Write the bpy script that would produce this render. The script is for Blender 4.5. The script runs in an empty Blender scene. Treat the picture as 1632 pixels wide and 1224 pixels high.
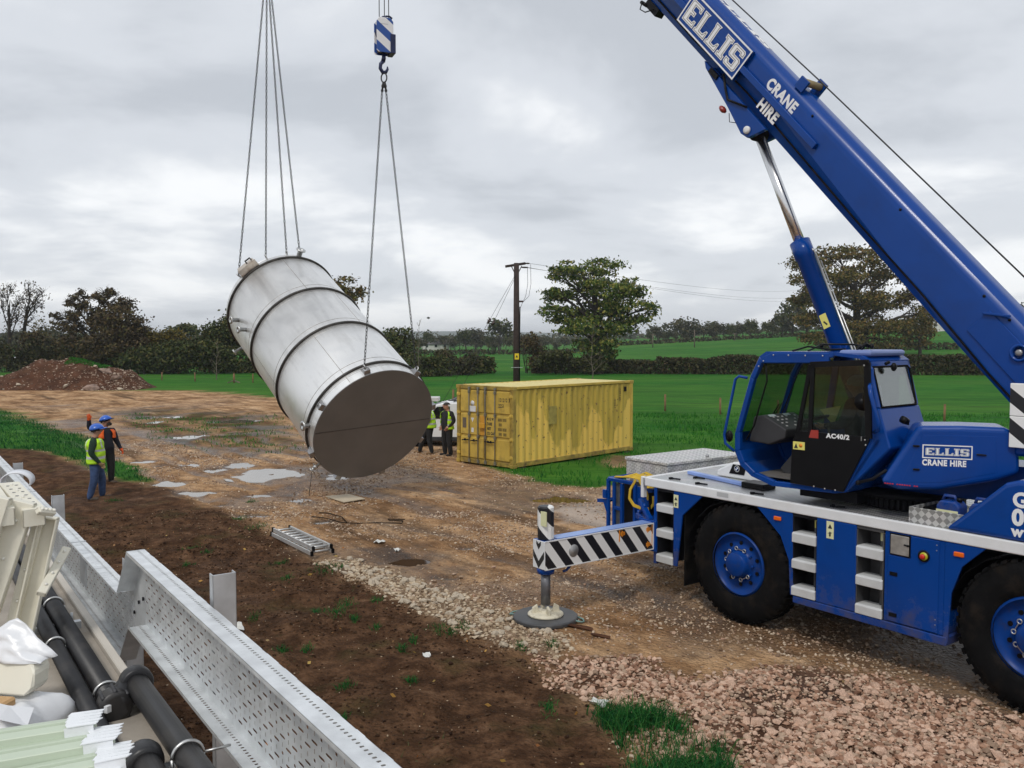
import bpy, bmesh, math, random
import numpy as np
from mathutils import Vector, Matrix, noise as mnoise

C = bpy.context.scene
COL = C.collection
R = math.radians
rng = np.random.default_rng(7)
random.seed(7)

# ------------------------------------------------------------------ camera
CAM_H, FPX = 3.9, 1411.0
PITCH = math.atan(72 / FPX)
cam_d = bpy.data.cameras.new("camera")
cam = bpy.data.objects.new("camera", cam_d)
COL.objects.link(cam)
cam.location = (0, 0, CAM_H)
cam.rotation_euler = (math.pi / 2 - PITCH, 0, 0)
cam_d.sensor_width = 36
cam_d.lens = 36 * FPX / 1632
cam_d.clip_start = 0.05
cam_d.clip_end = 9000
C.camera = cam

# ------------------------------------------------------------------ light
SUN_EL, SUN_AZ = R(52), R(200)          # azimuth clockwise from +Y : behind the camera, a little left
world = bpy.data.worlds.new("World")
C.world = world
world.use_nodes = True
wn, wl = world.node_tree.nodes, world.node_tree.links
wn.clear()
wo = wn.new("ShaderNodeOutputWorld")
bg = wn.new("ShaderNodeBackground")
bg.inputs[1].default_value = 0.1
sky = wn.new("ShaderNodeTexSky")
sky.sky_type = 'NISHITA'
sky.sun_disc = False
sky.sun_elevation = SUN_EL
sky.sun_rotation = SUN_AZ
tc = wn.new("ShaderNodeTexCoord")
sep = wn.new("ShaderNodeSeparateXYZ")
wl.new(tc.outputs["Generated"], sep.inputs[0])
zadd = wn.new("ShaderNodeMath"); zadd.operation = 'MAXIMUM'; zadd.inputs[1].default_value = 0.0
wl.new(sep.outputs[2], zadd.inputs[0])
zad2 = wn.new("ShaderNodeMath"); zad2.inputs[1].default_value = 0.22
wl.new(zadd.outputs[0], zad2.inputs[0])
dx = wn.new("ShaderNodeMath"); dx.operation = 'DIVIDE'
dy = wn.new("ShaderNodeMath"); dy.operation = 'DIVIDE'
wl.new(sep.outputs[0], dx.inputs[0]); wl.new(zad2.outputs[0], dx.inputs[1])
wl.new(sep.outputs[1], dy.inputs[0]); wl.new(zad2.outputs[0], dy.inputs[1])
comb = wn.new("ShaderNodeCombineXYZ")
wl.new(dx.outputs[0], comb.inputs[0]); wl.new(dy.outputs[0], comb.inputs[1])
comb.inputs[2].default_value = 3.7
n1 = wn.new("ShaderNodeTexNoise"); n1.inputs["Scale"].default_value = 1.35; n1.inputs["Detail"].default_value = 7
n1.inputs["Roughness"].default_value = 0.54; n1.inputs["Distortion"].default_value = 0.25
n2 = wn.new("ShaderNodeTexNoise"); n2.inputs["Scale"].default_value = 0.42; n2.inputs["Detail"].default_value = 3
wl.new(comb.outputs[0], n1.inputs["Vector"]); wl.new(comb.outputs[0], n2.inputs["Vector"])
nm = wn.new("ShaderNodeMix"); nm.data_type = 'FLOAT'; nm.inputs[0].default_value = 0.4
wl.new(n1.outputs["Fac"], nm.inputs[2]); wl.new(n2.outputs["Fac"], nm.inputs[3])
cr = wn.new("ShaderNodeValToRGB")
cr.color_ramp.interpolation = 'EASE'
e = cr.color_ramp.elements
e[0].position = 0.37; e[0].color = (0.52, 0.55, 0.595, 1)
e[1].position = 0.60; e[1].color = (0.92, 0.935, 0.95, 1)
m_ = e.new(0.48); m_.color = (0.66, 0.69, 0.735, 1)
wl.new(nm.outputs[0], cr.inputs[0])
sc = wn.new("ShaderNodeVectorMath"); sc.operation = 'SCALE'; sc.inputs[3].default_value = 11.3
wl.new(cr.outputs[0], sc.inputs[0])
mx = wn.new("ShaderNodeMix"); mx.data_type = 'RGBA'; mx.inputs[0].default_value = 0.94
wl.new(sky.outputs[0], mx.inputs[6]); wl.new(sc.outputs[0], mx.inputs[7])
wl.new(mx.outputs[2], bg.inputs[0])
wl.new(bg.outputs[0], wo.inputs[0])

sun_d = bpy.data.lights.new("sun", 'SUN')
sun_d.energy = 1.5
sun_d.angle = R(11)
sun_d.color = (1.0, 0.96, 0.9)
sun = bpy.data.objects.new("sun", sun_d)
COL.objects.link(sun)
sd = Vector((math.sin(SUN_AZ) * math.cos(SUN_EL), math.cos(SUN_AZ) * math.cos(SUN_EL), math.sin(SUN_EL)))
sun.rotation_euler = (-sd).to_track_quat('-Z', 'Y').to_euler()

C.view_settings.view_transform = 'Standard'
C.view_settings.look = 'None'
C.view_settings.gamma = 1
C.view_settings.use_curve_mapping = False
C.view_settings.exposure = 0.0
C.cycles.max_bounces = 6
C.cycles.transparent_max_bounces = 12
C.cycles.use_denoising = True

# ------------------------------------------------------------------ geometry of the view, used to measure places
def ray(px, py):
    x = (px - 816) / FPX; z = -(py - 612) / FPX
    c, s = math.cos(PITCH), math.sin(PITCH)
    return Vector((x, c + z * s, -s + z * c))
def gp(px, py, z=0.0):
    d = ray(px, py); t = (z - CAM_H) / d.z
    return Vector((d.x * t, d.y * t, z))
def at(px, py, y):
    d = ray(px, py); t = y / d.y
    return Vector((d.x * t, y, CAM_H + d.z * t))

# ------------------------------------------------------------------ numpy noise
def _h(ix, iy, seed):
    n = (ix.astype(np.int64) * 374761393 + iy.astype(np.int64) * 668265263 + seed * 69069) & 0x7fffffff
    n = ((n ^ (n >> 13)) * 1274126177) & 0x7fffffff
    return ((n ^ (n >> 16)) & 0xffff) / 65535.0
def vn(x, y, seed=0):
    x = np.asarray(x, float); y = np.asarray(y, float)
    ix, iy = np.floor(x), np.floor(y)
    fx, fy = x - ix, y - iy
    fx = fx * fx * (3 - 2 * fx); fy = fy * fy * (3 - 2 * fy)
    a, b = _h(ix, iy, seed), _h(ix + 1, iy, seed)
    c, d = _h(ix, iy + 1, seed), _h(ix + 1, iy + 1, seed)
    return (a + (b - a) * fx) * (1 - fy) + (c + (d - c) * fx) * fy
def fbm(x, y, sc, oct=4, seed=0):
    s, a, t = 0, 1.0, 0
    for i in range(oct):
        s = s + a * vn(np.asarray(x) / sc, np.asarray(y) / sc, seed + i); t += a
        a *= 0.5; sc *= 0.5
    return s / t
def sstep(a, b, x):
    t = np.clip((x - a) / (b - a), 0, 1)
    return t * t * (3 - 2 * t)

# ------------------------------------------------------------------ materials
MATS = {}
def nodes(name):
    m = bpy.data.materials.new(name); m.use_nodes = True
    MATS[name] = m
    nt = m.node_tree
    return m, nt.nodes, nt.links, nt.nodes["Principled BSDF"]
def mat(name, col, rough=0.6, metal=0.0, var=0.12, scale=3.0, bump=0.0, bscale=40.0, spec=0.5, dirt=None, dirt_amt=0.5, dscale=1.5, coat=0.0, rvar=0.0):
    """principled surface; colour wanders by +-var with noise, optional ragged dirt patches and fine relief"""
    m, n, l, b = nodes(name)
    t = n.new("ShaderNodeTexCoord")
    nz = n.new("ShaderNodeTexNoise"); nz.inputs["Scale"].default_value = scale; nz.inputs["Detail"].default_value = 5
    l.new(t.outputs["Object"], nz.inputs["Vector"])
    rp = n.new("ShaderNodeValToRGB")
    rp.color_ramp.elements[0].position = 0.3; rp.color_ramp.elements[1].position = 0.7
    rp.color_ramp.elements[0].color = (*[c * (1 - var) for c in col], 1)
    rp.color_ramp.elements[1].color = (*[min(1, c * (1 + var)) for c in col], 1)
    l.new(nz.outputs["Fac"], rp.inputs[0])
    out = rp.outputs[0]
    if dirt:
        dz = n.new("ShaderNodeTexNoise"); dz.inputs["Scale"].default_value = dscale; dz.inputs["Detail"].default_value = 8; dz.inputs["Roughness"].default_value = 0.65
        l.new(t.outputs["Object"], dz.inputs["Vector"])
        dr = n.new("ShaderNodeMapRange"); dr.inputs[1].default_value = 0.5; dr.inputs[2].default_value = 0.72
        dr.inputs[4].default_value = dirt_amt
        l.new(dz.outputs["Fac"], dr.inputs[0])
        mm = n.new("ShaderNodeMix"); mm.data_type = 'RGBA'
        l.new(dr.outputs[0], mm.inputs[0]); l.new(out, mm.inputs[6]); mm.inputs[7].default_value = (*dirt, 1)
        out = mm.outputs[2]
    l.new(out, b.inputs["Base Color"])
    b.inputs["Roughness"].default_value = rough
    if rvar:
        rr = n.new("ShaderNodeMapRange"); rr.inputs[3].default_value = max(0.02, rough - rvar); rr.inputs[4].default_value = rough + rvar
        l.new(nz.outputs["Fac"], rr.inputs[0]); l.new(rr.outputs[0], b.inputs["Roughness"])
    b.inputs["Metallic"].default_value = metal
    b.inputs["Specular IOR Level"].default_value = spec
    b.inputs["Coat Weight"].default_value = coat
    b.inputs["Coat Roughness"].default_value = 0.08
    if bump:
        bz = n.new("ShaderNodeTexNoise"); bz.inputs["Scale"].default_value = bscale; bz.inputs["Detail"].default_value = 6
        l.new(t.outputs["Object"], bz.inputs["Vector"])
        bp = n.new("ShaderNodeBump"); bp.inputs["Strength"].default_value = bump; bp.inputs["Distance"].default_value = 0.02
        l.new(bz.outputs["Fac"], bp.inputs["Height"]); l.new(bp.outputs[0], b.inputs["Normal"])
    return m
def leafmat(name, cols, rough=0.7, spec=0.2, trans=0.0):
    """each leaf (mesh island) takes its own colour out of a ramp"""
    m, n, l, b = nodes(name)
    g = n.new("ShaderNodeNewGeometry")
    rp = n.new("ShaderNodeValToRGB")
    els = rp.color_ramp.elements
    for i, c in enumerate(cols):
        p = i / (len(cols) - 1)
        if i == 0: q = els[0]
        elif i == len(cols) - 1: q = els[-1]
        else: q = els.new(p)
        q.position = p; q.color = (*c, 1)
    l.new(g.outputs["Random Per Island"], rp.inputs[0])
    l.new(rp.outputs[0], b.inputs["Base Color"])
    b.inputs["Roughness"].default_value = rough
    b.inputs["Specular IOR Level"].default_value = spec
    return m
def stripemat(name, vec, period, duty=0.5, off=0.0, a=(0.8, 0.8, 0.78), c=(0.012, 0.012, 0.016)):
    m, n, l, b = nodes(name)
    t = n.new("ShaderNodeTexCoord")
    d = n.new("ShaderNodeVectorMath"); d.operation = 'DOT_PRODUCT'; d.inputs[1].default_value = [v / period for v in vec]
    l.new(t.outputs["Object"], d.inputs[0])
    o = n.new("ShaderNodeMath"); o.inputs[1].default_value = off
    l.new(d.outputs["Value"], o.inputs[0])
    fr = n.new("ShaderNodeMath"); fr.operation = 'FRACT'; l.new(o.outputs[0], fr.inputs[0])
    gt = n.new("ShaderNodeMath"); gt.operation = 'GREATER_THAN'; gt.inputs[1].default_value = duty
    l.new(fr.outputs[0], gt.inputs[0])
    mm = n.new("ShaderNodeMix"); mm.data_type = 'RGBA'
    l.new(gt.outputs[0], mm.inputs[0]); mm.inputs[6].default_value = (*a, 1); mm.inputs[7].default_value = (*c, 1)
    l.new(mm.outputs[2], b.inputs["Base Color"]); b.inputs["Roughness"].default_value = 0.4
    return m
def treadmat(name, col, s=30.0, contrast=0.5, rot=(0, 0, R(45)), metal=0.7):
    """raised-lozenge aluminium plate"""
    m, n, l, b = nodes(name)
    t = n.new("ShaderNodeTexCoord")
    mp = n.new("ShaderNodeMapping"); mp.inputs["Rotation"].default_value = rot
    l.new(t.outputs["Object"], mp.inputs[0])
    ch = n.new("ShaderNodeTexChecker"); ch.inputs["Scale"].default_value = s
    ch.inputs[1].default_value = (*[min(1, c * (1 + contrast)) for c in col], 1); ch.inputs[2].default_value = (*[c * (1 - contrast) for c in col], 1)
    l.new(mp.outputs[0], ch.inputs["Vector"])
    nz = n.new("ShaderNodeTexNoise"); nz.inputs["Scale"].default_value = 4; nz.inputs["Detail"].default_value = 6
    l.new(t.outputs["Object"], nz.inputs["Vector"])
    mm = n.new("ShaderNodeMix"); mm.data_type = 'RGBA'; mm.blend_type = 'MULTIPLY'; mm.inputs[0].default_value = 0.5
    l.new(ch.outputs["Color"], mm.inputs[6]); l.new(nz.outputs["Color"], mm.inputs[7])
    hs = n.new("ShaderNodeHueSaturation"); hs.inputs["Saturation"].default_value = 0.25; hs.inputs["Value"].default_value = 1.35
    l.new(mm.outputs[2], hs.inputs["Color"])
    l.new(hs.outputs[0], b.inputs["Base Color"])
    b.inputs["Metallic"].default_value = metal; b.inputs["Roughness"].default_value = 0.42
    bp = n.new("ShaderNodeBump"); bp.inputs["Strength"].default_value = 0.5; bp.inputs["Distance"].default_value = 0.004
    l.new(ch.outputs["Fac"], bp.inputs["Height"]); l.new(bp.outputs[0], b.inputs["Normal"])
    return m
def glassmat(name, tint, refl=0.06, rough=0.02):
    m, n, l, b = nodes(name)
    n.remove(b)
    o = n["Material Output"]
    tr = n.new("ShaderNodeBsdfTransparent"); tr.inputs[0].default_value = (*tint, 1)
    gl = n.new("ShaderNodeBsdfGlossy"); gl.inputs["Roughness"].default_value = rough
    fr = n.new("ShaderNodeLayerWeight"); fr.inputs[0].default_value = 0.5
    pw = n.new("ShaderNodeMath"); pw.operation = 'POWER'; pw.inputs[1].default_value = 5.0; l.new(fr.outputs["Facing"], pw.inputs[0])
    ad = n.new("ShaderNodeMath"); ad.operation = 'MULTIPLY_ADD'; ad.use_clamp = True; ad.inputs[1].default_value = 0.7; ad.inputs[2].default_value = refl + 0.03
    l.new(pw.outputs[0], ad.inputs[0])
    ms = n.new("ShaderNodeMixShader")
    l.new(ad.outputs[0], ms.inputs[0]); l.new(tr.outputs[0], ms.inputs[1]); l.new(gl.outputs[0], ms.inputs[2])
    l.new(ms.outputs[0], o.inputs[0])
    return m

BLUE = mat("crane_blue_paint", (0.0012, 0.046, 0.25), 0.24, 0, 0.06, 2.0, 0.015, 60, 0.24, (0.004, 0.030, 0.15), 0.5, 1.2, coat=0.08)
BLUEB = BLUE
# road mud thrown up on the lower panels
nt_ = BLUE.node_tree; bn_, bl_ = nt_.nodes, nt_.links; pb_ = bn_["Principled BSDF"]
tq = bn_.new("ShaderNodeTexCoord"); sq = bn_.new("ShaderNodeSeparateXYZ"); bl_.new(tq.outputs["Object"], sq.inputs[0])
hq = bn_.new("ShaderNodeMapRange"); hq.inputs[1].default_value = 1.5; hq.inputs[2].default_value = 0.5; hq.inputs[3].default_value = 0.0; hq.inputs[4].default_value = 0.34; bl_.new(sq.outputs[2], hq.inputs[0])
nq = bn_.new("ShaderNodeTexNoise"); nq.inputs["Scale"].default_value = 5; nq.inputs["Detail"].default_value = 10; nq.inputs["Roughness"].default_value = 0.7; bl_.new(tq.outputs["Object"], nq.inputs["Vector"])
aq = bn_.new("ShaderNodeMath"); bl_.new(hq.outputs[0], aq.inputs[0]); bl_.new(nq.outputs["Fac"], aq.inputs[1])
mq = bn_.new("ShaderNodeMapRange"); mq.inputs[1].default_value = 0.74; mq.inputs[2].default_value = 0.98; mq.inputs[4].default_value = 0.6; bl_.new(aq.outputs[0], mq.inputs[0])
xq = bn_.new("ShaderNodeMix"); xq.data_type = 'RGBA'; bl_.new(mq.outputs[0], xq.inputs[0]); bl_.new(pb_.inputs["Base Color"].links[0].from_socket, xq.inputs[6]); xq.inputs[7].default_value = (0.10, 0.075, 0.055, 1)
bl_.new(xq.outputs[2], pb_.inputs["Base Color"])
rq_ = bn_.new("ShaderNodeMapRange"); rq_.inputs[3].default_value = 0.24; rq_.inputs[4].default_value = 0.8; bl_.new(mq.outputs[0], rq_.inputs[0]); bl_.new(rq_.outputs[0], pb_.inputs["Roughness"])
WHITEP = mat("white_paint", (0.72, 0.73, 0.74), 0.4, 0, 0.05, 3, 0.02, 30, 0.5, (0.5, 0.48, 0.44), 0.35, 2.0)
GREYP = mat("grey_step_paint", (0.55, 0.56, 0.56), 0.45, 0, 0.05, 4, 0, 30, 0.5, (0.35, 0.33, 0.3), 0.4, 3.0)
BLACKP = mat("black_panel", (0.006, 0.006, 0.007), 0.35, 0, 0.2, 4, spec=0.15)
RUBBER = mat("tyre_rubber", (0.007, 0.007, 0.0075), 0.8, 0, 0.25, 8, 0.25, 60, 0.06, (0.05, 0.036, 0.025), 0.45, 3.5)
DARK = mat("dark_chassis_steel", (0.010, 0.010, 0.013), 0.6, 0.1, 0.3, 4, spec=0.15)
STEEL = mat("worn_steel", (0.35, 0.35, 0.36), 0.4, 0.85, 0.2, 6, 0.05, 60)
CHROME = mat("chromed_rod", (0.72, 0.72, 0.72), 0.26, 1.0, 0.04, 2)
GREYSTEEL = mat("grey_ram_steel", (0.16, 0.16, 0.17), 0.4, 0.5, 0.15, 6)
TREAD = treadmat("tread_plate", (0.50, 0.49, 0.46), 22.0, 0.4)
TREADV = treadmat("tread_plate_upright", (0.40, 0.38, 0.33), 17.0, 0.35, (0, R(45), 0), 0.35)
CHARC = mat("charcoal_plastic", (0.03, 0.03, 0.033), 0.55, 0, 0.15, 5)
AMBER = mat("amber_lens", (0.75, 0.13, 0.01), 0.2, 0, 0.1, 10)
REDP = mat("red_plastic", (0.55, 0.02, 0.015), 0.35, 0, 0.1, 10)
YELST = mat("yellow_sticker", (0.72, 0.66, 0.16), 0.5, 0, 0.05, 10)
PALST = mat("pale_yellow_sticker", (0.70, 0.70, 0.42), 0.5, 0, 0.05, 10)
ORANGE = mat("orange_paint", (0.8, 0.28, 0.02), 0.5, 0, 0.05, 10)
CABGLASS = glassmat("tinted_cab_glass", (0.52, 0.60, 0.54), 0.02)
CLRGLASS = glassmat("rear_cab_glass", (0.55, 0.60, 0.60), 0.25, 0.12)
CARGLASS = glassmat("car_glass", (0.10, 0.12, 0.13), 0.08)
STRAP = mat("yellow_strap_webbing", (0.55, 0.36, 0.03), 0.8, 0, 0.25, 8, 0.3, 80, 0.3, (0.22, 0.13, 0.02), 0.5, 4)
INK = mat("black_lettering", (0.02, 0.02, 0.02), 0.6, 0, 0.1, 5)
LETW = mat("white_lettering", (0.78, 0.79, 0.80), 0.4, 0, 0.03, 5)

# ------------------------------------------------------------------ mesh builder
class MB:
    def __init__(s, xf=None):
        s.v, s.f, s.m, s.s = [], [], [], []
        s.xf = xf
    def add(s, vs, fs, mat=0, smooth=False):
        k = len(s.v)
        for p in vs:
            p = Vector(p)
            s.v.append(tuple(s.xf(p) if s.xf else p))
        for f in fs:
            s.f.append([i + k for i in f]); s.m.append(mat); s.s.append(smooth)
        return s
    def hexa(s, p, mat=0):
        return s.add(p, [(0, 3, 2, 1), (4, 5, 6, 7), (0, 1, 5, 4), (1, 2, 6, 5), (2, 3, 7, 6), (3, 0, 4, 7)], mat)
    def box(s, c, d, rot=None, mat=0):
        hx, hy, hz = d[0] / 2, d[1] / 2, d[2] / 2
        ps = [Vector(q) for q in ((-hx, -hy, -hz), (hx, -hy, -hz), (hx, hy, -hz), (-hx, hy, -hz), (-hx, -hy, hz), (hx, -hy, hz), (hx, hy, hz), (-hx, hy, hz))]
        if rot is not None: ps = [rot @ q for q in ps]
        return s.hexa([Vector(c) + q for q in ps], mat)
    def span(s, a, b, mat=0):
        c = [(i + j) / 2 for i, j in zip(a, b)]
        return s.box(c, [abs(j - i) for i, j in zip(a, b)], None, mat)
    def bar(s, a, b, w, h, up=(0, 0, 1), mat=0):
        a, b = Vector(a), Vector(b)
        z = (b - a).normalized(); x = Vector(up).cross(z)
        if x.length < 1e-4: x = Vector((1, 0, 0)).cross(z)
        x.normalize(); y = z.cross(x)
        ps = []
        for q in (a, b):
            for sx, sy in ((-1, -1), (1, -1), (1, 1), (-1, 1)): ps.append(q + x * sx * w / 2 + y * sy * h / 2)
        return s.hexa(ps, mat)
    def prism(s, poly, vec, mat=0, smooth=False):
        n = len(poly); vec = Vector(vec)
        vs = [Vector(p) for p in poly] + [Vector(p) + vec for p in poly]
        fs = [tuple(range(n))[::-1], tuple(range(n, 2 * n))] + [(i, (i + 1) % n, n + (i + 1) % n, n + i) for i in range(n)]
        return s.add(vs, fs, mat, smooth)
    def tube(s, pts, r, n=8, mat=0, smooth=True, closed=False, cap=True):
        pts = [Vector(p) for p in pts]
        N = len(pts)
        rr = r if isinstance(r, (list, tuple)) else [r] * N
        vs, fs = [], []
        up = None
        for i, p in enumerate(pts):
            if closed: d = pts[(i + 1) % N] - pts[i - 1]
            else: d = pts[min(i + 1, N - 1)] - pts[max(i - 1, 0)]
            if d.length < 1e-9: d = Vector((0, 0, 1))
            d.normalize()
            if up is None:
                up = Vector((0, 0, 1)) if abs(d.z) < 0.9 else Vector((1, 0, 0))
            x = up - d * up.dot(d)
            if x.length < 1e-5: x = d.orthogonal()
            x.normalize(); up = x
            y = d.cross(x)
            for k in range(n):
                a = 2 * math.pi * k / n
                vs.append(p + x * math.cos(a) * rr[i] + y * math.sin(a) * rr[i])
        M = N if closed else N - 1
        for i in range(M):
            j = (i + 1) % N
            for k in range(n):
                fs.append((i * n + k, i * n + (k + 1) % n, j * n + (k + 1) % n, j * n + k))
        if cap and not closed:
            fs.append(tuple(range(n))[::-1]); fs.append(tuple(range((N - 1) * n, N * n)))
        return s.add(vs, fs, mat, smooth)
    def lathe(s, prof, o, axis, n=24, mat=0, smooth=True, close=True):
        """prof: (radius, height) along the axis"""
        o, a = Vector(o), Vector(axis).normalized()
        x = a.orthogonal().normalized(); y = a.cross(x)
        vs, fs = [], []
        for r_, h in prof:
            for k in range(n):
                t = 2 * math.pi * k / n
                vs.append(o + a * h + (x * math.cos(t) + y * math.sin(t)) * max(r_, 1e-4))
        for i in range(len(prof) - 1):
            for k in range(n):
                fs.append((i * n + k, i * n + (k + 1) % n, (i + 1) * n + (k + 1) % n, (i + 1) * n + k))
        if close:
            fs.append(tuple(range(n))[::-1]); fs.append(tuple(range((len(prof) - 1) * n, len(prof) * n)))
        return s.add(vs, fs, mat, smooth)
    def ball(s, c, r, n=10, mat=0, sq=(1, 1, 1)):
        c = Vector(c); vs, fs = [], []
        m = n // 2 + 1
        for i in range(m + 1):
            ph = math.pi * i / m
            for k in range(n):
                t = 2 * math.pi * k / n
                vs.append(c + Vector((math.sin(ph) * math.cos(t) * r * sq[0], math.sin(ph) * math.sin(t) * r * sq[1], math.cos(ph) * r * sq[2])))
        for i in range(m):
            for k in range(n): fs.append((i * n + k, (i + 1) * n + k, (i + 1) * n + (k + 1) % n, i * n + (k + 1) % n))
        return s.add(vs, fs, mat, True)
    def build(s, name, mats, parent=None, bevel=0.0, seg=1, **kw):
        me = bpy.data.meshes.new(name)
        me.from_pydata(s.v, [], s.f)
        for m in (mats if isinstance(mats, (list, tuple)) else [mats]): me.materials.append(m)
        me.polygons.foreach_set("material_index", s.m)
        me.polygons.foreach_set("use_smooth", s.s)
        if len(s.f) < 20000:
            b = bmesh.new(); b.from_mesh(me)
            bmesh.ops.recalc_face_normals(b, faces=b.faces)
            b.to_mesh(me); b.free()
        me.update()
        o = bpy.data.objects.new(name, me); COL.objects.link(o)
        if parent: o.parent = parent
        if bevel:
            bv = o.modifiers.new("edge", 'BEVEL'); bv.width = bevel; bv.segments = seg; bv.limit_method = 'ANGLE'; bv.angle_limit = R(35)
        return props(o, **kw)

def props(o, label=None, cat=None, group=None, kind=None):
    if label: o["label"] = label
    if cat: o["category"] = cat
    if group: o["group"] = group
    if kind: o["kind"] = kind
    return o
def thing(name, label, cat, loc=(0, 0, 0), rz=0.0, group=None):
    o = bpy.data.objects.new(name, None); COL.objects.link(o)
    o.location = loc; o.rotation_euler = (0, 0, rz); o.empty_display_size = 0.2
    return props(o, label, cat, group)
def dup(o, parent=None):
    c = o.copy(); COL.objects.link(c)
    if parent: c.parent = parent
    for ch in o.children: dup(ch, c)
    return c
def npmesh(name, V, F, mats, parent=None, midx=None, smooth=False, **kw):
    """V (n,3), F (m,k) arrays"""
    V = np.asarray(V, np.float32); F = np.asarray(F, np.int32)
    me = bpy.data.meshes.new(name)
    me.vertices.add(len(V)); me.vertices.foreach_set("co", V.ravel())
    k = F.shape[1]
    me.loops.add(F.size); me.loops.foreach_set("vertex_index", F.ravel())
    me.polygons.add(len(F))
    me.polygons.foreach_set("loop_start", np.arange(0, F.size, k, dtype=np.int32))
    me.polygons.foreach_set("loop_total", np.full(len(F), k, np.int32))
    for m in (mats if isinstance(mats, (list, tuple)) else [mats]): me.materials.append(m)
    if midx is not None: me.polygons.foreach_set("material_index", np.asarray(midx, np.int32))
    me.polygons.foreach_set("use_smooth", np.full(len(F), smooth))
    me.update(calc_edges=True); me.validate()
    o = bpy.data.objects.new(name, me); COL.objects.link(o)
    if parent: o.parent = parent
    return props(o, **kw)
def lettering(name, body, size, O, X, Y, m, parent, bold=0.0, depth=0.002, sx=1.0, shear=0.0, label=None, space=1.12):
    """flat letters on the plane through O spanned by X (reading direction) and Y (up)"""
    c = bpy.data.curves.new(name, 'FONT'); c.body = body; c.size = size; c.extrude = depth; c.offset = bold; c.shear = shear
    c.resolution_u = 4; c.space_character = space
    t = bpy.data.objects.new(name, c); COL.objects.link(t)
    dg = bpy.context.evaluated_depsgraph_get()
    me = bpy.data.meshes.new_from_object(t.evaluated_get(dg))
    bpy.data.objects.remove(t); bpy.data.curves.remove(c)
    X, Y = Vector(X).normalized(), Vector(Y).normalized(); Z = X.cross(Y)
    M = Matrix(((X.x, Y.x, Z.x, 0), (X.y, Y.y, Z.y, 0), (X.z, Y.z, Z.z, 0), (0, 0, 0, 1)))
    me.transform(Matrix.Translation(Vector(O)) @ M @ Matrix.Diagonal((sx, 1, 1, 1)))
    me.materials.clear(); me.materials.append(m)
    me.name = name
    o = bpy.data.objects.new(name, me); COL.objects.link(o); o.parent = parent
    return props(o, label)
# ================================================================== SETTING
def pp(pts): return np.array([(p[0], p[1]) if len(p) == 3 else tuple(gp(*p))[:2] for p in pts])   # pixel pairs -> ground; triples are ground metres already
W = lambda x, y: (x, y, 0)
SOIL = pp([(0, 716), (60, 716), (130, 742), (190, 766), (235, 772), (300, 797), (380, 822), (440, 853), (500, 893), (560, 925), (640, 965), (740, 1010), (800, 1030), (850, 1050), (890, 1100), (930, 1150), (1000, 1195), (1010, 1224), (1020, 1400), W(1.6, 0), W(-30, 0), W(-40, 31)])
STRIP = pp([(0, 652), (60, 672), (110, 690), (150, 705), (195, 735), (240, 768), (190, 768), (130, 742), (60, 716), (0, 716), W(-45, 31), W(-60, 52)])
FIELD = pp([W(-3000, 84), (-200, 606), (0, 606), (205, 622), (300, 622), (420, 632), (520, 637), (690, 645), (745, 712), (795, 748), (850, 768), (950, 781), (1010, 772), (1160, 738), W(8, 20), W(14, 13.5), W(30, 9), W(3000, -50), W(3000, 9000), W(-3000, 9000)])
BARE = pp([(955, 737), (975, 726), (1003, 727), (1006, 742), (975, 746)])
MUD = pp([(190, 655), (300, 650), (440, 664), (490, 715), (400, 724), (330, 713), (250, 692), (212, 674)])
PINK = pp([(850, 1043), (900, 1052), (960, 1052), (1000, 1050), (1060, 1078), (1130, 1090), (1200, 1070), (1300, 1062), (1420, 1085), (1530, 1120), (1632, 1150), (1900, 1210), (1750, 1500), (1250, 1500), (1110, 1224), (1040, 1172), (1000, 1140), (930, 1120), (885, 1082)])
PALE = pp([(500, 893), (560, 890), (640, 918), (740, 952), (830, 982), (905, 1012), (885, 1045), (820, 1032), (740, 1008), (640, 963), (560, 923)])
SLAB = pp([(880, 812), (920, 800), (968, 806), (968, 838), (905, 834)])
PUD = [(428, 755, 54, 10), (385, 741, 24, 5), (345, 748, 18, 3), (275, 770, 26, 6), (310, 784, 34, 6), (400, 820, 34, 5), (356, 805, 16, 4), (410, 789, 26, 4), (470, 797, 16, 4), (232, 665, 26, 3), (278, 663, 18, 2.5), (246, 672, 14, 2), (292, 695, 24, 4), (226, 735, 20, 3.5), (256, 742, 18, 3), (298, 740, 14, 2.4), (512, 830, 17, 4), (540, 757, 26, 7), (372, 670, 40, 2.2), (900, 795, 48, 7), (633, 890, 38, 10), (240, 648, 18, 2), (745, 872, 14, 4), (715, 920, 22, 5)]
PUDG = []
for cx, cy, rx, ry in PUD:
    g = gp(cx, cy)
    PUDG.append((g.x, g.y, rx * g.y / FPX, abs(gp(cx, cy - ry).y - gp(cx, cy + ry).y) / 2 * 0.8))

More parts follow.
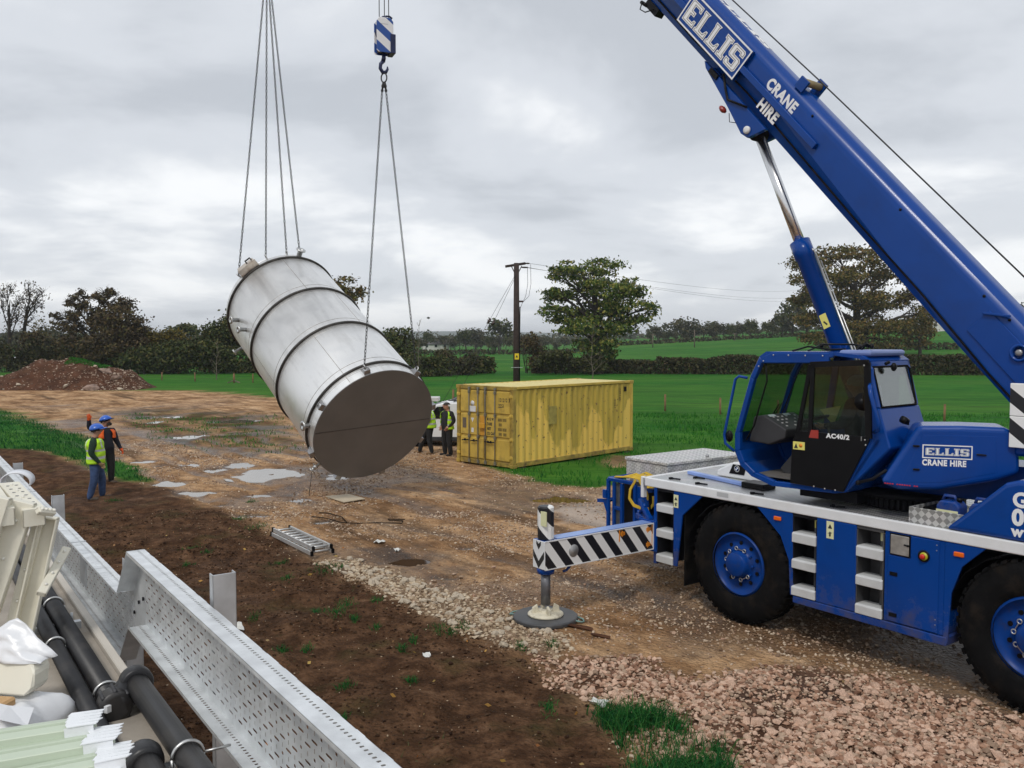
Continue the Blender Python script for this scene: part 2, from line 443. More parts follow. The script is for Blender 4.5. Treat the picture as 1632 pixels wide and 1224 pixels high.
def psd(x, y, poly):
    """signed distance to a polygon, positive inside"""
    x = np.asarray(x, float); y = np.asarray(y, float)
    d2 = np.full(x.shape, 1e18); ins = np.zeros(x.shape, bool)
    n = len(poly)
    for i in range(n):
        ax, ay = poly[i]; bx, by = poly[(i + 1) % n]
        ex, ey = bx - ax, by - ay
        t = np.clip(((x - ax) * ex + (y - ay) * ey) / (ex * ex + ey * ey + 1e-12), 0, 1)
        d2 = np.minimum(d2, (x - ax - t * ex) ** 2 + (y - ay - t * ey) ** 2)
        if abs(ey) > 1e-12:
            c = ((ay > y) != (by > y)) & (x < ex * (y - ay) / ey + ax)
            ins ^= c
    d = np.sqrt(d2)
    return np.where(ins, d, -d)
def zone(x, y, poly, w=0.25, amp=0.5, nsc=0.9, seed=0):
    s = psd(x, y, poly) + (fbm(x, y, nsc, 4, seed) - 0.5) * 2 * amp
    return sstep(-w, w, s)
def hill(x, y):
    top = np.clip(1.9 + 0.052 * (x - 30), 0, 9.0)
    return sstep(112, 250, y) * top * sstep(5, 32, x)
RUTS = [[(1330, 1010), (1050, 935), (800, 868), (640, 822), (470, 778), (330, 735), (180, 690), (-60, 640)], [(1180, 960), (900, 850), (700, 800), (520, 756), (380, 716), (240, 680), (60, 645)], [(980, 905), (760, 880), (600, 850), (420, 800), (300, 755), (190, 715), (60, 672)], [(900, 800), (760, 785), (640, 770), (500, 735), (420, 712), (330, 690)]]
RUTG = [[tuple(gp(*q))[:2] for q in r_] for r_ in RUTS]
def rutdist(x, y):
    d = np.full(np.shape(x), 9.0); wx = (fbm(x, y, 3.0, 3, 81) - 0.5) * 1.0
    for r_ in RUTG:
        for off in (-0.95, 0.95):
            for (ax, ay), (bx, by) in zip(r_, r_[1:]):
                ex, ey = bx - ax, by - ay; L_ = math.hypot(ex, ey); ox, oy = -ey / L_ * off, ex / L_ * off
                t = np.clip(((x - ax - ox) * ex + (y - ay - oy) * ey) / (L_ * L_), 0, 1)
                d = np.minimum(d, np.hypot(x - ax - ox - t * ex + wx, y - ay - oy - t * ey + wx * 0.4))
    return d
def pudmask(x, y):
    m = np.zeros(np.shape(x))
    for cx, cy, rx, ry in PUDG:
        d = np.sqrt(((x - cx) / (rx * 1.1)) ** 2 + ((y - cy) / (ry * 1.1)) ** 2) * (0.65 + 0.7 * fbm(x, y, 1.1, 3, 57))
        m = np.maximum(m, 1 - sstep(0.45, 1.25, d))
    return m
def ground_z(x, y):
    x = np.asarray(x, float); y = np.asarray(y, float)
    near = 1 - sstep(45, 80, y)
    so = zone(x, y, SOIL, 0.4, 0.3, 0.9, 5)
    md = zone(x, y, MUD, 1.0, 0.8, 2.0, 6)
    z = (fbm(x, y, 2.2, 3, 11) - 0.5) * 0.07 + (fbm(x, y, 0.42, 3, 21) - 0.5) * 0.035
    z = z + so * (fbm(x, y, 0.55, 4, 31) - 0.42) * 0.20 + md * (fbm(x, y, 1.3, 4, 41) - 0.5) * 0.22
    rd = rutdist(x, y); brk = sstep(0.36, 0.52, fbm(x, y, 2.0, 3, 83))
    z = z - 0.045 * brk * (1 - sstep(0.10, 0.26, rd)) + 0.022 * brk * np.exp(-((rd - 0.36) / 0.10) ** 2)
    z = z * near
    pm = pudmask(x, y)
    z = z * (1 - 0.6 * pm) - 0.080 * pm + (fbm(x, y, 0.7, 5, 55) - 0.5) * 0.20 * sstep(0.02, 0.25, pm) * (1 - 0.35 * pm)
    return z + hill(x, y)

def axis_lines(a, b, step, lo, hi, grow):
    mid = list(np.arange(a, b, step)); s = step; p = mid[-1]; up = []
    while p < hi: s *= grow; p += s; up.append(p)
    s = step; p = a; dn = []
    while p > lo: s *= grow; p -= s; dn.append(p)
    return np.array(dn[::-1] + mid + up)
gxs = axis_lines(-15, 9.5, 0.11, -5200, 5200, 1.13)
gys = axis_lines(1.5, 31, 0.10, -400, 5200, 1.06)
GX, GY = np.meshgrid(gxs, gys)
fx, fy = GX.ravel(), GY.ravel()
GZ = ground_z(fx, fy)
nx_, ny_ = len(gxs), len(gys)
ii = (np.arange(ny_ - 1)[:, None] * nx_ + np.arange(nx_ - 1)[None, :]).ravel()
GF = np.stack([ii, ii + 1, ii + nx_ + 1, ii + nx_], 1)

m, n, l, b = nodes("site_ground")
def attr(nm):
    a = n.new("ShaderNodeAttribute"); a.attribute_name = nm; return a.outputs["Fac"]
tcn = n.new("ShaderNodeTexCoord")
def noise(sc, det=5, rough=0.55, rot=0.0, stretch=(1, 1, 1)):
    m0 = n.new("ShaderNodeMapping"); m0.inputs["Rotation"].default_value = (0, 0, rot)
    mp = n.new("ShaderNodeMapping"); mp.inputs["Scale"].default_value = stretch
    l.new(tcn.outputs["Object"], m0.inputs[0]); l.new(m0.outputs[0], mp.inputs[0])
    q = n.new("ShaderNodeTexNoise"); q.inputs["Scale"].default_value = sc; q.inputs["Detail"].default_value = det; q.inputs["Roughness"].default_value = rough
    l.new(mp.outputs[0], q.inputs["Vector"]); return q.outputs["Fac"]
def ramp(f, stops):
    r_ = n.new("ShaderNodeValToRGB"); es = r_.color_ramp.elements
    for i, (p, c) in enumerate(stops):
        q = es[0] if i == 0 else es[-1] if i == len(stops) - 1 else es.new(p)
        q.position = p; q.color = (*c, 1)
    l.new(f, r_.inputs[0]); return r_.outputs[0]
def mixc(f, a, c, bt='MIX'):
    q = n.new("ShaderNodeMix"); q.data_type = 'RGBA'; q.blend_type = bt
    if isinstance(f, float): q.inputs[0].default_value = f
    else: l.new(f, q.inputs[0])
    for k, s_ in ((6, a), (7, c)):
        if isinstance(s_, tuple): q.inputs[k].default_value = (*s_, 1)
        else: l.new(s_, q.inputs[k])
    return q.outputs[2]
def mrange(f, a, c, lo=0.0, hi=1.0):
    q = n.new("ShaderNodeMapRange"); q.inputs[1].default_value = a; q.inputs[2].default_value = c; q.inputs[3].default_value = lo; q.inputs[4].default_value = hi
    l.new(f, q.inputs[0]); return q.outputs[0]
TRK = R(-37)
track = ramp(noise(0.8, 10, 0.70, TRK, (1.0, 0.5, 1)), [(0.32, (0.12, 0.064, 0.032)), (0.45, (0.26, 0.152, 0.078)), (0.56, (0.41, 0.262, 0.146)), (0.72, (0.54, 0.385, 0.25))])
vor = n.new("ShaderNodeTexVoronoi"); vor.inputs["Scale"].default_value = 22
l.new(tcn.outputs["Object"], vor.inputs["Vector"])
hsv = n.new("ShaderNodeSeparateColor"); l.new(vor.outputs["Color"], hsv.inputs[0])
peb = mrange(hsv.outputs[0], 0.0, 1.0, 0.72, 1.25)
track = mixc(0.8, track, ramp(peb, [(0.0, (0.5, 0.48, 0.46)), (0.6, (1.0, 1.0, 1.0)), (1.0, (1.5, 1.46, 1.42))]), 'MULTIPLY')
track = mixc(0.75, track, ramp(noise(3.0, 12, 0.78, TRK, (1.0, 0.45, 1)), [(0.3, (0.40, 0.37, 0.35)), (0.5, (0.95, 0.95, 0.95)), (0.7, (1.5, 1.5, 1.5))]), 'MULTIPLY')
track = mixc(mrange(noise(2.2, 6, 0.6), 0.52, 0.66, 0, 0.55), track, (0.13, 0.075, 0.042))
track = mixc(mrange(noise(1.1, 8, 0.6, TRK, (1.0, 0.09, 1)), 0.55, 0.66, 0, 0.75), track, (0.085, 0.050, 0.030))
soil = ramp(noise(2.6, 10, 0.74), [(0.30, (0.024, 0.012, 0.007)), (0.46, (0.062, 0.031, 0.017)), (0.58, (0.13, 0.068, 0.037)), (0.72, (0.23, 0.135, 0.08))])
soil = mixc(mrange(noise(0.9, 7, 0.6), 0.56, 0.70, 0, 0.55), soil, (0.045, 0.050, 0.016))
grass = ramp(noise(0.9, 12, 0.74, R(8), (0.35, 1.4, 1)), [(0.3, (0.010, 0.058, 0.008)), (0.48, (0.020, 0.125, 0.014)), (0.6, (0.050, 0.180, 0.018)), (0.75, (0.13, 0.25, 0.04))])
grass = mixc(mrange(noise(0.035, 6, 0.6, 0, (0.5, 1.6, 1)), 0.42, 0.62, 0, 0.7), grass, (0.085, 0.195, 0.026))
grass = mixc(mrange(noise(0.22, 8, 0.65, R(5), (0.4, 1.5, 1)), 0.48, 0.64, 0, 0.6), grass, (0.024, 0.080, 0.013))
mud = ramp(noise(1.4, 8, 0.65), [(0.3, (0.030, 0.016, 0.009)), (0.46, (0.09, 0.05, 0.027)), (0.56, (0.055, 0.065, 0.014)), (0.72, (0.22, 0.14, 0.08))])
pinkc = ramp(noise(3, 6, 0.6), [(0.3, (0.06, 0.03, 0.018)), (0.7, (0.20, 0.11, 0.07))])
palec = ramp(noise(3, 6, 0.6), [(0.3, (0.16, 0.105, 0.066)), (0.7, (0.30, 0.22, 0.15))])
colr = mixc(attr("pale"), track, palec)
colr = mixc(attr("slab"), colr, (0.52, 0.43, 0.36))
colr = mixc(attr("pink"), colr, pinkc)
colr = mixc(attr("mud"), colr, mud)
colr = mixc(attr("soil"), colr, soil)
colr = mixc(attr("grass"), colr, grass)
wet = attr("wet")
colr = mixc(wet, colr, mixc(1.0, colr, (0.42, 0.40, 0.38), 'MULTIPLY'))
l.new(colr, b.inputs["Base Color"])
rgh = n.new("ShaderNodeMapRange"); rgh.inputs[3].default_value = 0.85; rgh.inputs[4].default_value = 0.28; l.new(wet, rgh.inputs[0]); l.new(rgh.outputs[0], b.inputs["Roughness"])
spc = n.new("ShaderNodeMapRange"); spc.inputs[3].default_value = 0.04; spc.inputs[4].default_value = 0.5; l.new(wet, spc.inputs[0]); l.new(spc.outputs[0], b.inputs["Specular IOR Level"])
hgt = n.new("ShaderNodeMath"); hgt.operation = 'ADD'
l.new(noise(14, 8, 0.65), hgt.inputs[0])
vm = n.new("ShaderNodeMath"); vm.operation = 'MULTIPLY'; vm.inputs[1].default_value = -0.6; l.new(vor.outputs["Distance"], vm.inputs[0]); l.new(vm.outputs[0], hgt.inputs[1])
bp = n.new("ShaderNodeBump"); bp.inputs["Strength"].default_value = 1.0; bp.inputs["Distance"].default_value = 0.06
l.new(hgt.outputs[0], bp.inputs["Height"]); l.new(bp.outputs[0], b.inputs["Normal"])

ground = npmesh("ground", np.stack([fx, fy, GZ], 1), GF, m, smooth=True, kind="structure", label="brown gravel track, dark soil and green fields of the site")
def vattr(nm, val):
    a = ground.data.attributes.new(nm, 'FLOAT', 'POINT'); a.data.foreach_set("value", np.asarray(val, np.float32))
vsoil = zone(fx, fy, SOIL, 0.3, 0.35, 0.9, 5)
vgrass = np.maximum(zone(fx, fy, STRIP, 0.25, 0.5, 1.1, 8), zone(fx, fy, FIELD, 0.3, 0.7, 1.6, 9) * (1 - 0.9 * zone(fx, fy, BARE, 0.3, 0.2, 0.6, 3)))
vattr("soil", vsoil * 0.97)
vattr("grass", vgrass)
vattr("pink", zone(fx, fy, PINK, 0.2, 0.2, 0.5, 12))
vattr("pale", zone(fx, fy, PALE, 0.2, 0.2, 0.5, 13) * 0.9)
vattr("mud", zone(fx, fy, MUD, 1.0, 0.9, 2.0, 6) * (0.35 + 0.6 * sstep(0.35, 0.6, fbm(fx, fy, 1.6, 4, 87))))
vattr("slab", zone(fx, fy, SLAB, 0.2, 0.25, 0.5, 14) * 0.9)
RUTM = (1 - sstep(0.06, 0.30, rutdist(fx, fy))) * sstep(0.36, 0.52, fbm(fx, fy, 2.0, 3, 83)) * (1 - sstep(45, 70, fy))
vattr("wet", np.clip(pudmask(fx, fy) * 1.2 + 0.75 * RUTM + 0.7 * sstep(0.52, 0.66, fbm(fx, fy, 2.6, 4, 77)) * (1 - sstep(40, 60, fy)) * (1 - vgrass) * (1 - 0.85 * vsoil), 0, 1))

# puddles: real water sheets lying in the dips
WATER, wnn, wll, wb = nodes("muddy_puddle_water")
wb.inputs["Base Color"].default_value = (0.12, 0.098, 0.078, 1); wb.inputs["Roughness"].default_value = 0.03; wb.inputs["IOR"].default_value = 1.33; wb.inputs["Specular IOR Level"].default_value = 0.8
wz = wnn.new("ShaderNodeTexNoise"); wz.inputs["Scale"].default_value = 5
wbp = wnn.new("ShaderNodeBump"); wbp.inputs["Strength"].default_value = 0.04; wbp.inputs["Distance"].default_value = 0.01
wll.new(wz.outputs["Fac"], wbp.inputs["Height"]); wll.new(wbp.outputs[0], wb.inputs["Normal"])
BROWNW = mat("brown_puddle_water", (0.05, 0.026, 0.012), 0.06, 0, 0.2, 3, spec=0.3)
for i, (cx, cy, rx, ry) in enumerate(PUDG):
    mb = MB(); N = 28
    zw = -0.043 - 0.0004 * i; vs = [(cx, cy, zw)]
    for k in range(N):
        t = 2 * math.pi * k / N
        w_ = 1.0 + 0.35 * (vn(cx * 3 + math.cos(t) * 2, cy * 3 + math.sin(t) * 2, i) - 0.4)
        vs.append((cx + math.cos(t) * rx * 1.45 * w_, cy + math.sin(t) * ry * 1.45 * w_, zw))
    mb.add(vs, [(0, 1 + k, 1 + (k + 1) % N) for k in range(N)])
    mb.build("puddle", BROWNW if PUD[i][0] in (633, 900) else WATER, kind="structure")

# distant hills on the skyline
hx = np.linspace(-4200, 4200, 160)
hz = 10 + 26 * fbm(hx, hx * 0, 1400, 5, 3) + np.interp(hx, [-4200, -900, -300, 300, 4200], [0, 4, 10, 2, 0])
HV, HF = [], []
for k, (yy, sc_) in enumerate(((2300, -0.1), (2900, 0.75), (3600, 1.0), (4800, -0.1))):
    for x_, z_ in zip(hx, hz): HV.append((x_, yy + 120 * math.sin(x_ / 500), z_ * sc_))
for k in range(3):
    for i in range(159): HF.append((k * 160 + i, k * 160 + i + 1, (k + 1) * 160 + i + 1, (k + 1) * 160 + i))
HILLM = mat("distant_wooded_hill", (0.035, 0.055, 0.03), 0.9, 0, 0.5, 0.01)
npmesh("hills", HV, HF, HILLM, smooth=True, kind="structure")

# ------------------------------------------------------------------ stones
def ico():
    t = (1 + 5 ** 0.5) / 2
    v = np.array([(-1, t, 0), (1, t, 0), (-1, -t, 0), (1, -t, 0), (0, -1, t), (0, 1, t), (0, -1, -t), (0, 1, -t), (t, 0, -1), (t, 0, 1), (-t, 0, -1), (-t, 0, 1)], float)
    f = np.array([(0, 11, 5), (0, 5, 1), (0, 1, 7), (0, 7, 10), (0, 10, 11), (1, 5, 9), (5, 11, 4), (11, 10, 2), (10, 7, 6), (7, 1, 8), (3, 9, 4), (3, 4, 2), (3, 2, 6), (3, 6, 8), (3, 8, 9), (4, 9, 5), (2, 4, 11), (6, 2, 10), (8, 6, 7), (9, 8, 1)])
    return v / np.linalg.norm(v[0]), f
IV, IF = ico()
BASES = []
for k in range(14):
    q = IV * (1 + rng.uniform(-0.32, 0.25, (12, 1))) * rng.uniform(0.65, 1.15, (1, 3)) * np.array([[1.0, 0.8, 0.55]])
    BASES.append(q)
BASES = np.array(BASES)
def stones(name, x, y, size, m_, parent=None, midx=None, sink=0.25, **kw):
    n_ = len(x); b_ = BASES[rng.integers(0, len(BASES), n_)]
    a = rng.uniform(0, 2 * math.pi, n_); t = rng.uniform(-0.5, 0.5, n_)
    ca, sa, ct, st = np.cos(a), np.sin(a), np.cos(t), np.sin(t)
    X = b_[:, :, 0]; Y_ = b_[:, :, 1] * ct[:, None] - b_[:, :, 2] * st[:, None]; Z = b_[:, :, 1] * st[:, None] + b_[:, :, 2] * ct[:, None]
    s_ = size[:, None]
    V = np.stack([(X * ca[:, None] - Y_ * sa[:, None]) * s_ + x[:, None], (X * sa[:, None] + Y_ * ca[:, None]) * s_ + y[:, None], Z * s_ + (ground_z(x, y) + size * sink)[:, None]], 2).reshape(-1, 3)
    F = (IF[None] + (np.arange(n_) * 12)[:, None, None]).reshape(-1, 3)
    mi = None if midx is None else np.repeat(midx, 20)
    return npmesh(name, V, F, m_, parent, mi, **kw)
PINKST = leafmat("pink_quarry_stone", [(0.15, 0.075, 0.045), (0.30, 0.165, 0.105), (0.48, 0.30, 0.205), (0.62, 0.43, 0.32), (0.38, 0.27, 0.19), (0.24, 0.16, 0.11)], 0.8, 0.3)
PALEST = leafmat("pale_limestone", [(0.19, 0.125, 0.075), (0.32, 0.23, 0.145), (0.44, 0.34, 0.23), (0.56, 0.47, 0.35)], 0.8, 0.3)
TRACKST = leafmat("track_pebble", [(0.14, 0.085, 0.05), (0.28, 0.185, 0.12), (0.42, 0.31, 0.21), (0.56, 0.45, 0.34), (0.36, 0.22, 0.15)], 0.8, 0.3)
CLOD = leafmat("soil_clod", [(0.022, 0.011, 0.007), (0.055, 0.028, 0.015), (0.10, 0.055, 0.03), (0.05, 0.03, 0.018)], 0.9, 0.1)
for nmx, sc_ in (("pink_quarry_stone", 35), ("pale_limestone", 35), ("track_pebble", 45)):
    nt = MATS[nmx].node_tree; pb = nt.nodes["Principled BSDF"]
    t_ = nt.nodes.new("ShaderNodeTexCoord"); z_ = nt.nodes.new("ShaderNodeTexNoise"); z_.inputs["Scale"].default_value = sc_; z_.inputs["Detail"].default_value = 6
    nt.links.new(t_.outputs["Object"], z_.inputs["Vector"])
    b_ = nt.nodes.new("ShaderNodeBump"); b_.inputs["Strength"].default_value = 0.5; b_.inputs["Distance"].default_value = 0.01
    nt.links.new(z_.outputs["Fac"], b_.inputs["Height"]); nt.links.new(b_.outputs[0], pb.inputs["Normal"])
def scatter(n_, box, dens):
    x = rng.uniform(box[0], box[1], n_); y = rng.uniform(box[2], box[3], n_)
    k = rng.uniform(0, 1, n_) < dens(x, y)
    return x[k], y[k]
PADC = (1.75, -1.95)
x, y = scatter(66000, (0.2, 7.2, 4.0, 10.8), lambda x, y: zone(x, y, PINK, 0.35, 0.4, 0.7, 12) * (0.25 + 0.75 * sstep(0.36, 0.52, fbm(x, y, 0.9, 3, 14))))
s_ = 0.011 + 0.060 * rng.beta(1.1, 4.2, len(x))
stones("pink_gravel", x, y, s_, PINKST, sink=0.35, kind="stuff", label="loose pink quarried stone spread beside the crane wheels")
x, y = scatter(26000, (-5, 1.5, 9.0, 17.0), lambda x, y: zone(x, y, PALE, 0.25, 0.3, 0.6, 13) * 0.9)
s_ = 0.014 + 0.045 * rng.beta(1.6, 3, len(x))
stones("pale_gravel", x, y, s_, PALEST, kind="stuff", label="band of pale limestone pieces along the soil edge")
def trackden(x, y):
    f = (1 - zone(x, y, SOIL, 0.3, 0.35, 0.9, 5)) * (1 - zone(x, y, FIELD, 0.3, 0.5, 1.6, 9)) * (1 - zone(x, y, STRIP, 0.2, 0.3, 1, 8)) * (1 - zone(x, y, MUD, 0.5, 0.5, 2, 6))
    return f * (0.12 + 0.95 * sstep(0.45, 0.62, fbm(x, y, 1.5, 4, 91))) * (1 - pudmask(x, y))
x, y = scatter(60000, (-9, 9, 6.5, 20), trackden)
s_ = 0.010 + 0.055 * rng.beta(1.0, 6, len(x))
stones("track_gravel", x, y, s_, TRACKST, kind="stuff", label="small stones pressed into the muddy track near the crane")
x, y = scatter(46000, (-18, 8, 19, 34), trackden)
s_ = 0.018 + 0.05 * rng.beta(1.1, 7, len(x))
stones("far_track_gravel", x, y, s_, TRACKST, kind="stuff", label="small stones scattered on the track beyond the tank")
x, y = scatter(30000, (-9, 1.5, 5.5, 20), lambda x, y: zone(x, y, SOIL, 0.2, 0.3, 0.9, 5) * (0.25 + 0.75 * sstep(0.40, 0.6, fbm(x, y, 0.8, 3, 17))))
s_ = 0.010 + 0.06 * rng.beta(1.0, 7, len(x))
stones("soil_clods", x, y, s_, CLOD, kind="stuff", label="clods of dark turned soil in the foreground")
x, y = scatter(1500, (-9, 1.5, 5.5, 20), lambda x, y: zone(x, y, SOIL, 0.2, 0.3, 0.9, 5))
stones("stray_pale_stones", x, y, 0.007 + 0.028 * rng.beta(1.0, 7, len(x)), PALEST, kind="stuff", label="stray pale stones lying on the dark soil")
# the largest single stones are objects of the ground
shp = []
for k in range(8):
    bm = bmesh.new(); bmesh.ops.create_icosphere(bm, subdivisions=1, radius=1)
    for v in bm.verts:
        d = 1 + 0.5 * (mnoise.noise(v.co * 1.3 + Vector((k * 7.1, 0, 0)))) + random.uniform(-0.09, 0.09)
        v.co = Vector((v.co.x * d, v.co.y * d * 0.8, v.co.z * d * 0.55))
    me = bpy.data.meshes.new("stone"); bm.to_mesh(me); bm.free(); shp.append(me)
def bigstones(n_, box, poly, lo, hi, m_):
    x, y = scatter(n_ * 30, box, lambda x, y: zone(x, y, poly, 0.1, 0.15, 0.5, 12))
    for k in range(min(n_, len(x))):
        me = shp[random.randrange(8)]
        o = bpy.data.objects.new("stone", me); COL.objects.link(o); o.parent = ground
        if not me.materials: me.materials.append(m_)
        o.material_slots[0].link = 'OBJECT'; o.material_slots[0].material = m_
        r_ = random.uniform(lo, hi)
        o.scale = (r_, r_, r_ * random.uniform(0.8, 1.2)); o.rotation_euler = (random.uniform(-0.5, 0.5), random.uniform(-0.5, 0.5), random.uniform(0, 6.28))
        o.location = (x[k], y[k], float(ground_z(x[k], y[k])) + r_ * 0.3)
PINKBIG = mat("pink_stone_face", (0.54, 0.36, 0.26), 0.8, 0, 0.3, 6, 0.4, 30)
PALEBIG = mat("pale_stone_face", (0.46, 0.385, 0.29), 0.8, 0, 0.25, 6, 0.4, 30)
bigstones(190, (0.4, 5.5, 4.2, 9.8), PINK, 0.045, 0.080, PINKBIG)
bigstones(90, (-4.5, 1.2, 9.5, 16.5), PALE, 0.045, 0.085, PALEBIG)

# ------------------------------------------------------------------ grass
def blades(name, x, y, h, w, m_, lean=0.45, **kw):
    n_ = len(x); a = rng.uniform(0, 2 * math.pi, n_); ln = rng.normal(0, lean, (n_, 2)) * h[:, None]
    z = ground_z(x, y) - 0.01
    ca, sa = np.cos(a) * w, np.sin(a) * w
    V = np.empty((n_, 5, 3))
    V[:, 0] = np.stack([x - ca, y - sa, z], 1); V[:, 1] = np.stack([x + ca, y + sa, z], 1)
    mx_, my_ = x + ln[:, 0] * 0.35, y + ln[:, 1] * 0.35
    V[:, 2] = np.stack([mx_ - ca * 0.7, my_ - sa * 0.7, z + h * 0.6], 1); V[:, 3] = np.stack([mx_ + ca * 0.7, my_ + sa * 0.7, z + h * 0.6], 1)
    V[:, 4] = np.stack([x + ln[:, 0], y + ln[:, 1], z + h * (1 - 0.25 * np.abs(ln[:, 0] / (h + 1e-6)))], 1)
    base = (np.arange(n_) * 5)[:, None]
    F = np.concatenate([base + np.array([[0, 1, 3]]), base + np.array([[0, 3, 2]]), base + np.array([[2, 3, 4]])])
    return npmesh(name, V.reshape(-1, 3), F, m_, kind="stuff", **kw)
GRASSM = leafmat("grass_blade", [(0.008, 0.062, 0.010), (0.014, 0.115, 0.012), (0.030, 0.165, 0.016), (0.065, 0.19, 0.022)], 0.7, 0.08)
GRASSD = leafmat("deep_green_grass_blade", [(0.006, 0.050, 0.016), (0.010, 0.085, 0.020), (0.020, 0.12, 0.022), (0.05, 0.14, 0.03)], 0.7, 0.08)
TUFT = pp([(930, 1128), (980, 1118), (1010, 1126), (1030, 1150), (1060, 1142), (1090, 1160), (1105, 1185), (1145, 1205), (1175, 1240), (1150, 1330), (1010, 1330), (1000, 1215), (985, 1170), (945, 1150)])
x, y = scatter(90000, (0.2, 3.2, 4.4, 9.0), lambda x, y: zone(x, y, TUFT, 0.12, 0.18, 0.45, 51) * (0.10 + 0.90 * sstep(0.37, 0.53, fbm(x, y, 0.4, 3, 52))))
blades("grass_clump", x, y, rng.uniform(0.06, 0.27, len(x)), np.full(len(x), 0.0045), GRASSD, 0.55, label="long dark green grass between the soil and the pink gravel")
TP = [(875, 1132, 16), (548, 1098, 14), (550, 967, 18), (538, 983, 16), (700, 1006, 18), (720, 1010, 12), (832, 1032, 14), (880, 1028, 12), (655, 1086, 9), (660, 1020, 8), (515, 911, 22), (540, 905, 14), (405, 985, 10), (310, 875, 18), (330, 885, 8), (600, 962, 10), (448, 895, 12), (458, 925, 10), (505, 978, 10), (640, 1034, 10), (410, 840, 22), (385, 828, 16), (450, 1036, 12), (490, 1034, 10), (545, 1160, 10), (300, 905, 8), (180, 800, 14), (400, 800, 10), (600, 1000, 8), (565, 990, 9), (740, 1000, 14)]
xs, ys, hs = [], [], []
for px, py, rr in TP:
    g = gp(px, py); k = int(30 + rr * 6); sx = rr * g.y / FPX
    xs.append(g.x + rng.normal(0, sx * 0.45, k)); ys.append(g.y + rng.normal(0, sx * 0.9, k)); hs.append(rng.uniform(0.02, 0.085, k))
x, y, h = map(np.concatenate, (xs, ys, hs))
blades("grass_tufts", x, y, h, np.full(len(x), 0.005), GRASSD, 0.7, label="small bright grass tufts dotted over the dark soil")
x, y = scatter(12000, (-9, 1.2, 6, 20), lambda x, y: zone(x, y, SOIL, 0.3, 0.3, 0.9, 5) * sstep(0.56, 0.70, fbm(x, y, 1.0, 4, 61)))
WEED = leafmat("dull_weed", [(0.03, 0.035, 0.012), (0.05, 0.06, 0.018), (0.09, 0.08, 0.035)], 0.8, 0.2)
blades("thin_weeds", x, y, rng.uniform(0.02, 0.06, len(x)), np.full(len(x), 0.006), WEED, 0.8, label="thin dull weeds over the turned soil")
x, y = scatter(110000, (-32, -8, 22, 52), lambda x, y: zone(x, y, STRIP, 0.2, 0.5, 1.1, 8) * (0.3 + 0.7 * sstep(0.3, 0.6, fbm(x, y, 1.2, 3, 62))))
blades("grass_strip", x, y, rng.uniform(0.05, 0.17, len(x)), np.full(len(x), 0.012), GRASSD, 0.5, label="strip of rough grass beside the track behind the two men")
x, y = scatter(80000, (-4, 26, 15, 46), lambda x, y: zone(x, y, FIELD, 0.25, 0.7, 1.6, 9) * (1 - zone(x, y, BARE, 0.3, 0.2, 0.6, 3)) * (0.15 + 0.85 * sstep(0.4, 0.62, fbm(x, y, 2.0, 4, 63))))
k = ~((np.abs((x - 0.04) * math.cos(R(46.7)) + (y - 26.1) * math.sin(R(46.7)) - 3.03) < 3.05) & (np.abs(-(x - 0.04) * math.sin(R(46.7)) + (y - 26.1) * math.cos(R(46.7)) - 1.22) < 1.24))
x, y = x[k], y[k]
blades("field_grass", x, y, rng.uniform(0.05, 0.20, len(x)), np.full(len(x), 0.013), GRASSM, 0.4, label="green meadow grass behind the container and the crane")
x, y = scatter(14000, (-22, -4, 26, 46), lambda x, y: zone(x, y, MUD, 0.8, 0.8, 2.0, 6) * sstep(0.5, 0.64, fbm(x, y, 1.6, 4, 64)))
blades("mud_grass", x, y, rng.uniform(0.05, 0.16, len(x)), np.full(len(x), 0.014), GRASSM, 0.5, label="sparse grass in the rutted mud behind the tank")

# dead leaves
LEAFO = leafmat("dead_leaf", [(0.35, 0.12, 0.02), (0.42, 0.28, 0.08), (0.5, 0.38, 0.2), (0.28, 0.1, 0.03)], 0.8, 0.2)
def leafcards(P, size, asp=0.6, flat=None):
    n_ = len(P)
    a = rng.normal(size=(n_, 3)); a /= np.linalg.norm(a, axis=1)[:, None]
    if flat is not None: a[:, 2] *= flat; a /= np.linalg.norm(a, axis=1)[:, None]
    t = rng.normal(size=(n_, 3))
    if flat is not None: t[:, 2] *= flat
    c = np.cross(a, t); c /= (np.linalg.norm(c, axis=1)[:, None] + 1e-9)
    s_ = np.asarray(size)
    s_ = s_[:, None] if s_.ndim else s_
    V = np.stack([P + a * s_, P + c * s_ * asp + a * s_ * 0.15, P - a * s_ * 0.9, P - c * s_ * asp - a * s_ * 0.1], 1).reshape(-1, 3)
    return V, np.arange(n_ * 4).reshape(-1, 4)
x, y = scatter(170, (-8, 4, 5, 18), lambda x, y: 0.2 + 0.8 * zone(x, y, SOIL, 0.3, 0.3, 0.9, 5))
V, F = leafcards(np.stack([x, y, ground_z(x, y) + 0.02], 1), rng.uniform(0.02, 0.05, len(x)), 0.5, 0.25)
npmesh("leaves", V, F, LEAFO, kind="stuff", label="dead orange and tan leaves lying on the soil")
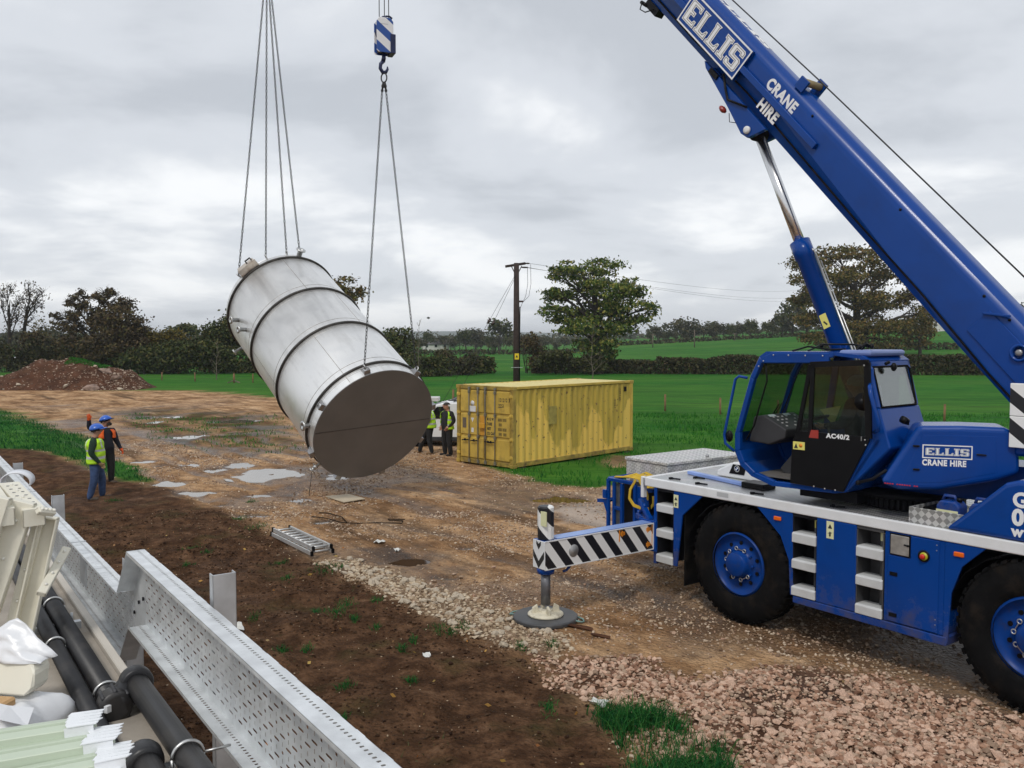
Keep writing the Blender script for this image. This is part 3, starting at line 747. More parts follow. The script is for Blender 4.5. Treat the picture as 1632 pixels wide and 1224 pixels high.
# ------------------------------------------------------------------ trees, bushes, hedges
BARK = mat("tree_bark", (0.028, 0.022, 0.017), 0.9, 0, 0.35, 3, 0.4, 12)
BARKP = mat("pale_dry_bark", (0.13, 0.105, 0.08), 0.9, 0, 0.3, 3)
OAKG = leafmat("oak_leaf_green", [(0.016, 0.040, 0.008), (0.045, 0.090, 0.014), (0.095, 0.14, 0.022), (0.18, 0.20, 0.036), (0.24, 0.20, 0.05)])
OAKA = leafmat("oak_leaf_turning", [(0.030, 0.032, 0.009), (0.080, 0.074, 0.017), (0.15, 0.118, 0.027), (0.17, 0.095, 0.027), (0.095, 0.11, 0.025)])
DARKL = leafmat("dark_brown_leaf", [(0.022, 0.016, 0.009), (0.055, 0.040, 0.018), (0.105, 0.068, 0.028), (0.078, 0.074, 0.024)])
HEDGEL = leafmat("hedge_leaf", [(0.016, 0.020, 0.008), (0.034, 0.040, 0.013), (0.060, 0.058, 0.019), (0.080, 0.055, 0.026)])
GREENL = leafmat("dark_green_leaf", [(0.016, 0.028, 0.009), (0.038, 0.056, 0.014), (0.068, 0.080, 0.020), (0.11, 0.092, 0.028)])
YELL = leafmat("autumn_yellow_leaf", [(0.05, 0.046, 0.010), (0.11, 0.085, 0.014), (0.17, 0.125, 0.02), (0.06, 0.065, 0.016)])
FARL = leafmat("far_tree_leaf", [(0.022, 0.027, 0.014), (0.040, 0.046, 0.020), (0.062, 0.060, 0.025), (0.080, 0.062, 0.028)])

def clumpleaves(cl, n_, size, sub=9, spread=0.30, squash=0.75):
    vol = np.array([c[3] * c[5] for c in cl]); share = np.maximum(1, (n_ * vol / vol.sum()).astype(int))
    P = []
    for (cx, cy, cz, rx, ry, rz), k in zip(cl, share):
        d = rng.normal(size=(sub, 3)); d /= np.linalg.norm(d, axis=1)[:, None]
        d *= rng.uniform(0.35, 1.0, (sub, 1)) ** 0.6
        sc_ = np.array([cx, cy, cz]) + d * np.array([rx, ry, rz])
        w = rng.integers(0, sub, k)
        P.append(sc_[w] + rng.normal(size=(k, 3)) * np.array([rx, ry, rz * squash]) * spread)
    P = np.concatenate(P)
    return leafcards(P, rng.uniform(0.55, 1.25, len(P)) * size)
def limb(mb, a, b, r0, r1, sag=0.1, n=5, k=6):
    a, b = Vector(a), Vector(b); d = (b - a).length
    off = Vector((random.uniform(-1, 1), random.uniform(-1, 1), random.uniform(0.2, 1))) * d * sag
    pts = []
    for i in range(k + 1):
        t = i / k
        w = Vector((random.uniform(-1, 1), random.uniform(-1, 1), random.uniform(-1, 1))) * d * 0.025 * (0 < i < k)
        pts.append(a.lerp(b, t) + off * math.sin(math.pi * t) + w)
    mb.tube(pts, [r0 + (r1 - r0) * i / k for i in range(k + 1)], n, cap=False)
    return pts
def tree(name, label, base, clumps, tr, nleaf, lsize, lmat, bark=None, group=None, sub=9, spread=0.3, twigs=7, twigr=0.018, fork=0.35, leafless=False):
    """trunk with limbs reaching every clump of the crown; crown of single leaves gathered in sprays"""
    base = Vector(base)
    root = thing(name, label, "tree", base, 0, group)
    cl = [(c[0] - base.x, c[1] - base.y, c[2] - base.z, c[3], c[4], c[5]) for c in clumps]
    top = max(c[2] for c in cl); mid = sum(c[0] for c in cl) / len(cl)
    mb = MB()
    f = Vector((mid * 0.3, 0, top * fork))
    tp = [Vector((0, 0, -0.2)), Vector((0, 0, 0.05)) + f * 0.05, f * 0.5 + Vector((tr * 0.3, 0, 0)), f, Vector((mid * 0.6, 0, top * (fork + 1) / 2)), Vector((mid * 0.9, 0.1, top * 0.88))]
    mb.tube(tp, [tr * 1.35, tr * 1.1, tr * 0.9, tr * 0.75, tr * 0.4, tr * 0.12], 9)
    for c in cl:
        cc = Vector(c[:3]); h = min(max(c[2] * 0.62, top * fork * 0.55), top * 0.8)
        t = h / top
        if h < f.z: s_ = f * (h / f.z)
        else: s_ = f.lerp(tp[-1], (h - f.z) / (tp[-1].z - f.z))
        r0 = tr * max(0.18, 0.5 * (1 - t * 0.7))
        pts = limb(mb, s_, cc, r0, r0 * 0.3, 0.12)
        for q in range(twigs):
            d = Vector(rng.normal(size=3)); d.normalize()
            e_ = cc + Vector((d.x * c[3], d.y * c[4], d.z * c[5] * 0.9 + c[5] * 0.15)) * random.uniform(0.6, 1.05)
            p0 = pts[random.choice((3, 4, 5, 6))]
            tw = limb(mb, p0, e_, r0 * 0.28 + twigr, twigr * 0.5, 0.12, 4, 4)
            if leafless:
                for q2 in range(3):
                    d2 = Vector(rng.normal(size=3)); d2.normalize()
                    limb(mb, tw[random.choice((2, 3))], e_ + d2 * c[5] * 0.4, twigr * 0.8, twigr * 0.35, 0.1, 3, 3)
    mb.build("trunk", bark or BARK, root)
    if nleaf:
        V, F = clumpleaves(cl, nleaf, lsize, sub, spread)
        npmesh("crown", V, F, lmat, root)
    return root
def pc(px, py, rx, ry, Y_, dy=None):
    p = at(px, py, Y_); k = Y_ / FPX
    ry_ = rx * k * 0.9
    p.y += (random.uniform(-0.8, 0.8) * rx * k) if dy is None else dy
    return (p.x, p.y, p.z, rx * k, ry_, ry * k)
def onground(px, Y_):
    x_ = (px - 816) / FPX * Y_ * 1.0013
    return (x_, Y_, float(ground_z(x_, Y_)))

# the big green oak behind the container
oc = [(962, 424, 32, 15), (915, 430, 26, 13), (888, 438, 20, 11), (940, 446, 40, 16), (884, 468, 20, 11), (920, 470, 34, 16), (877, 493, 18, 10), (965, 462, 34, 18), (905, 500, 30, 15), (950, 492, 42, 18), (1000, 468, 26, 15), (985, 495, 34, 16), (1030, 492, 20, 11), (1012, 512, 28, 12), (930, 520, 40, 14), (975, 522, 34, 13), (950, 545, 34, 20), (912, 524, 22, 9), (955, 570, 22, 20), (1000, 450, 14, 8)]
tree("oak_tree", "broad green oak in the field behind the yellow container", onground(952, 99), [pc(*c, 99) for c in oc], 0.62, 17500, 0.20, OAKG, sub=12, spread=0.26, twigs=9, fork=0.33)
# the turning oak behind the crane
oc = [(1345, 402, 40, 14), (1300, 420, 32, 16), (1395, 412, 36, 16), (1280, 448, 22, 14), (1335, 436, 40, 18), (1385, 445, 44, 18), (1428, 440, 26, 16), (1450, 470, 26, 16), (1300, 478, 34, 16), (1355, 478, 46, 18), (1410, 486, 44, 18), (1275, 478, 16, 10), (1465, 500, 22, 16), (1325, 512, 38, 16), (1375, 516, 44, 16), (1425, 520, 40, 16), (1290, 508, 24, 12), (1340, 540, 46, 12), (1400, 542, 40, 12), (1300, 540, 22, 10)]
tree("oak_tree", "large oak with rusty turning leaves seen under the blue boom", onground(1368, 152), [pc(*c, 152) for c in oc], 0.95, 26000, 0.27, OAKA, sub=12, spread=0.27, twigs=9, fork=0.3)
tree("field_tree", "small rounded brown tree right of the rusty oak", onground(1465, 158), [pc(px, py, rx, ry, 158) for px, py, rx, ry in [(1462, 515, 20, 13), (1450, 530, 16, 10), (1475, 530, 18, 12), (1463, 545, 18, 8)]], 0.3, 3000, 0.27, OAKA, sub=10)
# behind the tank
tree("oak_tree", "brown leaved tree showing above the tilted tank", onground(540, 100), [pc(px, py, rx, ry, 100) for px, py, rx, ry in [(545, 455, 24, 12), (560, 466, 18, 12), (530, 470, 24, 14), (552, 482, 22, 10), (510, 490, 26, 16), (535, 500, 26, 14), (520, 530, 40, 20)]], 0.45, 6000, 0.20, OAKA, sub=11)
tree("field_tree", "dark rounded tree right of the hanging tank", onground(637, 96), [pc(px, py, rx, ry, 96) for px, py, rx, ry in [(634, 536, 22, 12), (620, 550, 18, 14), (648, 552, 18, 16), (635, 568, 26, 18), (612, 575, 20, 18), (655, 580, 18, 16), (636, 595, 26, 12)]], 0.3, 6000, 0.19, GREENL, sub=12, spread=0.33)
# left
lt = [(164, 468, 18, 13), (140, 478, 20, 14), (114, 481, 13, 9), (180, 480, 20, 13), (200, 485, 16, 14), (108, 508, 18, 13), (88, 507, 10, 11), (145, 500, 24, 14), (125, 522, 26, 12), (170, 498, 24, 14)]
tree("ash_tree", "tall thinning tree with dark leaves behind the earth heap", onground(152, 104), [pc(*c, 104) for c in lt], 0.42, 5200, 0.17, DARKL, sub=12, spread=0.2, twigs=14, twigr=0.022, fork=0.4, leafless=True)
lt = [(190, 504, 26, 15), (170, 522, 30, 16), (205, 520, 24, 16), (220, 530, 16, 12), (185, 545, 40, 18), (150, 545, 30, 16), (215, 555, 24, 16), (180, 570, 46, 16)]
tree("field_tree", "dense dark brown tree at the right flank of the thinning tree", onground(188, 101), [pc(*c, 101) for c in lt], 0.4, 13000, 0.19, DARKL, sub=14, spread=0.32)
lt = [(45, 460, 16, 14), (62, 466, 12, 11), (36, 478, 14, 16), (55, 490, 16, 14), (40, 505, 14, 16), (58, 478, 12, 12)]
tree("bare_tree", "tall bare tree with a few leaves near the left edge, right stem of the pair", onground(36, 108), [pc(*c, 108) for c in lt], 0.27, 420, 0.15, DARKL, sub=10, spread=0.3, twigs=12, twigr=0.022, fork=0.5, leafless=True)
lt = [(22, 462, 14, 14), (8, 480, 12, 16), (24, 485, 12, 16), (12, 510, 14, 16), (28, 505, 10, 14), (0, 465, 10, 12)]
tree("bare_tree", "tall bare tree at the left edge leaning a little left", onground(16, 106), [pc(*c, 106) for c in lt], 0.25, 380, 0.15, DARKL, sub=10, spread=0.3, twigs=12, twigr=0.022, fork=0.5, leafless=True)
lt = [(68, 522, 14, 14), (56, 540, 14, 12), (78, 545, 12, 12), (40, 540, 14, 12)]
tree("sapling_tree", "thin pale leaved tree between the bare trees and the thinning tree", onground(64, 112), [pc(*c, 112) for c in lt], 0.12, 700, 0.15, YELL, sub=10, spread=0.3, twigs=10, fork=0.4)
lt = [(293, 521, 14, 6), (282, 529, 14, 6), (303, 528, 12, 6)]
tree("oak_tree", "small flat topped oak standing above the autumn hedge", onground(292, 150), [pc(*c, 150) for c in lt], 0.3, 1500, 0.24, GREENL, sub=10)
# leafless saplings
def bare_sapling(label, px, py0, py1, Y_, wd):
    b0 = onground(px, Y_); root = thing("bare_sapling", label, "sapling", b0)
    mb = MB(); H_ = at(px, py1, Y_).z - b0[2]
    st = limb(mb, (0, 0, -0.1), (H_ * 0.04, 0, H_), 0.05, 0.012, 0.03, 5, 8)
    for i in range(1, 8):
        for s2 in (-1, 1):
            if random.random() < 0.75:
                L_ = H_ * random.uniform(0.18, 0.36) * (1.15 - i / 9)
                e_ = st[i] + Vector((s2 * L_ * wd, random.uniform(-0.3, 0.3) * L_, L_ * random.uniform(0.5, 1.0)))
                q = limb(mb, st[i], e_, 0.024, 0.008, 0.08, 4, 4)
                for _ in range(2): limb(mb, q[2], q[2] + Vector((s2 * random.uniform(0, 0.5), random.uniform(-0.4, 0.4), random.uniform(0.3, 0.8))) * L_ * 0.6, 0.011, 0.005, 0.05, 3, 3)
    mb.build("trunk", BARKP, root)
bare_sapling("leafless pale sapling in front of the green oak's trunk", 944, 607, 515, 84, 0.9)
bare_sapling("thin leafless sapling between the tank chain and the dark tree", 666, 600, 510, 90, 0.35)
bare_sapling("leafless sapling before the dark hedge right of the earth heap", 345, 612, 540, 84, 0.5)

def bush(name, label, px, py, rx, ry, Y_, n_, lm, size=0.2, cat="bush", group=None, dense=0.42):
    """a thicket with stems inside and a foliage body of single leaves; px,py = middle, base on the ground"""
    b0 = onground(px, Y_); root = thing(name, label, cat, b0, 0, group)
    k = Y_ / FPX; H_ = (at(px, py - ry, Y_).z - b0[2]); w = rx * k
    mb = MB()
    for i in range(9):
        a = random.uniform(-0.8, 0.8)
        limb(mb, (a * w * 0.6, random.uniform(-0.3, 0.3) * w, -0.1), (a * w * 1.0, random.uniform(-0.5, 0.5) * w, H_ * random.uniform(0.5, 0.92)), 0.05, 0.012, 0.08, 4, 4)
    mb.build("stems", BARK, root)
    cl = []
    nc = max(7, int(10 * w / max(H_, 0.5)))
    for i in range(nc):
        fx_ = random.uniform(-0.85, 0.85); t = random.uniform(0.12, 0.85)
        edge = math.sqrt(max(0.1, 1 - fx_ * fx_))
        cl.append((fx_ * w, random.uniform(-0.5, 0.5) * min(w, 1.6), H_ * t * (0.35 + 0.65 * edge), w * 0.3 + 0.2, min(w, 1.4) * 0.5, H_ * 0.22))
    V, F = clumpleaves(cl, n_, size, 10, dense)
    V[:, 2] = np.maximum(V[:, 2], 0.02)
    npmesh("foliage", V, F, lm, root)
    return root
bush("thicket", "dark tangled bush left of the power pole", 728, 568, 30, 34, 95, 5200, HEDGEL, 0.19)
bush("thicket", "low dark undergrowth bush at the foot of the stay wires", 700, 586, 44, 20, 92, 4200, GREENL, 0.18)
bush("thicket", "thin reddish bush right of the power pole", 850, 562, 26, 32, 100, 2600, DARKL, 0.16, dense=0.4)
bush("thicket", "olive green bush under the oak beside the hedge", 905, 580, 46, 22, 97, 5200, leafmat("olive_leaf", [(0.02, 0.024, 0.008), (0.04, 0.05, 0.012), (0.075, 0.08, 0.02), (0.04, 0.03, 0.012)]), 0.17)
# clipped field hedges: a twiggy core inside a skin of leaves
def hedge(label, pts, h, thick, dens, lm, size=0.17, group=None):
    pts = [Vector((p[0], p[1], 0)) for p in pts]
    root = thing("hedge", label, "hedge", (pts[0].x, pts[0].y, float(ground_z(pts[0].x, pts[0].y))), 0, group)
    o_ = root.location
    P = []; mb = MB()
    for a, b_ in zip(pts, pts[1:]):
        L_ = (b_ - a).length; d = (b_ - a) / L_; nn = Vector((-d.y, d.x, 0))
        k = int(L_ * dens)
        t = rng.uniform(0, L_, k); q = rng.normal(0, 0.33, k) * thick
        hh = h * (0.72 + 0.5 * fbm(t + a.x, t * 0 + a.y, 3.5, 4, 5))
        z = hh * rng.uniform(0, 1, k) ** 0.85
        X = a.x + d.x * t + nn.x * q; Y_ = a.y + d.y * t + nn.y * q
        P.append(np.stack([X - o_.x, Y_ - o_.y, z + ground_z(X, Y_) - o_.z], 1))
        for i in range(int(L_ / 1.1)):
            p = a + d * (i * 1.1 + random.uniform(0, 0.8)); g = float(ground_z(p.x, p.y)) - o_.z
            for _ in range(2):
                mb.tube([Vector((p.x - o_.x, p.y - o_.y, g - 0.1)), Vector((p.x - o_.x + random.uniform(-0.5, 0.5), p.y - o_.y + random.uniform(-0.3, 0.3), g + h * random.uniform(0.55, 0.9)))], 0.035, 4, cap=False)
    mb.build("stems", BARK, root)
    P = np.concatenate(P)
    V, F = leafcards(P, rng.uniform(0.6, 1.3, len(P)) * size)
    npmesh("foliage", V, F, lm, root)
hedge("long dark hedge across the field behind the crane cab", [(16, 98), (30, 97), (62, 93), (90, 92)], 2.15, 1.0, 520, HEDGEL, 0.17)
hedge("hedge beyond the near field, left of the power pole", [(-11, 97), (-6, 98), (-2, 100)], 1.9, 1.2, 480, GREENL, 0.18)
hedge("low hedge between the oak and the power pole", [(2.5, 101), (8, 100), (16, 98)], 1.7, 1.0, 480, HEDGEL, 0.17)
# hedgerow at the left, bush by bush
for args in [("tall olive bush at the left end of the hedgerow", 14, 566, 60, 46, 103, 9500, HEDGEL), ("brown bush behind the earth heap", 95, 566, 60, 40, 104, 9500, DARKL), ("dark low bush below the thinning tree", 150, 578, 66, 36, 100, 9000, HEDGEL),
             ("golden bush right of the dense brown tree", 262, 556, 44, 40, 103, 7500, YELL), ("dark green bush at the hedge foot beside the golden bush", 245, 578, 60, 32, 98, 9000, GREENL), ("yellow topped tall bush left of the tank", 322, 552, 42, 42, 104, 7500, YELL),
             ("dark bush in the hedge below the yellow topped bush", 305, 576, 60, 38, 99, 10000, GREENL), ("big dark green bush just left of the tank", 378, 556, 56, 52, 102, 13000, GREENL), ("dark bush at the tank's lower left edge", 440, 566, 60, 46, 101, 10000, GREENL), ("dark bush hidden mostly behind the tank", 500, 572, 50, 32, 100, 4000, HEDGEL), ("dark bush right behind the tank's lower end", 580, 580, 40, 26, 98, 4000, GREENL)]:
    lab, *a_ = args
    bush("hedgerow_bush", lab, *a_, size=0.2, group="bushes of the left hedgerow")

# far trees: small copies of three kinds
protos = []
for k, (lm, w_, h_) in enumerate(((FARL, 4.2, 7.5), (FARL, 5.2, 6.5), (GREENL, 3.6, 8.5))):
    cl = [(random.uniform(-0.6, 0.6) * w_, random.uniform(-0.6, 0.6) * w_, h_ * random.uniform(0.35, 0.85), w_ * 0.42, w_ * 0.4, h_ * 0.2) for _ in range(9)]
    root = tree("far_tree", "small dark tree in the far line behind the power pole", (0, 0, 0), cl, 0.25, 900, 0.42, lm, sub=8, spread=0.36, twigs=2, twigr=0.05, group="trees along the far field edge")
    protos.append(root)
spots = []
for px in range(655, 905, 11): spots.append((px + random.uniform(-4, 4), random.uniform(255, 330), random.uniform(0.40, 0.85)))
for px in range(1040, 1290, 10): spots.append((px + random.uniform(-4, 4), random.uniform(262, 300), random.uniform(0.35, 0.75)))
for px in range(1480, 1720, 15): spots.append((px + random.uniform(-4, 4), random.uniform(262, 300), random.uniform(0.6, 1.0)))
for px in range(-40, 480, 24): spots.append((px + random.uniform(-8, 8), random.uniform(190, 240), random.uniform(0.55, 0.9)))
spots += [(795, 262, 1.15), (757, 285, 1.0), (1090, 262, 1.05), (1262, 258, 1.25), (1245, 262, 1.0), (1285, 256, 1.1)]
for i, (px, Y_, s_) in enumerate(spots):
    o = protos[i % 3] if i < 3 else dup(protos[i % 3])
    o["label"] = "small dark tree in the far line behind the power pole" if 600 < px < 1000 else "small dark tree on the rise between the green oak and the boom" if 1000 < px < 1300 else "small dark tree on the rise right of the boom" if px > 1300 else "small dark tree beyond the left hedgerow"
    o.location = onground(px, Y_); o.rotation_euler = (0, 0, random.uniform(0, 6.28)); o.scale = (s_ * random.uniform(0.9, 1.25), s_ * random.uniform(0.9, 1.25), s_)
# hedges on the far slopes
hedge("thin far hedge along the top of the right hand field", [(25, 252), (60, 251), (110, 250)], 1.2, 1.2, 26, HEDGEL, 0.4)
hedge("thin far hedge across the fields behind the power pole", [(-30, 215), (0, 220), (24, 226)], 1.2, 1.2, 26, HEDGEL, 0.4)
hedge("far hedge line right behind the rusty oak", [(60, 172), (90, 170), (130, 168)], 1.3, 1.0, 36, HEDGEL, 0.35)
# the wood that closes the view
x = rng.uniform(-420, 420, 9000); yb = rng.uniform(420, 700, 9000)
P = np.stack([x, yb, np.abs(rng.normal(0, 1, 9000)) * 3.0 * (0.6 + 0.8 * fbm(x, yb * 0, 40, 4, 8)) + hill(x, yb) * 0.7], 1)
V, F = leafcards(P, rng.uniform(0.8, 2.2, len(P)))
npmesh("far_woods", V, F, FARL, kind="stuff", label="dark far woodland closing the view along the horizon")
# ================================================================== THE HANGING TANK
C0 = Vector((-3.267, 21.0, 1.833)); TA = Vector((-0.541, 0.672, 0.506)).normalized(); TR = 1.552
TU = TA.cross(Vector((0, 0, 1))).normalized(); TV = TU.cross(TA)
def stainless(name, base, rough):
    m, n, l, b = nodes(name)
    t = n.new("ShaderNodeTexCoord")
    z1 = n.new("ShaderNodeTexNoise"); z1.inputs["Scale"].default_value = 1.3; z1.inputs["Detail"].default_value = 8; z1.inputs["Roughness"].default_value = 0.65
    l.new(t.outputs["Object"], z1.inputs["Vector"])
    mp = n.new("ShaderNodeCombineXYZ")   # along the axis, and round the shell
    for k_, (ax_, f_) in enumerate(((TA, 0.55), (TU, 5.0), (TV, 5.0))):
        q_ = n.new("ShaderNodeVectorMath"); q_.operation = 'DOT_PRODUCT'; q_.inputs[1].default_value = ax_ * f_; l.new(t.outputs["Object"], q_.inputs[0]); l.new(q_.outputs["Value"], mp.inputs[k_])
    z2 = n.new("ShaderNodeTexNoise"); z2.inputs["Scale"].default_value = 1.0; z2.inputs["Detail"].default_value = 6; l.new(mp.outputs[0], z2.inputs["Vector"])
    ad = n.new("ShaderNodeMath"); l.new(z1.outputs["Fac"], ad.inputs[0]); l.new(z2.outputs["Fac"], ad.inputs[1])
    rp = n.new("ShaderNodeValToRGB"); e_ = rp.color_ramp.elements
    e_[0].position = 0.72; e_[0].color = (*[c * 0.88 for c in base], 1); e_[1].position = 1.25; e_[1].color = (*[min(1, c * 1.12) for c in base], 1)
    dv = n.new("ShaderNodeMath"); dv.operation = 'MULTIPLY'; dv.inputs[1].default_value = 1.0; l.new(ad.outputs[0], dv.inputs[0])
    l.new(dv.outputs[0], rp.inputs[0]); l.new(rp.outputs[0], b.inputs["Base Color"])
    b.inputs["Metallic"].default_value = 0.85
    rr = n.new("ShaderNodeMapRange"); rr.inputs[1].default_value = 0.35; rr.inputs[2].default_value = 0.65; rr.inputs[3].default_value = rough + 0.1; rr.inputs[4].default_value = rough - 0.08
    l.new(z1.outputs["Fac"], rr.inputs[0]); l.new(rr.outputs[0], b.inputs["Roughness"])
    bp = n.new("ShaderNodeBump"); bp.inputs["Strength"].default_value = 0.05; bp.inputs["Distance"].default_value = 0.03
    l.new(z1.outputs["Fac"], bp.inputs["Height"]); l.new(bp.outputs[0], b.inputs["Normal"])
    return m
STAIN = stainless("brushed_stainless", (0.80, 0.795, 0.78), 0.44)
STAINB = mat("ground_reflection_base_steel", (0.185, 0.175, 0.165), 0.5, 0.3, 0.12, 1.2, 0.02, 8)  # darker than the shell: the ground's reflection is put into the colour
RINGM = mat("ring_shade_dark_steel", (0.06, 0.055, 0.05), 0.5, 0.6, 0.3, 6)  # ring shadow put into the steel colour; handle and cord share the dark tone
SEAM = mat("heat_tinted_weld", (0.42, 0.40, 0.37), 0.5, 0.8, 0.3, 10)
STEELB = mat("bright_nozzle_steel", (0.55, 0.55, 0.54), 0.35, 0.9, 0.15, 10)
CHAINM = mat("chain_steel", (0.03, 0.03, 0.032), 0.5, 0.4, 0.3, 20)
def T(t, ang, r): return TA * t + (TU * math.cos(R(ang)) + TV * math.sin(R(ang))) * r
tank = thing("storage_tank", "huge stainless steel cylinder tank hanging tilted from two sets of chains", "tank", C0)
mb = MB(); NS = 96
mb.lathe([(TR, 0.02), (TR, 5.98), (TR - 0.012, 5.98), (TR - 0.012, 0.02)], (0, 0, 0), TA, NS, close=False)
mb.build("shell", STAIN, tank)
mb = MB(); mb.lathe([(0.01, 0.0), (TR - 0.004, 0.0), (TR - 0.004, 0.018), (0.01, 0.018)], (0, 0, 0), TA, NS, smooth=False); bp_ = mb.build("base_plate", STAINB, tank)
mb = MB(); mb.bar(T(-0.004, 184, TR - 0.03), T(-0.004, 4, TR - 0.03), 0.022, 0.008, TA); mb.build("weld_seam", mat("ground_weld", (0.10, 0.09, 0.08), 0.5, 0.3, 0.3, 10), bp_)
mb = MB(); mb.lathe([(TR, 5.98), (TR - 0.04, 6.06), (TR * 0.8, 6.17), (TR * 0.4, 6.32), (0.3, 6.38), (0.3, 6.46), (0.01, 6.46)], (0, 0, 0), TA, NS); mb.build("top_dome", STAIN, tank)
for t in (0.357, 2.223, 3.999, 5.789):
    mb = MB(); mb.lathe([(TR - 0.005, t - 0.03), (TR + 0.045, t - 0.03), (TR + 0.05, t + 0.012), (TR - 0.005, t + 0.03)], (0, 0, 0), TA, NS, close=False); mb.build("stiffening_ring", RINGM, tank)
    if t < 5:
        for dt, w_ in ((0.24, 0.016), (-0.12, 0.008)):
            mb = MB(); mb.lathe([(TR - 0.001, t + dt - w_), (TR + 0.0025, t + dt), (TR - 0.001, t + dt + w_)], (0, 0, 0), TA, NS, close=False); mb.build("weld_seam", SEAM, tank)
for t0, t1, ang in ((0.06, 2.2, 128), (2.25, 3.97, 78), (2.25, 3.97, 190), (4.02, 5.77, 104), (0.06, 2.2, 40)):
    mb = MB(); mb.bar(T(t0, ang, TR), T(t1, ang, TR), 0.014, 0.006, T(0, ang, 1)); mb.build("weld_seam", SEAM, tank)
def nozzle(t, ang, L_=0.22, r=0.055, fl=0.10, d=None):
    mb = MB(); dr = T(0, ang, 1) if d is None else d; o = T(t, ang, TR - 0.02)
    mb.lathe([(r, 0), (r, L_), (fl, L_), (fl, L_ + 0.03), (r * 0.8, L_ + 0.03), (r * 0.8, L_ - 0.05)], o, dr, 16)
    for k in range(8):
        x_ = dr.orthogonal().normalized(); y_ = dr.cross(x_); a_ = k * math.pi / 4
        mb.ball(o + dr * (L_ - 0.005) + (x_ * math.cos(a_) + y_ * math.sin(a_)) * fl * 0.82, 0.012, 6)
    return mb.build("pipe_nozzle", STEELB, tank)
nozzle(5.06, 180); nozzle(4.51, 179); nozzle(5.2, 217, 0.24, 0.04, 0.08); nozzle(0.30, 183, 0.16, 0.06, 0.12); nozzle(5.93, 84, 0.2, 0.07, 0.13)
# drain branch with valve near the bottom edge
mb = MB(); o = T(0.16, 226, TR - 0.02); dr = T(0, 226, 1)
mb.lathe([(0.035, 0), (0.035, 0.12), (0.055, 0.12), (0.055, 0.2), (0.035, 0.2), (0.035, 0.26), (0.07, 0.26), (0.07, 0.29)], o, dr, 14); mb.bar(o + dr * 0.16, o + dr * 0.16 + TA * 0.14, 0.02, 0.02); mb.build("drain_valve", STEELB, tank)
# manway box on the top rim
mb = MB(); oo = T(5.93, 137, TR + 0.1); X_ = T(0, 137 - 90, 1); Z_ = T(0, 137, 1)
M3 = Matrix((X_, TA, Z_)).transposed()
mb.box(oo, (0.50, 0.2, 0.2), M3); mb.box(oo - TA * 0.1 + Z_ * 0.02, (0.56, 0.02, 0.26), M3); mw = mb.build("manway_box", mat("rusty_box_steel", (0.55, 0.50, 0.44), 0.5, 0.6, 0.2, 4, dirt=(0.25, 0.13, 0.06), dirt_amt=0.7, dscale=5), tank, 0.008)
mb = MB(); mb.tube([oo + Z_ * 0.12 + X_ * 0.2, oo + Z_ * 0.2 + X_ * 0.2, oo + Z_ * 0.2 + X_ * 0.05, oo + Z_ * 0.12 + X_ * 0.05], 0.022, 7); mb.build("handle", RINGM, mw)
def lug(t, ang, k=1.0):
    mb = MB(); w = T(0, ang - 90, 1) * 0.065; n_ = T(0, ang, 1)
    for sg in (-1, 1):
        o = T(t, ang, TR - 0.01) + w * sg
        mb.prism([o - TA * 0.14, o + TA * 0.14, o - TA * 0.04 + n_ * 0.13, o - TA * 0.14 + n_ * 0.13], w.normalized() * 0.014)
    o = T(t, ang, TR - 0.01)
    mb.prism([o - TA * 0.14 - w * 1.15, o - TA * 0.14 + w * 1.25, o - TA * 0.14 + w * 1.25 + n_ * 0.13, o - TA * 0.14 - w * 1.15 + n_ * 0.13], TA * 0.016)
    mb.tube([o + n_ * 0.11 - w * 0.9 + TA * 0.0, o + n_ * 0.11 + w * 0.9], 0.018, 8)
    return mb.build("lifting_lug", STEEL, tank, 0.004)
for a_ in (112, 61.5, 159, 208, 250, 294, 339, 15): lug(0.17, a_)
for a_ in (149, 117, 96, 82):
    o_ = T(6.02, a_, TR - 0.03); n_ = T(0, a_, 1); mb = MB(); w = T(0, a_ - 90, 1); mb.prism([o_ - TA * 0.05, o_ + TA * 0.08, o_ + TA * 0.05 + n_ * 0.09, o_ - TA * 0.03 + n_ * 0.09], w * 0.02); mb.build("lifting_lug", STEEL, tank, 0.004)

def chain_mb(a, b, pitch=0.080, r=0.008, w=0.021):
    """separate oval links, each turned a quarter against its neighbour"""
    a, b = Vector(a), Vector(b); d = (b - a); L_ = d.length; d.normalize()
    x = d.orthogonal().normalized(); y = d.cross(x); mb = MB()
    n_ = max(2, int(L_ / pitch)); st = L_ / n_
    for i in range(n_):
        c = a + d * (st * (i + 0.5)); q = x if i % 2 else y
        hl = st * 0.62
        pts = []
        for k in range(8):
            t = 2 * math.pi * k / 8
            pts.append(c + q * math.cos(t) * w + d * (math.sin(t) * w + (hl - w) * (1 if math.sin(t) > 0.01 else -1 if math.sin(t) < -0.01 else 0)))
        mb.tube(pts, r, 4, closed=True)
    return mb
def ring_mb(c, ax, R_, r, sx=1.0, n=18):
    ax = Vector(ax).normalized(); x = Vector((0, 0, 1)); x = (x - ax * x.dot(ax)).normalized(); y = ax.cross(x); mb = MB()
    mb.tube([Vector(c) + x * math.cos(t) * R_ * sx + y * math.sin(t) * R_ for t in [2 * math.pi * k / n for k in range(n)]], r, 7, closed=True); return mb
HK = at(612, 124, 20.42)
sl = thing("chain_sling", "two leg chain sling hanging from the striped hook block", "chain", HK)
ring_mb((0, 0, 0.0), (0.3, 1, 0), 0.07, 0.016, 1.45).build("master_link", CHAINM, sl)
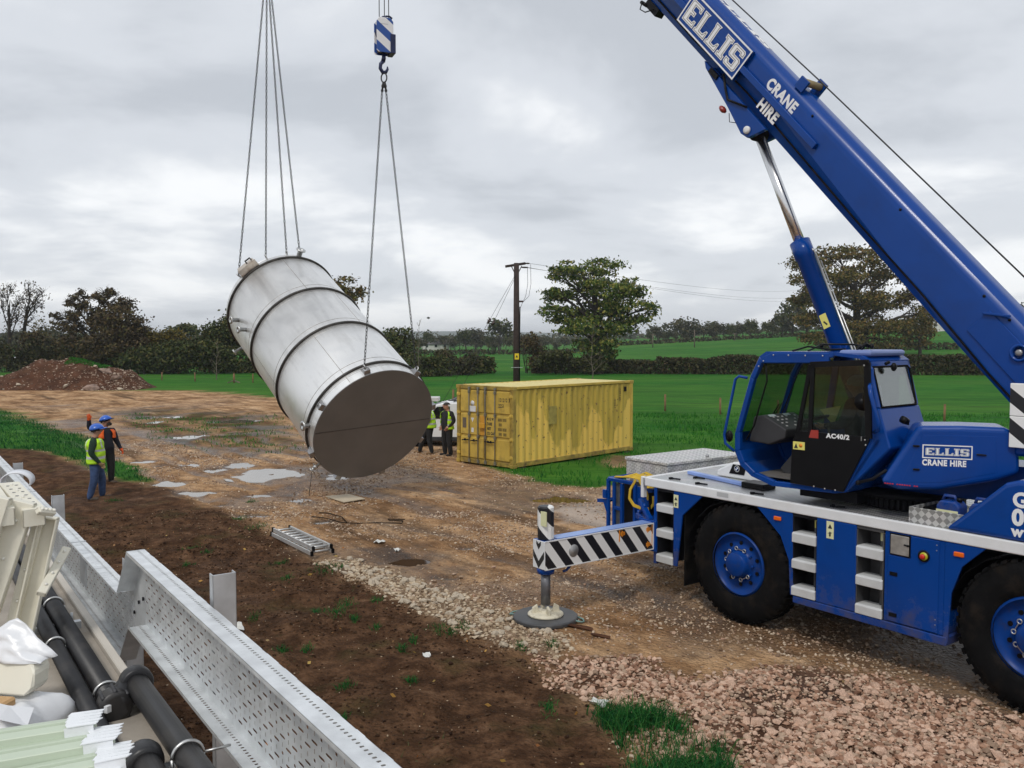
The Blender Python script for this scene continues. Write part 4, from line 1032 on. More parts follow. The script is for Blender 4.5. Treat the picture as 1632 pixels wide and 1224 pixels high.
for a_, sx in ((112, -1), (61.5, 1)):
    e_ = C0 + T(0.17, a_, TR + 0.12) - HK
    s_ = Vector((0.045 * sx, 0, -0.30))
    ch = chain_mb(s_, e_).build("chain", CHAINM, sl)
    mb = MB(); mb.tube([(0.02 * sx, 0, -0.09), s_ * 0.55, s_], [0.018, 0.028, 0.018], 8); mb.ball(s_ * 0.62, 0.045, 8, sq=(0.8, 0.6, 1.2)); mb.ball(s_ * 0.95, 0.034, 8, sq=(1, 0.7, 1.2)); mb.build("shortening_clutch", CHAINM, sl)
    ring_mb(e_, T(0, a_ - 90, 1), 0.05, 0.014, 1.2, 12).build("shackle", STEELB, sl)
M2 = Vector((-6.83, 25.2, 14.02))
sl = thing("chain_sling", "four leg chain sling holding the upper far end of the tank", "chain", M2)
ring_mb((0, 0, 0), (0.3, 1, 0), 0.12, 0.02, 1.4).build("master_link", CHAINM, sl)
for a_, ox in ((149, -0.05), (117, 0.0), (96, 0.04), (82, 0.08)):
    e_ = C0 + T(6.03, a_, TR + 0.05) - M2
    chain_mb((ox, 0, -0.15), e_, 0.09, 0.009, 0.023).build("chain", CHAINM, sl)
    ring_mb(e_, T(0, a_ - 90, 1), 0.05, 0.014, 1.2, 12).build("shackle", STEELB, sl)
mb = MB(); mb.tube([(0, 0, 0.17), (0, 0, 9)], 0.014, 6); mb.build("hoist_rope", CHAINM, sl)

# hook block of the blue crane
HB = HK + Vector((0, 0, 0.0))
hb = thing("hook_block", "blue and white striped hook block hanging above the tank", "hook block", HB + Vector((0, 0, 0.5)), R(22))
HBM = stripemat("blue_white_hazard", (0.62, 0, 0.78), 0.34, 0.48, 0.15, (0.015, 0.07, 0.30), (0.72, 0.73, 0.75))
DBLUE = mat("dark_blue_steel", (0.012, 0.02, 0.07), 0.4, 0.2, 0.2, 5)
mb = MB()
ch_ = [(-0.15, 0.03), (-0.19, 0.07), (-0.19, 0.72), (-0.13, 0.80), (0.13, 0.80), (0.19, 0.72), (0.19, 0.07), (0.15, 0.03)]
mb.prism([(x_, -0.14, z_) for x_, z_ in ch_], (0, 0.03, 0)); mb.build("cheek_plate", HBM, hb, 0.006)
mb = MB(); mb.prism([(x_, 0.11, z_) for x_, z_ in ch_], (0, 0.03, 0)); mb.build("cheek_plate", HBM, hb, 0.006)
mb = MB(); mb.span((-0.14, -0.11, 0.06), (0.15, 0.11, 0.70)); mb.lathe([(0.2, -0.05), (0.14, 0), (0.2, 0.05)], (0, 0, 0.5), (0, 1, 0), 20); mb.span((0.12, -0.16, 0.02), (0.24, 0.16, 0.45)); mb.build("sheave_housing", DBLUE, hb, 0.01)
mb = MB(); mb.tube([(0.02, -0.02, 0.8), (0.05, -0.02, 0.87), (0.14, 0, 0.88), (0.2, 0, 0.84)], 0.022, 7); mb.ball((0, 0, 0.82), 0.06, 8); mb.build("rope_guide", DBLUE, hb)
mb = MB(); mb.span((-0.10, -0.146, 0.655), (0.06, -0.1405, 0.76)); mb.build("load_plate", WHITEP, hb)
mb = MB(); mb.tube([(0.0, 0, 0.06), (0.0, 0, -0.06), (-0.02, 0, -0.14)], [0.035, 0.05, 0.05], 9)
hk = [(0.0, 0, -0.12), (-0.075, 0, -0.2), (-0.085, 0, -0.3), (-0.03, 0, -0.38), (0.045, 0, -0.37), (0.085, 0, -0.30), (0.082, 0, -0.24)]
mb.tube(hk, [0.045, 0.042, 0.042, 0.045, 0.04, 0.03, 0.012], 9); mb.build("hook", DBLUE, hb)
mb = MB()
for x_ in (-0.10, 0.02, 0.12): mb.tube([(x_, 0, 0.72), (x_ * 0.8, 0, 9.6)], 0.0095, 6)
mb.build("hoist_rope", CHAINM, hb)

# drip line from the drain
g_ = at(504, 752, 20.6)
mb = MB(); mb.tube([Vector((0, 0, 0)), Vector((-0.08, -0.02, -0.62))], 0.008, 5); o_ = mb.build("hanging_cord", RINGM); o_.location = C0 + T(0.16, 226, TR + 0.24); props(o_, "thin cord dangling from the drain valve under the tank", "cord")

# ================================================================== CONTAINER
def contmat(name, base, fresh, grime):
    m, n, l, b = nodes(name)
    t = n.new("ShaderNodeTexCoord"); sp = n.new("ShaderNodeSeparateXYZ"); l.new(t.outputs["Object"], sp.inputs[0])
    # freshly overpainted lower part, its ragged top edge running in steps
    q = n.new("ShaderNodeTexNoise"); q.noise_dimensions = '1D'; q.inputs["Scale"].default_value = 1.15; q.inputs["Detail"].default_value = 1.2; l.new(sp.outputs[0], q.inputs["W"])
    e1 = n.new("ShaderNodeMapRange"); e1.inputs[1].default_value = 0.40; e1.inputs[2].default_value = 0.66; e1.inputs[3].default_value = 0.35; e1.inputs[4].default_value = 2.0; l.new(q.outputs["Fac"], e1.inputs[0])
    q2 = n.new("ShaderNodeTexNoise"); q2.inputs["Scale"].default_value = 6; q2.inputs["Detail"].default_value = 6; l.new(t.outputs["Object"], q2.inputs["Vector"])
    q2m = n.new("ShaderNodeMath"); q2m.operation = 'MULTIPLY_ADD'; q2m.inputs[1].default_value = 0.5; l.new(q2.outputs["Fac"], q2m.inputs[0]); l.new(e1.outputs[0], q2m.inputs[2])
    sb = n.new("ShaderNodeMath"); sb.operation = 'SUBTRACT'; l.new(q2m.outputs[0], sb.inputs[0]); l.new(sp.outputs[2], sb.inputs[1])
    fm = n.new("ShaderNodeMapRange"); fm.inputs[1].default_value = 0.2; fm.inputs[2].default_value = 0.3; l.new(sb.outputs[0], fm.inputs[0])
    mp = n.new("ShaderNodeMapping"); mp.inputs["Scale"].default_value = (4, 4, 0.5); l.new(t.outputs["Object"], mp.inputs[0])
    g = n.new("ShaderNodeTexNoise"); g.inputs["Scale"].default_value = 1.6; g.inputs["Detail"].default_value = 7; g.inputs["Roughness"].default_value = 0.62; l.new(mp.outputs[0], g.inputs["Vector"])
    gm = n.new("ShaderNodeMapRange"); gm.inputs[1].default_value = 0.48; gm.inputs[2].default_value = 0.68; gm.inputs[4].default_value = 0.7; l.new(g.outputs["Fac"], gm.inputs[0])
    a1 = n.new("ShaderNodeMix"); a1.data_type = 'RGBA'; l.new(gm.outputs[0], a1.inputs[0]); a1.inputs[6].default_value = (*base, 1); a1.inputs[7].default_value = (*grime, 1)
    a2 = n.new("ShaderNodeMix"); a2.data_type = 'RGBA'; l.new(fm.outputs[0], a2.inputs[0]); l.new(a1.outputs[2], a2.inputs[6]); a2.inputs[7].default_value = (*fresh, 1)
    rz = n.new("ShaderNodeTexNoise"); rz.inputs["Scale"].default_value = 9; rz.inputs["Detail"].default_value = 8; l.new(t.outputs["Object"], rz.inputs["Vector"])
    rm = n.new("ShaderNodeMapRange"); rm.inputs[1].default_value = 0.63; rm.inputs[2].default_value = 0.69; l.new(rz.outputs["Fac"], rm.inputs[0])
    a3 = n.new("ShaderNodeMix"); a3.data_type = 'RGBA'; l.new(rm.outputs[0], a3.inputs[0]); l.new(a2.outputs[2], a3.inputs[6]); a3.inputs[7].default_value = (0.14, 0.07, 0.03, 1)
    l.new(a3.outputs[2], b.inputs["Base Color"]); b.inputs["Roughness"].default_value = 0.55
    return m
CSIDE = contmat("container_side_paint", (0.52, 0.37, 0.055), (0.74, 0.505, 0.10), (0.27, 0.20, 0.035))
CYEL = mat("container_yellow_paint", (0.56, 0.385, 0.065), 0.5, 0, 0.15, 2, 0.05, 20, 0.5, (0.26, 0.17, 0.04), 0.7, 3)
CROOF = mat("container_roof_paint", (0.66, 0.56, 0.24), 0.6, 0, 0.15, 2, 0, 20, 0.5, (0.35, 0.32, 0.10), 0.6, 2)
CRUST = mat("rusty_container_frame", (0.36, 0.25, 0.045), 0.6, 0, 0.3, 4, 0.1, 30, 0.5, (0.05, 0.03, 0.02), 0.9, 3)
CSTEEL = mat("weathered_rod", (0.20, 0.19, 0.15), 0.55, 0.4, 0.25, 6, dirt=(0.12, 0.07, 0.04), dirt_amt=0.6, dscale=6)
CL, CW, CH = 6.06, 2.44, 2.44
co = thing("shipping_container", "dirty yellow shipping container standing at the field edge", "container", (0.032, 26.144, 0.03), R(46.7))
def corr(length, z0, z1, fn, depth=0.05, per=0.278):
    """trapezoid corrugated sheet; fn(s, d, z) -> point"""
    prof = []; s_ = 0.0
    while s_ + per <= length + 1e-6:
        prof += [(s_, 0), (s_ + per * 0.26, 0), (s_ + per * 0.50, depth), (s_ + per * 0.76, depth)]; s_ += per
    prof.append((length, 0)); n_ = len(prof)
    vs = [fn(a, d, z0) for a, d in prof] + [fn(a, d, z1) for a, d in prof]
    return vs, [(i, i + 1, n_ + i + 1, n_ + i) for i in range(n_ - 1)]
for nm_, yb, sg in (("side_panel", 0.02, 1), ("side_panel", CW - 0.02, -1)):
    mb = MB(); vs, fs = corr(CL - 0.30, 0.15, CH - 0.10, lambda s_, d, z: (0.15 + s_, yb + d * sg, z)); mb.add(vs, fs)
    o_ = mb.build(nm_, CSIDE, co); sdf = o_.modifiers.new("t", 'SOLIDIFY'); sdf.thickness = 0.003
mb = MB(); vs, fs = corr(CW - 0.2, 0.15, CH - 0.1, lambda s_, d, z: (CL - 0.02 - d, 0.1 + s_, z)); mb.add(vs, fs); mb.build("end_panel", CSIDE, co)
mb = MB(); vs, fs = corr(CL - 0.2, 0.06, CW - 0.06, lambda s_, d, z: (0.1 + s_, z, CH - 0.012 - d * 0.5)); mb.add(vs, fs); mb.build("roof", CROOF, co)
mb = MB(); mb.span((0.05, 0.05, 0.1), (CL - 0.05, CW - 0.05, 0.14)); mb.build("floor", CRUST, co)
for x_ in (0.0, CL - 0.14):
    for y_ in (0.0, CW - 0.12):
        mb = MB(); mb.span((x_, y_, 0.12), (x_ + 0.14, y_ + 0.12, CH - 0.11)); mb.build("corner_post", CYEL if x_ else CRUST, co, 0.01)
        for z_ in (0.0, CH - 0.112):
            mb = MB(); mb.span((x_ - 0.004, y_ - 0.004, z_), (x_ + 0.174, y_ + 0.15, z_ + 0.116)); mb.build("corner_casting", CRUST, co, 0.012)
for y_ in (0.0, CW - 0.07):
    mb = MB(); mb.span((0.17, y_, CH - 0.08), (CL - 0.17, y_ + 0.07, CH)); mb.build("top_rail", CYEL, co, 0.008)
    mb = MB(); mb.span((0.17, y_, 0.03), (CL - 0.17, y_ + 0.06, 0.17)); mb.build("bottom_rail", CRUST, co, 0.008)
for z_, h_ in ((CH - 0.12, 0.12), (0.02, 0.14)):
    mb = MB(); mb.span((0.02, 0.15, z_), (0.12, CW - 0.15, z_ + h_)); mb.build("door_header" if z_ > 1 else "door_sill", CRUST, co, 0.008)
for k in range(2):
    y0, y1 = (CW / 2 + 0.02, CW - 0.13) if k == 0 else (0.13, CW / 2 - 0.02)
    mb = MB(); mb.span((0.05, y0, 0.17), (0.09, y1, CH - 0.13)); d_ = mb.build("door", CYEL, co)
    for z0, z1 in ((0.19, 0.83), (0.90, 1.54), (1.61, CH - 0.16)):
        mb = MB(); mb.span((0.018, y0 + 0.03, z0), (0.052, y1 - 0.03, z1)); mb.build("door_panel", CYEL, d_, 0.016)
    mb = MB(); mb.span((0.035, y0 - 0.018 if k == 0 else y1 - 0.004, 0.18), (0.052, y0 + 0.004 if k == 0 else y1 + 0.018, CH - 0.14)); mb.build("door_gasket", RUBBER, d_)
    for z_ in (0.32, 0.86, 1.57, 2.15):
        yy = y1 if k == 0 else y0 - 0.10
        mb = MB(); mb.span((-0.012, yy - 0.02, z_ - 0.04), (0.03, yy + 0.12, z_ + 0.04)); mb.tube([(-0.012, yy + (0.06 if k == 0 else 0.04), z_ - 0.06), (-0.012, yy + (0.06 if k == 0 else 0.04), z_ + 0.06)], 0.018, 7); mb.build("hinge", CYEL, d_, 0.005)
for f_ in (0.235, 0.395, 0.525, 0.695):
    y_ = CW * (1 - f_); mb = MB()
    mb.tube([(-0.015, y_, 0.06), (-0.015, y_, CH - 0.06)], 0.019, 8)
    for z_ in (0.10, 0.86, 1.55, CH - 0.20): mb.span((-0.035, y_ - 0.04, z_ - 0.045), (0.02, y_ + 0.04, z_ + 0.045))
    mb.span((-0.03, y_ - 0.045, CH - 0.12), (0.02, y_ + 0.045, CH - 0.05)); mb.span((-0.03, y_ - 0.045, 0.04), (0.02, y_ + 0.045, 0.1))
    rd = mb.build("lock_rod", CSTEEL, co, 0.004)
    mb = MB(); e_ = -0.30 if f_ in (0.525,) else 0.30; z_ = 0.74
    mb.bar((-0.05, y_, z_), (-0.05, y_ + e_ * 0.95, z_ - 0.02), 0.02, 0.035); mb.ball((-0.05, y_ + e_ * 0.5, z_), 0.04, 8); mb.build("handle", DARK, rd)
mb = MB(); mb.span((-0.08, CW / 2 - 0.07, 1.14), (0.0, CW / 2 + 0.15, 1.30)); mb.build("lock_box", mat("orange_lock_box", (0.60, 0.30, 0.02), 0.5, 0, 0.1, 5), co, 0.012)
mb = MB(); mb.span((0.010, CW / 2 - 0.02, 0.92), (0.0165, CW / 2 + 0.19, 1.52)); mb.build("primer_patch", mat("orange_primer", (0.55, 0.27, 0.025), 0.6, 0, 0.2, 5), co)
def onx(y_, z_): return (0.0165, y_, z_)
XD, YD = (0, -1, 0), (0, 0, 1)
lettering("number_lettering", "131212 3", 0.155, onx(0.62, 1.98), XD, YD, INK, co, 0.004, 0.001, 0.72)
lettering("number_lettering", "2251", 0.155, onx(0.62, 1.80), XD, YD, INK, co, 0.004, 0.001, 0.72)
for i, s_ in enumerate(("M G W", "TARE", "NET", "CU CAP")):
    lettering("weight_lettering", s_, 0.115, onx(1.105, 1.39 - i * 0.145), XD, YD, INK, co, 0.006, 0.001, 0.72)
mb = MB()
for i in range(4):
    for j in range(2): 
        if not (i == 1 and j == 1): mb.span((0.0148, 0.48 - j * 0.19, 1.385 - i * 0.145), (0.0172, 0.64 - j * 0.19 - 0.03 * (i % 2), 1.475 - i * 0.145))
mb.build("faded_figures", mat("faded_stencil_paint", (0.20, 0.14, 0.03), 0.7, 0, 0.3, 20), co)
mb = MB(); mb.lathe([(0.085, 0), (0.085, 0.003)], (0.0165, 1.74, 1.88), (-1, 0, 0), 18); mb.span((0.0135, 1.60, 1.62), (0.0165, 1.88, 1.80)); mb.build("faded_sticker", WHITEP, co)
mb = MB(); mb.prism([(0.0165, 1.81, 1.43), (0.0165, 1.67, 1.43), (0.0165, 1.74, 1.29)], (-0.003, 0, 0)); mb.build("faded_sticker", WHITEP, co)
mb = MB(); mb.span((0.0135, 1.69, 0.98), (0.0165, 1.79, 1.12)); mb.build("faded_sticker", WHITEP, co)
mb = MB(); mb.span((0.0135, 2.02, 1.10), (0.0168, 2.18, 1.42)); mb.build("data_plate", mat("grey_data_plate", (0.15, 0.12, 0.09), 0.5, 0.3), co)
mb = MB(); mb.span((1.62, 0.008, 1.22), (2.0, 0.03, 1.78)); mb.build("repair_patch", mat("mouldy_patch_paint", (0.34, 0.27, 0.06), 0.7, 0, 0.3, 6, dirt=(0.12, 0.08, 0.03), dirt_amt=0.7, dscale=8), co)
lettering("side_lettering", "131212 3 2251", 0.10, (5.30, 0.0185, 2.22), (0, 0, -1), (1, 0, 0), INK, co, 0.003, 0.001, 0.7)
lettering("side_lettering", "131212 3", 0.085, (5.02, 0.0185, 1.85), (0, 0, -1), (1, 0, 0), INK, co, 0.003, 0.001, 0.9)
mb = MB(); mb.span((5.58, 0.004, 2.08), (5.68, 0.03, 2.24)); mb.build("vent", DARK, co)
mb = MB()
for i, (x_, y_) in enumerate(((0.3, 0.0), (0.3, 2.2), (5.6, 0.0), (5.6, 2.2), (3.1, 0.0))): mb.span((x_, y_, -0.16), (x_ + 0.28, y_ + 0.24, 0.0))
mb.build("timber_packer", mat("wet_timber", (0.09, 0.06, 0.04), 0.8, 0, 0.3, 6), co)

# ================================================================== POWER POLE AND LINES
POLEM = mat("creosoted_pole", (0.035, 0.022, 0.018), 0.85, 0, 0.3, 6, 0.2, 20)
GALV = mat("galvanised_steel", (0.50, 0.52, 0.54), 0.42, 0.55, 0.16, 8, 0.04, 60, rvar=0.08)
pl = thing("power_pole", "dark wooden power pole with a crossarm behind the container", "pole", (0.25, 50, 0))
mb = MB(); mb.tube([(0, 0, -0.3), (0, 0, 4), (0, 0, 8.15)], [0.20, 0.175, 0.145], 12); mb.build("post", POLEM, pl)
mb = MB(); mb.bar((-0.62, -0.1, 7.95), (0.50, 0.2, 8.15), 0.12, 0.14); mb.bar((-0.3, -0.05, 8.0), (0, 0, 7.4), 0.03, 0.05); mb.bar((0.3, 0.1, 8.0), (0, 0, 7.4), 0.03, 0.05); mb.build("crossarm", POLEM, pl, 0.01)
PORC = mat("brown_porcelain", (0.04, 0.02, 0.015), 0.2)
for p in ((0.50, 0.2, 8.15), (0.28, 0.1, 7.92), (0.40, 0.15, 7.92)):
    mb = MB(); d_ = Vector((1, 0.25, 0)).normalized(); mb.lathe([(0.02, 0), (0.05, 0.04), (0.03, 0.08), (0.055, 0.12), (0.03, 0.16), (0.05, 0.2), (0.015, 0.26)], p, d_, 10); mb.build("insulator", PORC, pl)
mb = MB(); p0 = Vector((0.70, 0.25, 8.1)); 
for q in ((0.80, 0.25, 8.1), (0.62, 0.2, 7.9)):
    mb.tube([q, (q[0] + 0.02, 0.2, 7.0), (q[0] - 0.1, 0.15, 6.3), (0.35, 0.1, 5.95), (0.2, 0, 5.6)], 0.012, 5)
mb.tube([(0.2, -0.05, 5.7), (0.17, -0.1, 3), (0.19, -0.1, 0)], 0.03, 6); mb.build("down_cable", RUBBER, pl)
mb = MB(); mb.box((0.2, 0, 6.0), (0.35, 0.12, 0.1)); mb.build("surge_arrester", PORC, pl, 0.01)
z_ = at(823, 568, 50).z
mb = MB(); mb.span((-0.10, -0.205, z_ - 0.17), (0.14, -0.195, z_ + 0.17)); sg = mb.build("warning_sign", mat("yellow_warning_sign", (0.75, 0.55, 0.02), 0.4), pl)
mb = MB(); mb.prism([(-0.05, -0.207, z_ - 0.06), (0.09, -0.207, z_ - 0.06), (0.02, -0.207, z_ + 0.09)], (0, -0.002, 0)); mb.build("warning_triangle", INK, sg)
mb = MB(); mb.bar((-0.30, -0.18, z_ - 0.62), (0.34, -0.18, z_ - 0.62), 0.04, 0.03); mb.build("stay_bracket", GALV, pl)
for tx, bx, by in ((-0.05, 729, 600), (0.0, 742, 607)):
    e_ = at(bx, by, 46.5) - Vector((0.25, 50, 0)); s_ = Vector((tx, -0.1, 7.5)); e2 = s_ + (e_ - s_) * 1.4; tt = s_.z / (s_.z - e2.z); e2 = s_ + (e2 - s_) * min(1, tt)
    mb = MB(); mb.tube([s_, e2], 0.011, 5); w_ = mb.build("stay_wire", CHAINM, pl)
    q = s_ + (e_ - s_) * 0.47; d_ = (e_ - s_).normalized()
    mb = MB(); mb.tube([q - d_ * 0.14, q + d_ * 0.14], 0.07, 8); mb.build("insulator", PORC, w_)
for i, (p, end) in enumerate((((0.98, 50.24, 8.15), at(1320, 458, 150)), ((0.75, 50.15, 7.92), at(1320, 470, 150)), ((0.88, 50.2, 7.92), at(1320, 476, 150)))):
    a, b_ = Vector(p), end; mb = MB(); o0 = a.copy()
    mb.tube([a.lerp(b_, k / 16) - o0 - Vector((0, 0, 1)) * 1.1 * math.sin(math.pi * k / 16) for k in range(17)], 0.009, 5)
    o_ = mb.build("overhead_cable", CHAINM); o_.location = o0
    props(o_, ["topmost of the three overhead power cables leaving the pole", "middle overhead power cable leaving the pole to the right", "lowest overhead power cable leaving the pole to the right"][i], "power cable", "power cables")
for px, y0, y1, Y_ in ((1106, 552, 526, 205), (1040, 552, 532, 215), (1170, 541, 531, 240)):
    b0 = onground(px, Y_); h_ = at(px, y1, Y_).z - b0[2]
    t = thing("far_pole", {1106: "slim pale pole standing in the far sloping field, tallest of the three", 1040: "slim pale pole in the far field beside the green oak", 1170: "tiny pale pole high on the far slope left of the crane cab"}[px], "pole", b0, 0, "poles in the far field")
    mb = MB(); mb.tube([(0, 0, -0.2), (0, 0, h_)], 0.13, 7); mb.build("post", BARKP, t); mb = MB(); mb.bar((-0.7, 0, h_ - 0.2), (0.7, 0, h_ - 0.2), 0.1, 0.1); mb.build("crossarm", BARKP, t)

# field fence
FPOST = mat("fence_post_timber", (0.17, 0.095, 0.04), 0.8, 0, 0.3, 6)
def fence(label, pts, h, r=0.055, wires=3):
    P0 = Vector(pts[0]); t = thing("field_fence", label, "fence", P0)
    mb = MB()
    for p in pts:
        q = Vector(p) - P0; m2 = MB(); a_ = random.uniform(-0.03, 0.03)
        m2.tube([q + Vector((0, 0, -0.2)), q + Vector((a_, a_, h * random.uniform(0.92, 1.06)))], r, 7); m2.build("post", FPOST, t)
    for k in range(wires):
        for a, b_ in zip(pts, pts[1:]):
            a, b_ = Vector(a) - P0, Vector(b_) - P0; z_ = Vector((0, 0, h * (0.35 + 0.28 * k)))
            mb.tube([a + z_, (a + b_) / 2 + z_ - Vector((0, 0, 0.03)), b_ + z_], 0.004, 4, cap=False)
    mb.build("wire", CHAINM, t)
    return t
fence("post and wire fence crossing the field behind the container", [tuple(gp(*q)) for q in ((1060, 655), (1148, 661), (1240, 664), (1325, 667), (1415, 670), (1505, 672), (1620, 676))], 0.86)
fence("post and wire fence along the green strip before the left hedgerow", [tuple(gp(*q)) for q in ((207, 602), (258, 606), (311, 608), (373, 609), (403, 610), (455, 612), (520, 616))], 0.85, 0.06)
t = gp(373, 610); bs = thing("braced_post", "braced timber post with two pale props at the fence", "post", (t.x + 0.1, t.y - 0.3, 0))
mb = MB(); mb.tube([(0, 0, -0.1), (0, 0, 0.75)], 0.09, 7); mb.build("post", FPOST, bs)
for sx in (-1, 1):
    mb = MB(); mb.bar((sx * 0.55, -0.1, 0.02), (0.05 * sx, -0.05, 0.22), 0.09, 0.09); mb.build("prop", BARKP, bs)
mb = MB(); p_ = gp(723, 628); mb.tube([(0, 0, -0.2), (0.02, 0, 1.1)], 0.06, 7); o_ = mb.build("fence_post", FPOST); o_.location = gp(722, 652); props(o_, "lone timber post above the white vehicle left of the container", "post")

# ================================================================== EARTH HEAP
hp = thing("earth_heap", "heap of brown earth and rubble at the left", "heap", tuple(gp(95, 622)))
hx0, hy0 = gp(95, 622).x, gp(95, 622).y
N_ = 70
gx_, gy_ = np.meshgrid(np.linspace(-9, 7, N_ + 20), np.linspace(-1.0, 6, N_))
def heapz(x, y):
    pr = np.interp(x, [-9, -6.5, -4.2, -2.4, -0.6, 1.0, 2.6, 3.6, 4.3, 5.2, 6.2], [0, 0.75, 1.75, 2.2, 2.3, 2.1, 1.75, 1.45, 1.3, 0.5, -0.1])
    f_ = sstep(-0.8, 2.6, y) * (1 - sstep(3.0, 5.9, y))
    return pr * f_ * (0.85 + 0.35 * fbm(x, y, 1.5, 4, 71)) + (fbm(x, y, 0.45, 3, 72) - 0.5) * 0.22 * (pr > 0.1) - 0.12
hzv = heapz(gx_.ravel(), gy_.ravel())
ii = (np.arange(N_ - 1)[:, None] * (N_ + 20) + np.arange(N_ + 19)[None]).ravel()
EARTH = mat("heap_earth", (0.075, 0.032, 0.017), 0.95, 0, 0.45, 1.2, 0.6, 6, 0.2, (0.11, 0.062, 0.036), 0.8, 0.8)
npmesh("earth", np.stack([gx_.ravel(), gy_.ravel(), hzv], 1), np.stack([ii, ii + 1, ii + N_ + 21, ii + N_ + 20], 1), EARTH, hp, smooth=True)
def heapstones(n_, lo, hi, xr, m_, nm_, pw=4, mode=1.0):
    x = xr[0] + (xr[1] - xr[0]) * rng.beta(mode, 1.0, n_); y = rng.uniform(-0.6, 3.2, n_); s_ = lo + (hi - lo) * rng.beta(1, pw, n_)
    b_ = BASES[rng.integers(0, len(BASES), n_)]; V = b_ * s_[:, None, None] + np.stack([x, y, heapz(x, y)], 1)[:, None, :]
    npmesh(nm_, V.reshape(-1, 3), (IF[None] + (np.arange(n_) * 12)[:, None, None]).reshape(-1, 3), m_, hp, kind="stuff")
heapstones(1100, 0.03, 0.20, (-7, 5.6), leafmat("heap_rubble_stone", [(0.10, 0.06, 0.045), (0.22, 0.15, 0.11), (0.36, 0.27, 0.2), (0.46, 0.38, 0.30)], 0.85), "rubble", 4, 1.9)
heapstones(900, 0.03, 0.14, (-7.5, 5.8), CLOD, "clods")
for q in ((2.55, -0.05, 0.75, 0.62), (3.7, 1.2, 0.55, 0.42), (2.7, 1.9, 0.6, 0.3), (1.9, 1.9, 0.35, 0.25), (0.4, 0.1, 0.3, 0.25), (-3.3, 0.3, 0.28, 0.22), (4.6, 0.0, 0.3, 0.22)):
    o_ = bpy.data.objects.new("boulder", shp[random.randrange(8)]); COL.objects.link(o_); o_.parent = hp; o_.material_slots[0].link = 'OBJECT'
    o_.material_slots[0].material = MATS["pale_stone_face"] if q[2] < 0.5 else mat("boulder_face_%d" % int(q[0] * 100), (0.26, 0.18, 0.14), 0.9, 0, 0.35, 3, 0.5, 8)
    o_.scale = (q[2], q[2] * 0.8, q[3]); o_.location = (q[0], q[1], float(heapz(np.array([q[0]]), np.array([q[1]]))[0]) + 0.05); o_.rotation_euler = (0.3, 0.2, random.uniform(0, 6))
x = rng.uniform(-0.6, 2.6, 1800); y = rng.uniform(1.9, 3.2, 1800); n_ = len(x)
Vg, Fg = leafcards(np.stack([x, y, heapz(x, y) + 0.08], 1), rng.uniform(0.04, 0.11, n_), 0.25)
npmesh("heap_grass", Vg, Fg, GRASSM, hp, kind="stuff")

# ================================================================== THINGS ON THE GROUND
ALU = mat("ladder_aluminium", (0.60, 0.60, 0.59), 0.4, 0.6, 0.15, 8)
la, lb = gp(449, 856), gp(514, 888)
d_ = (lb - la); d_.z = 0; LL = d_.length
ld = thing("ladder", "aluminium extension ladder lying on the muddy ground", "ladder", (la.x, la.y, 0.05), math.atan2(d_.y, d_.x))
for yy, z_, w_ in ((0, 0.0, 0.40), (0, 0.085, 0.34)):
    for sy in (-1, 1):
        mb = MB(); mb.span((0, sy * w_ / 2 - 0.014, z_), (LL, sy * w_ / 2 + 0.014, z_ + 0.075)); mb.build("rail", ALU, ld, 0.004)
        for x_ in (0.0, LL):
            mb = MB(); mb.span((x_ - 0.03, sy * w_ / 2 - 0.02, z_ - 0.004), (x_ + 0.03, sy * w_ / 2 + 0.02, z_ + 0.08)); mb.build("foot", RUBBER, ld, 0.004)
    for k in range(9):
        x_ = 0.12 + k * (LL - 0.24) / 8; mb = MB(); mb.tube([(x_, -w_ / 2, z_ + 0.04), (x_, w_ / 2, z_ + 0.04)], 0.017, 8); mb.build("rung", ALU, ld)
q = [gp(*p) for p in ((519, 794), (548, 803), (582, 798), (556, 791))]
mb = MB(); c_ = sum(q, Vector()) / 4; mb.prism([(p.x - c_.x, p.y - c_.y, 0) for p in q], (0, 0, 0.02)); o_ = mb.build("plywood_sheet", mat("weathered_plywood", (0.50, 0.42, 0.30), 0.7, 0, 0.15, 2), bevel=0.003); o_.location = (c_.x, c_.y, 0.035); o_.rotation_euler = (0.015, -0.01, 0)
props(o_, "pale square plywood sheet lying below the tank", "plywood sheet")
mb = MB(); pts = [(497, 823), (520, 826), (545, 833), (570, 834), (600, 833), (640, 834), (642, 830), (620, 829), (618, 827), (645, 828)]
g0 = gp(560, 832); mb.tube([gp(*p, 0.03) - g0 for p in pts], 0.010, 6); o_ = mb.build("hose", RUBBER); o_.location = g0; props(o_, "thin black hose lying looped on the track", "hose")
mb = MB(); pts = [(508, 817), (525, 818), (545, 824), (552, 832)]
g0 = gp(520, 818); mb.tube([gp(*p, 0.03) - g0 for p in pts], 0.010, 6); o_ = mb.build("hose", RUBBER); o_.location = g0; props(o_, "short dark hose end curving beside the plywood sheet", "hose")
PAPER = mat("white_litter", (0.65, 0.65, 0.62), 0.8)
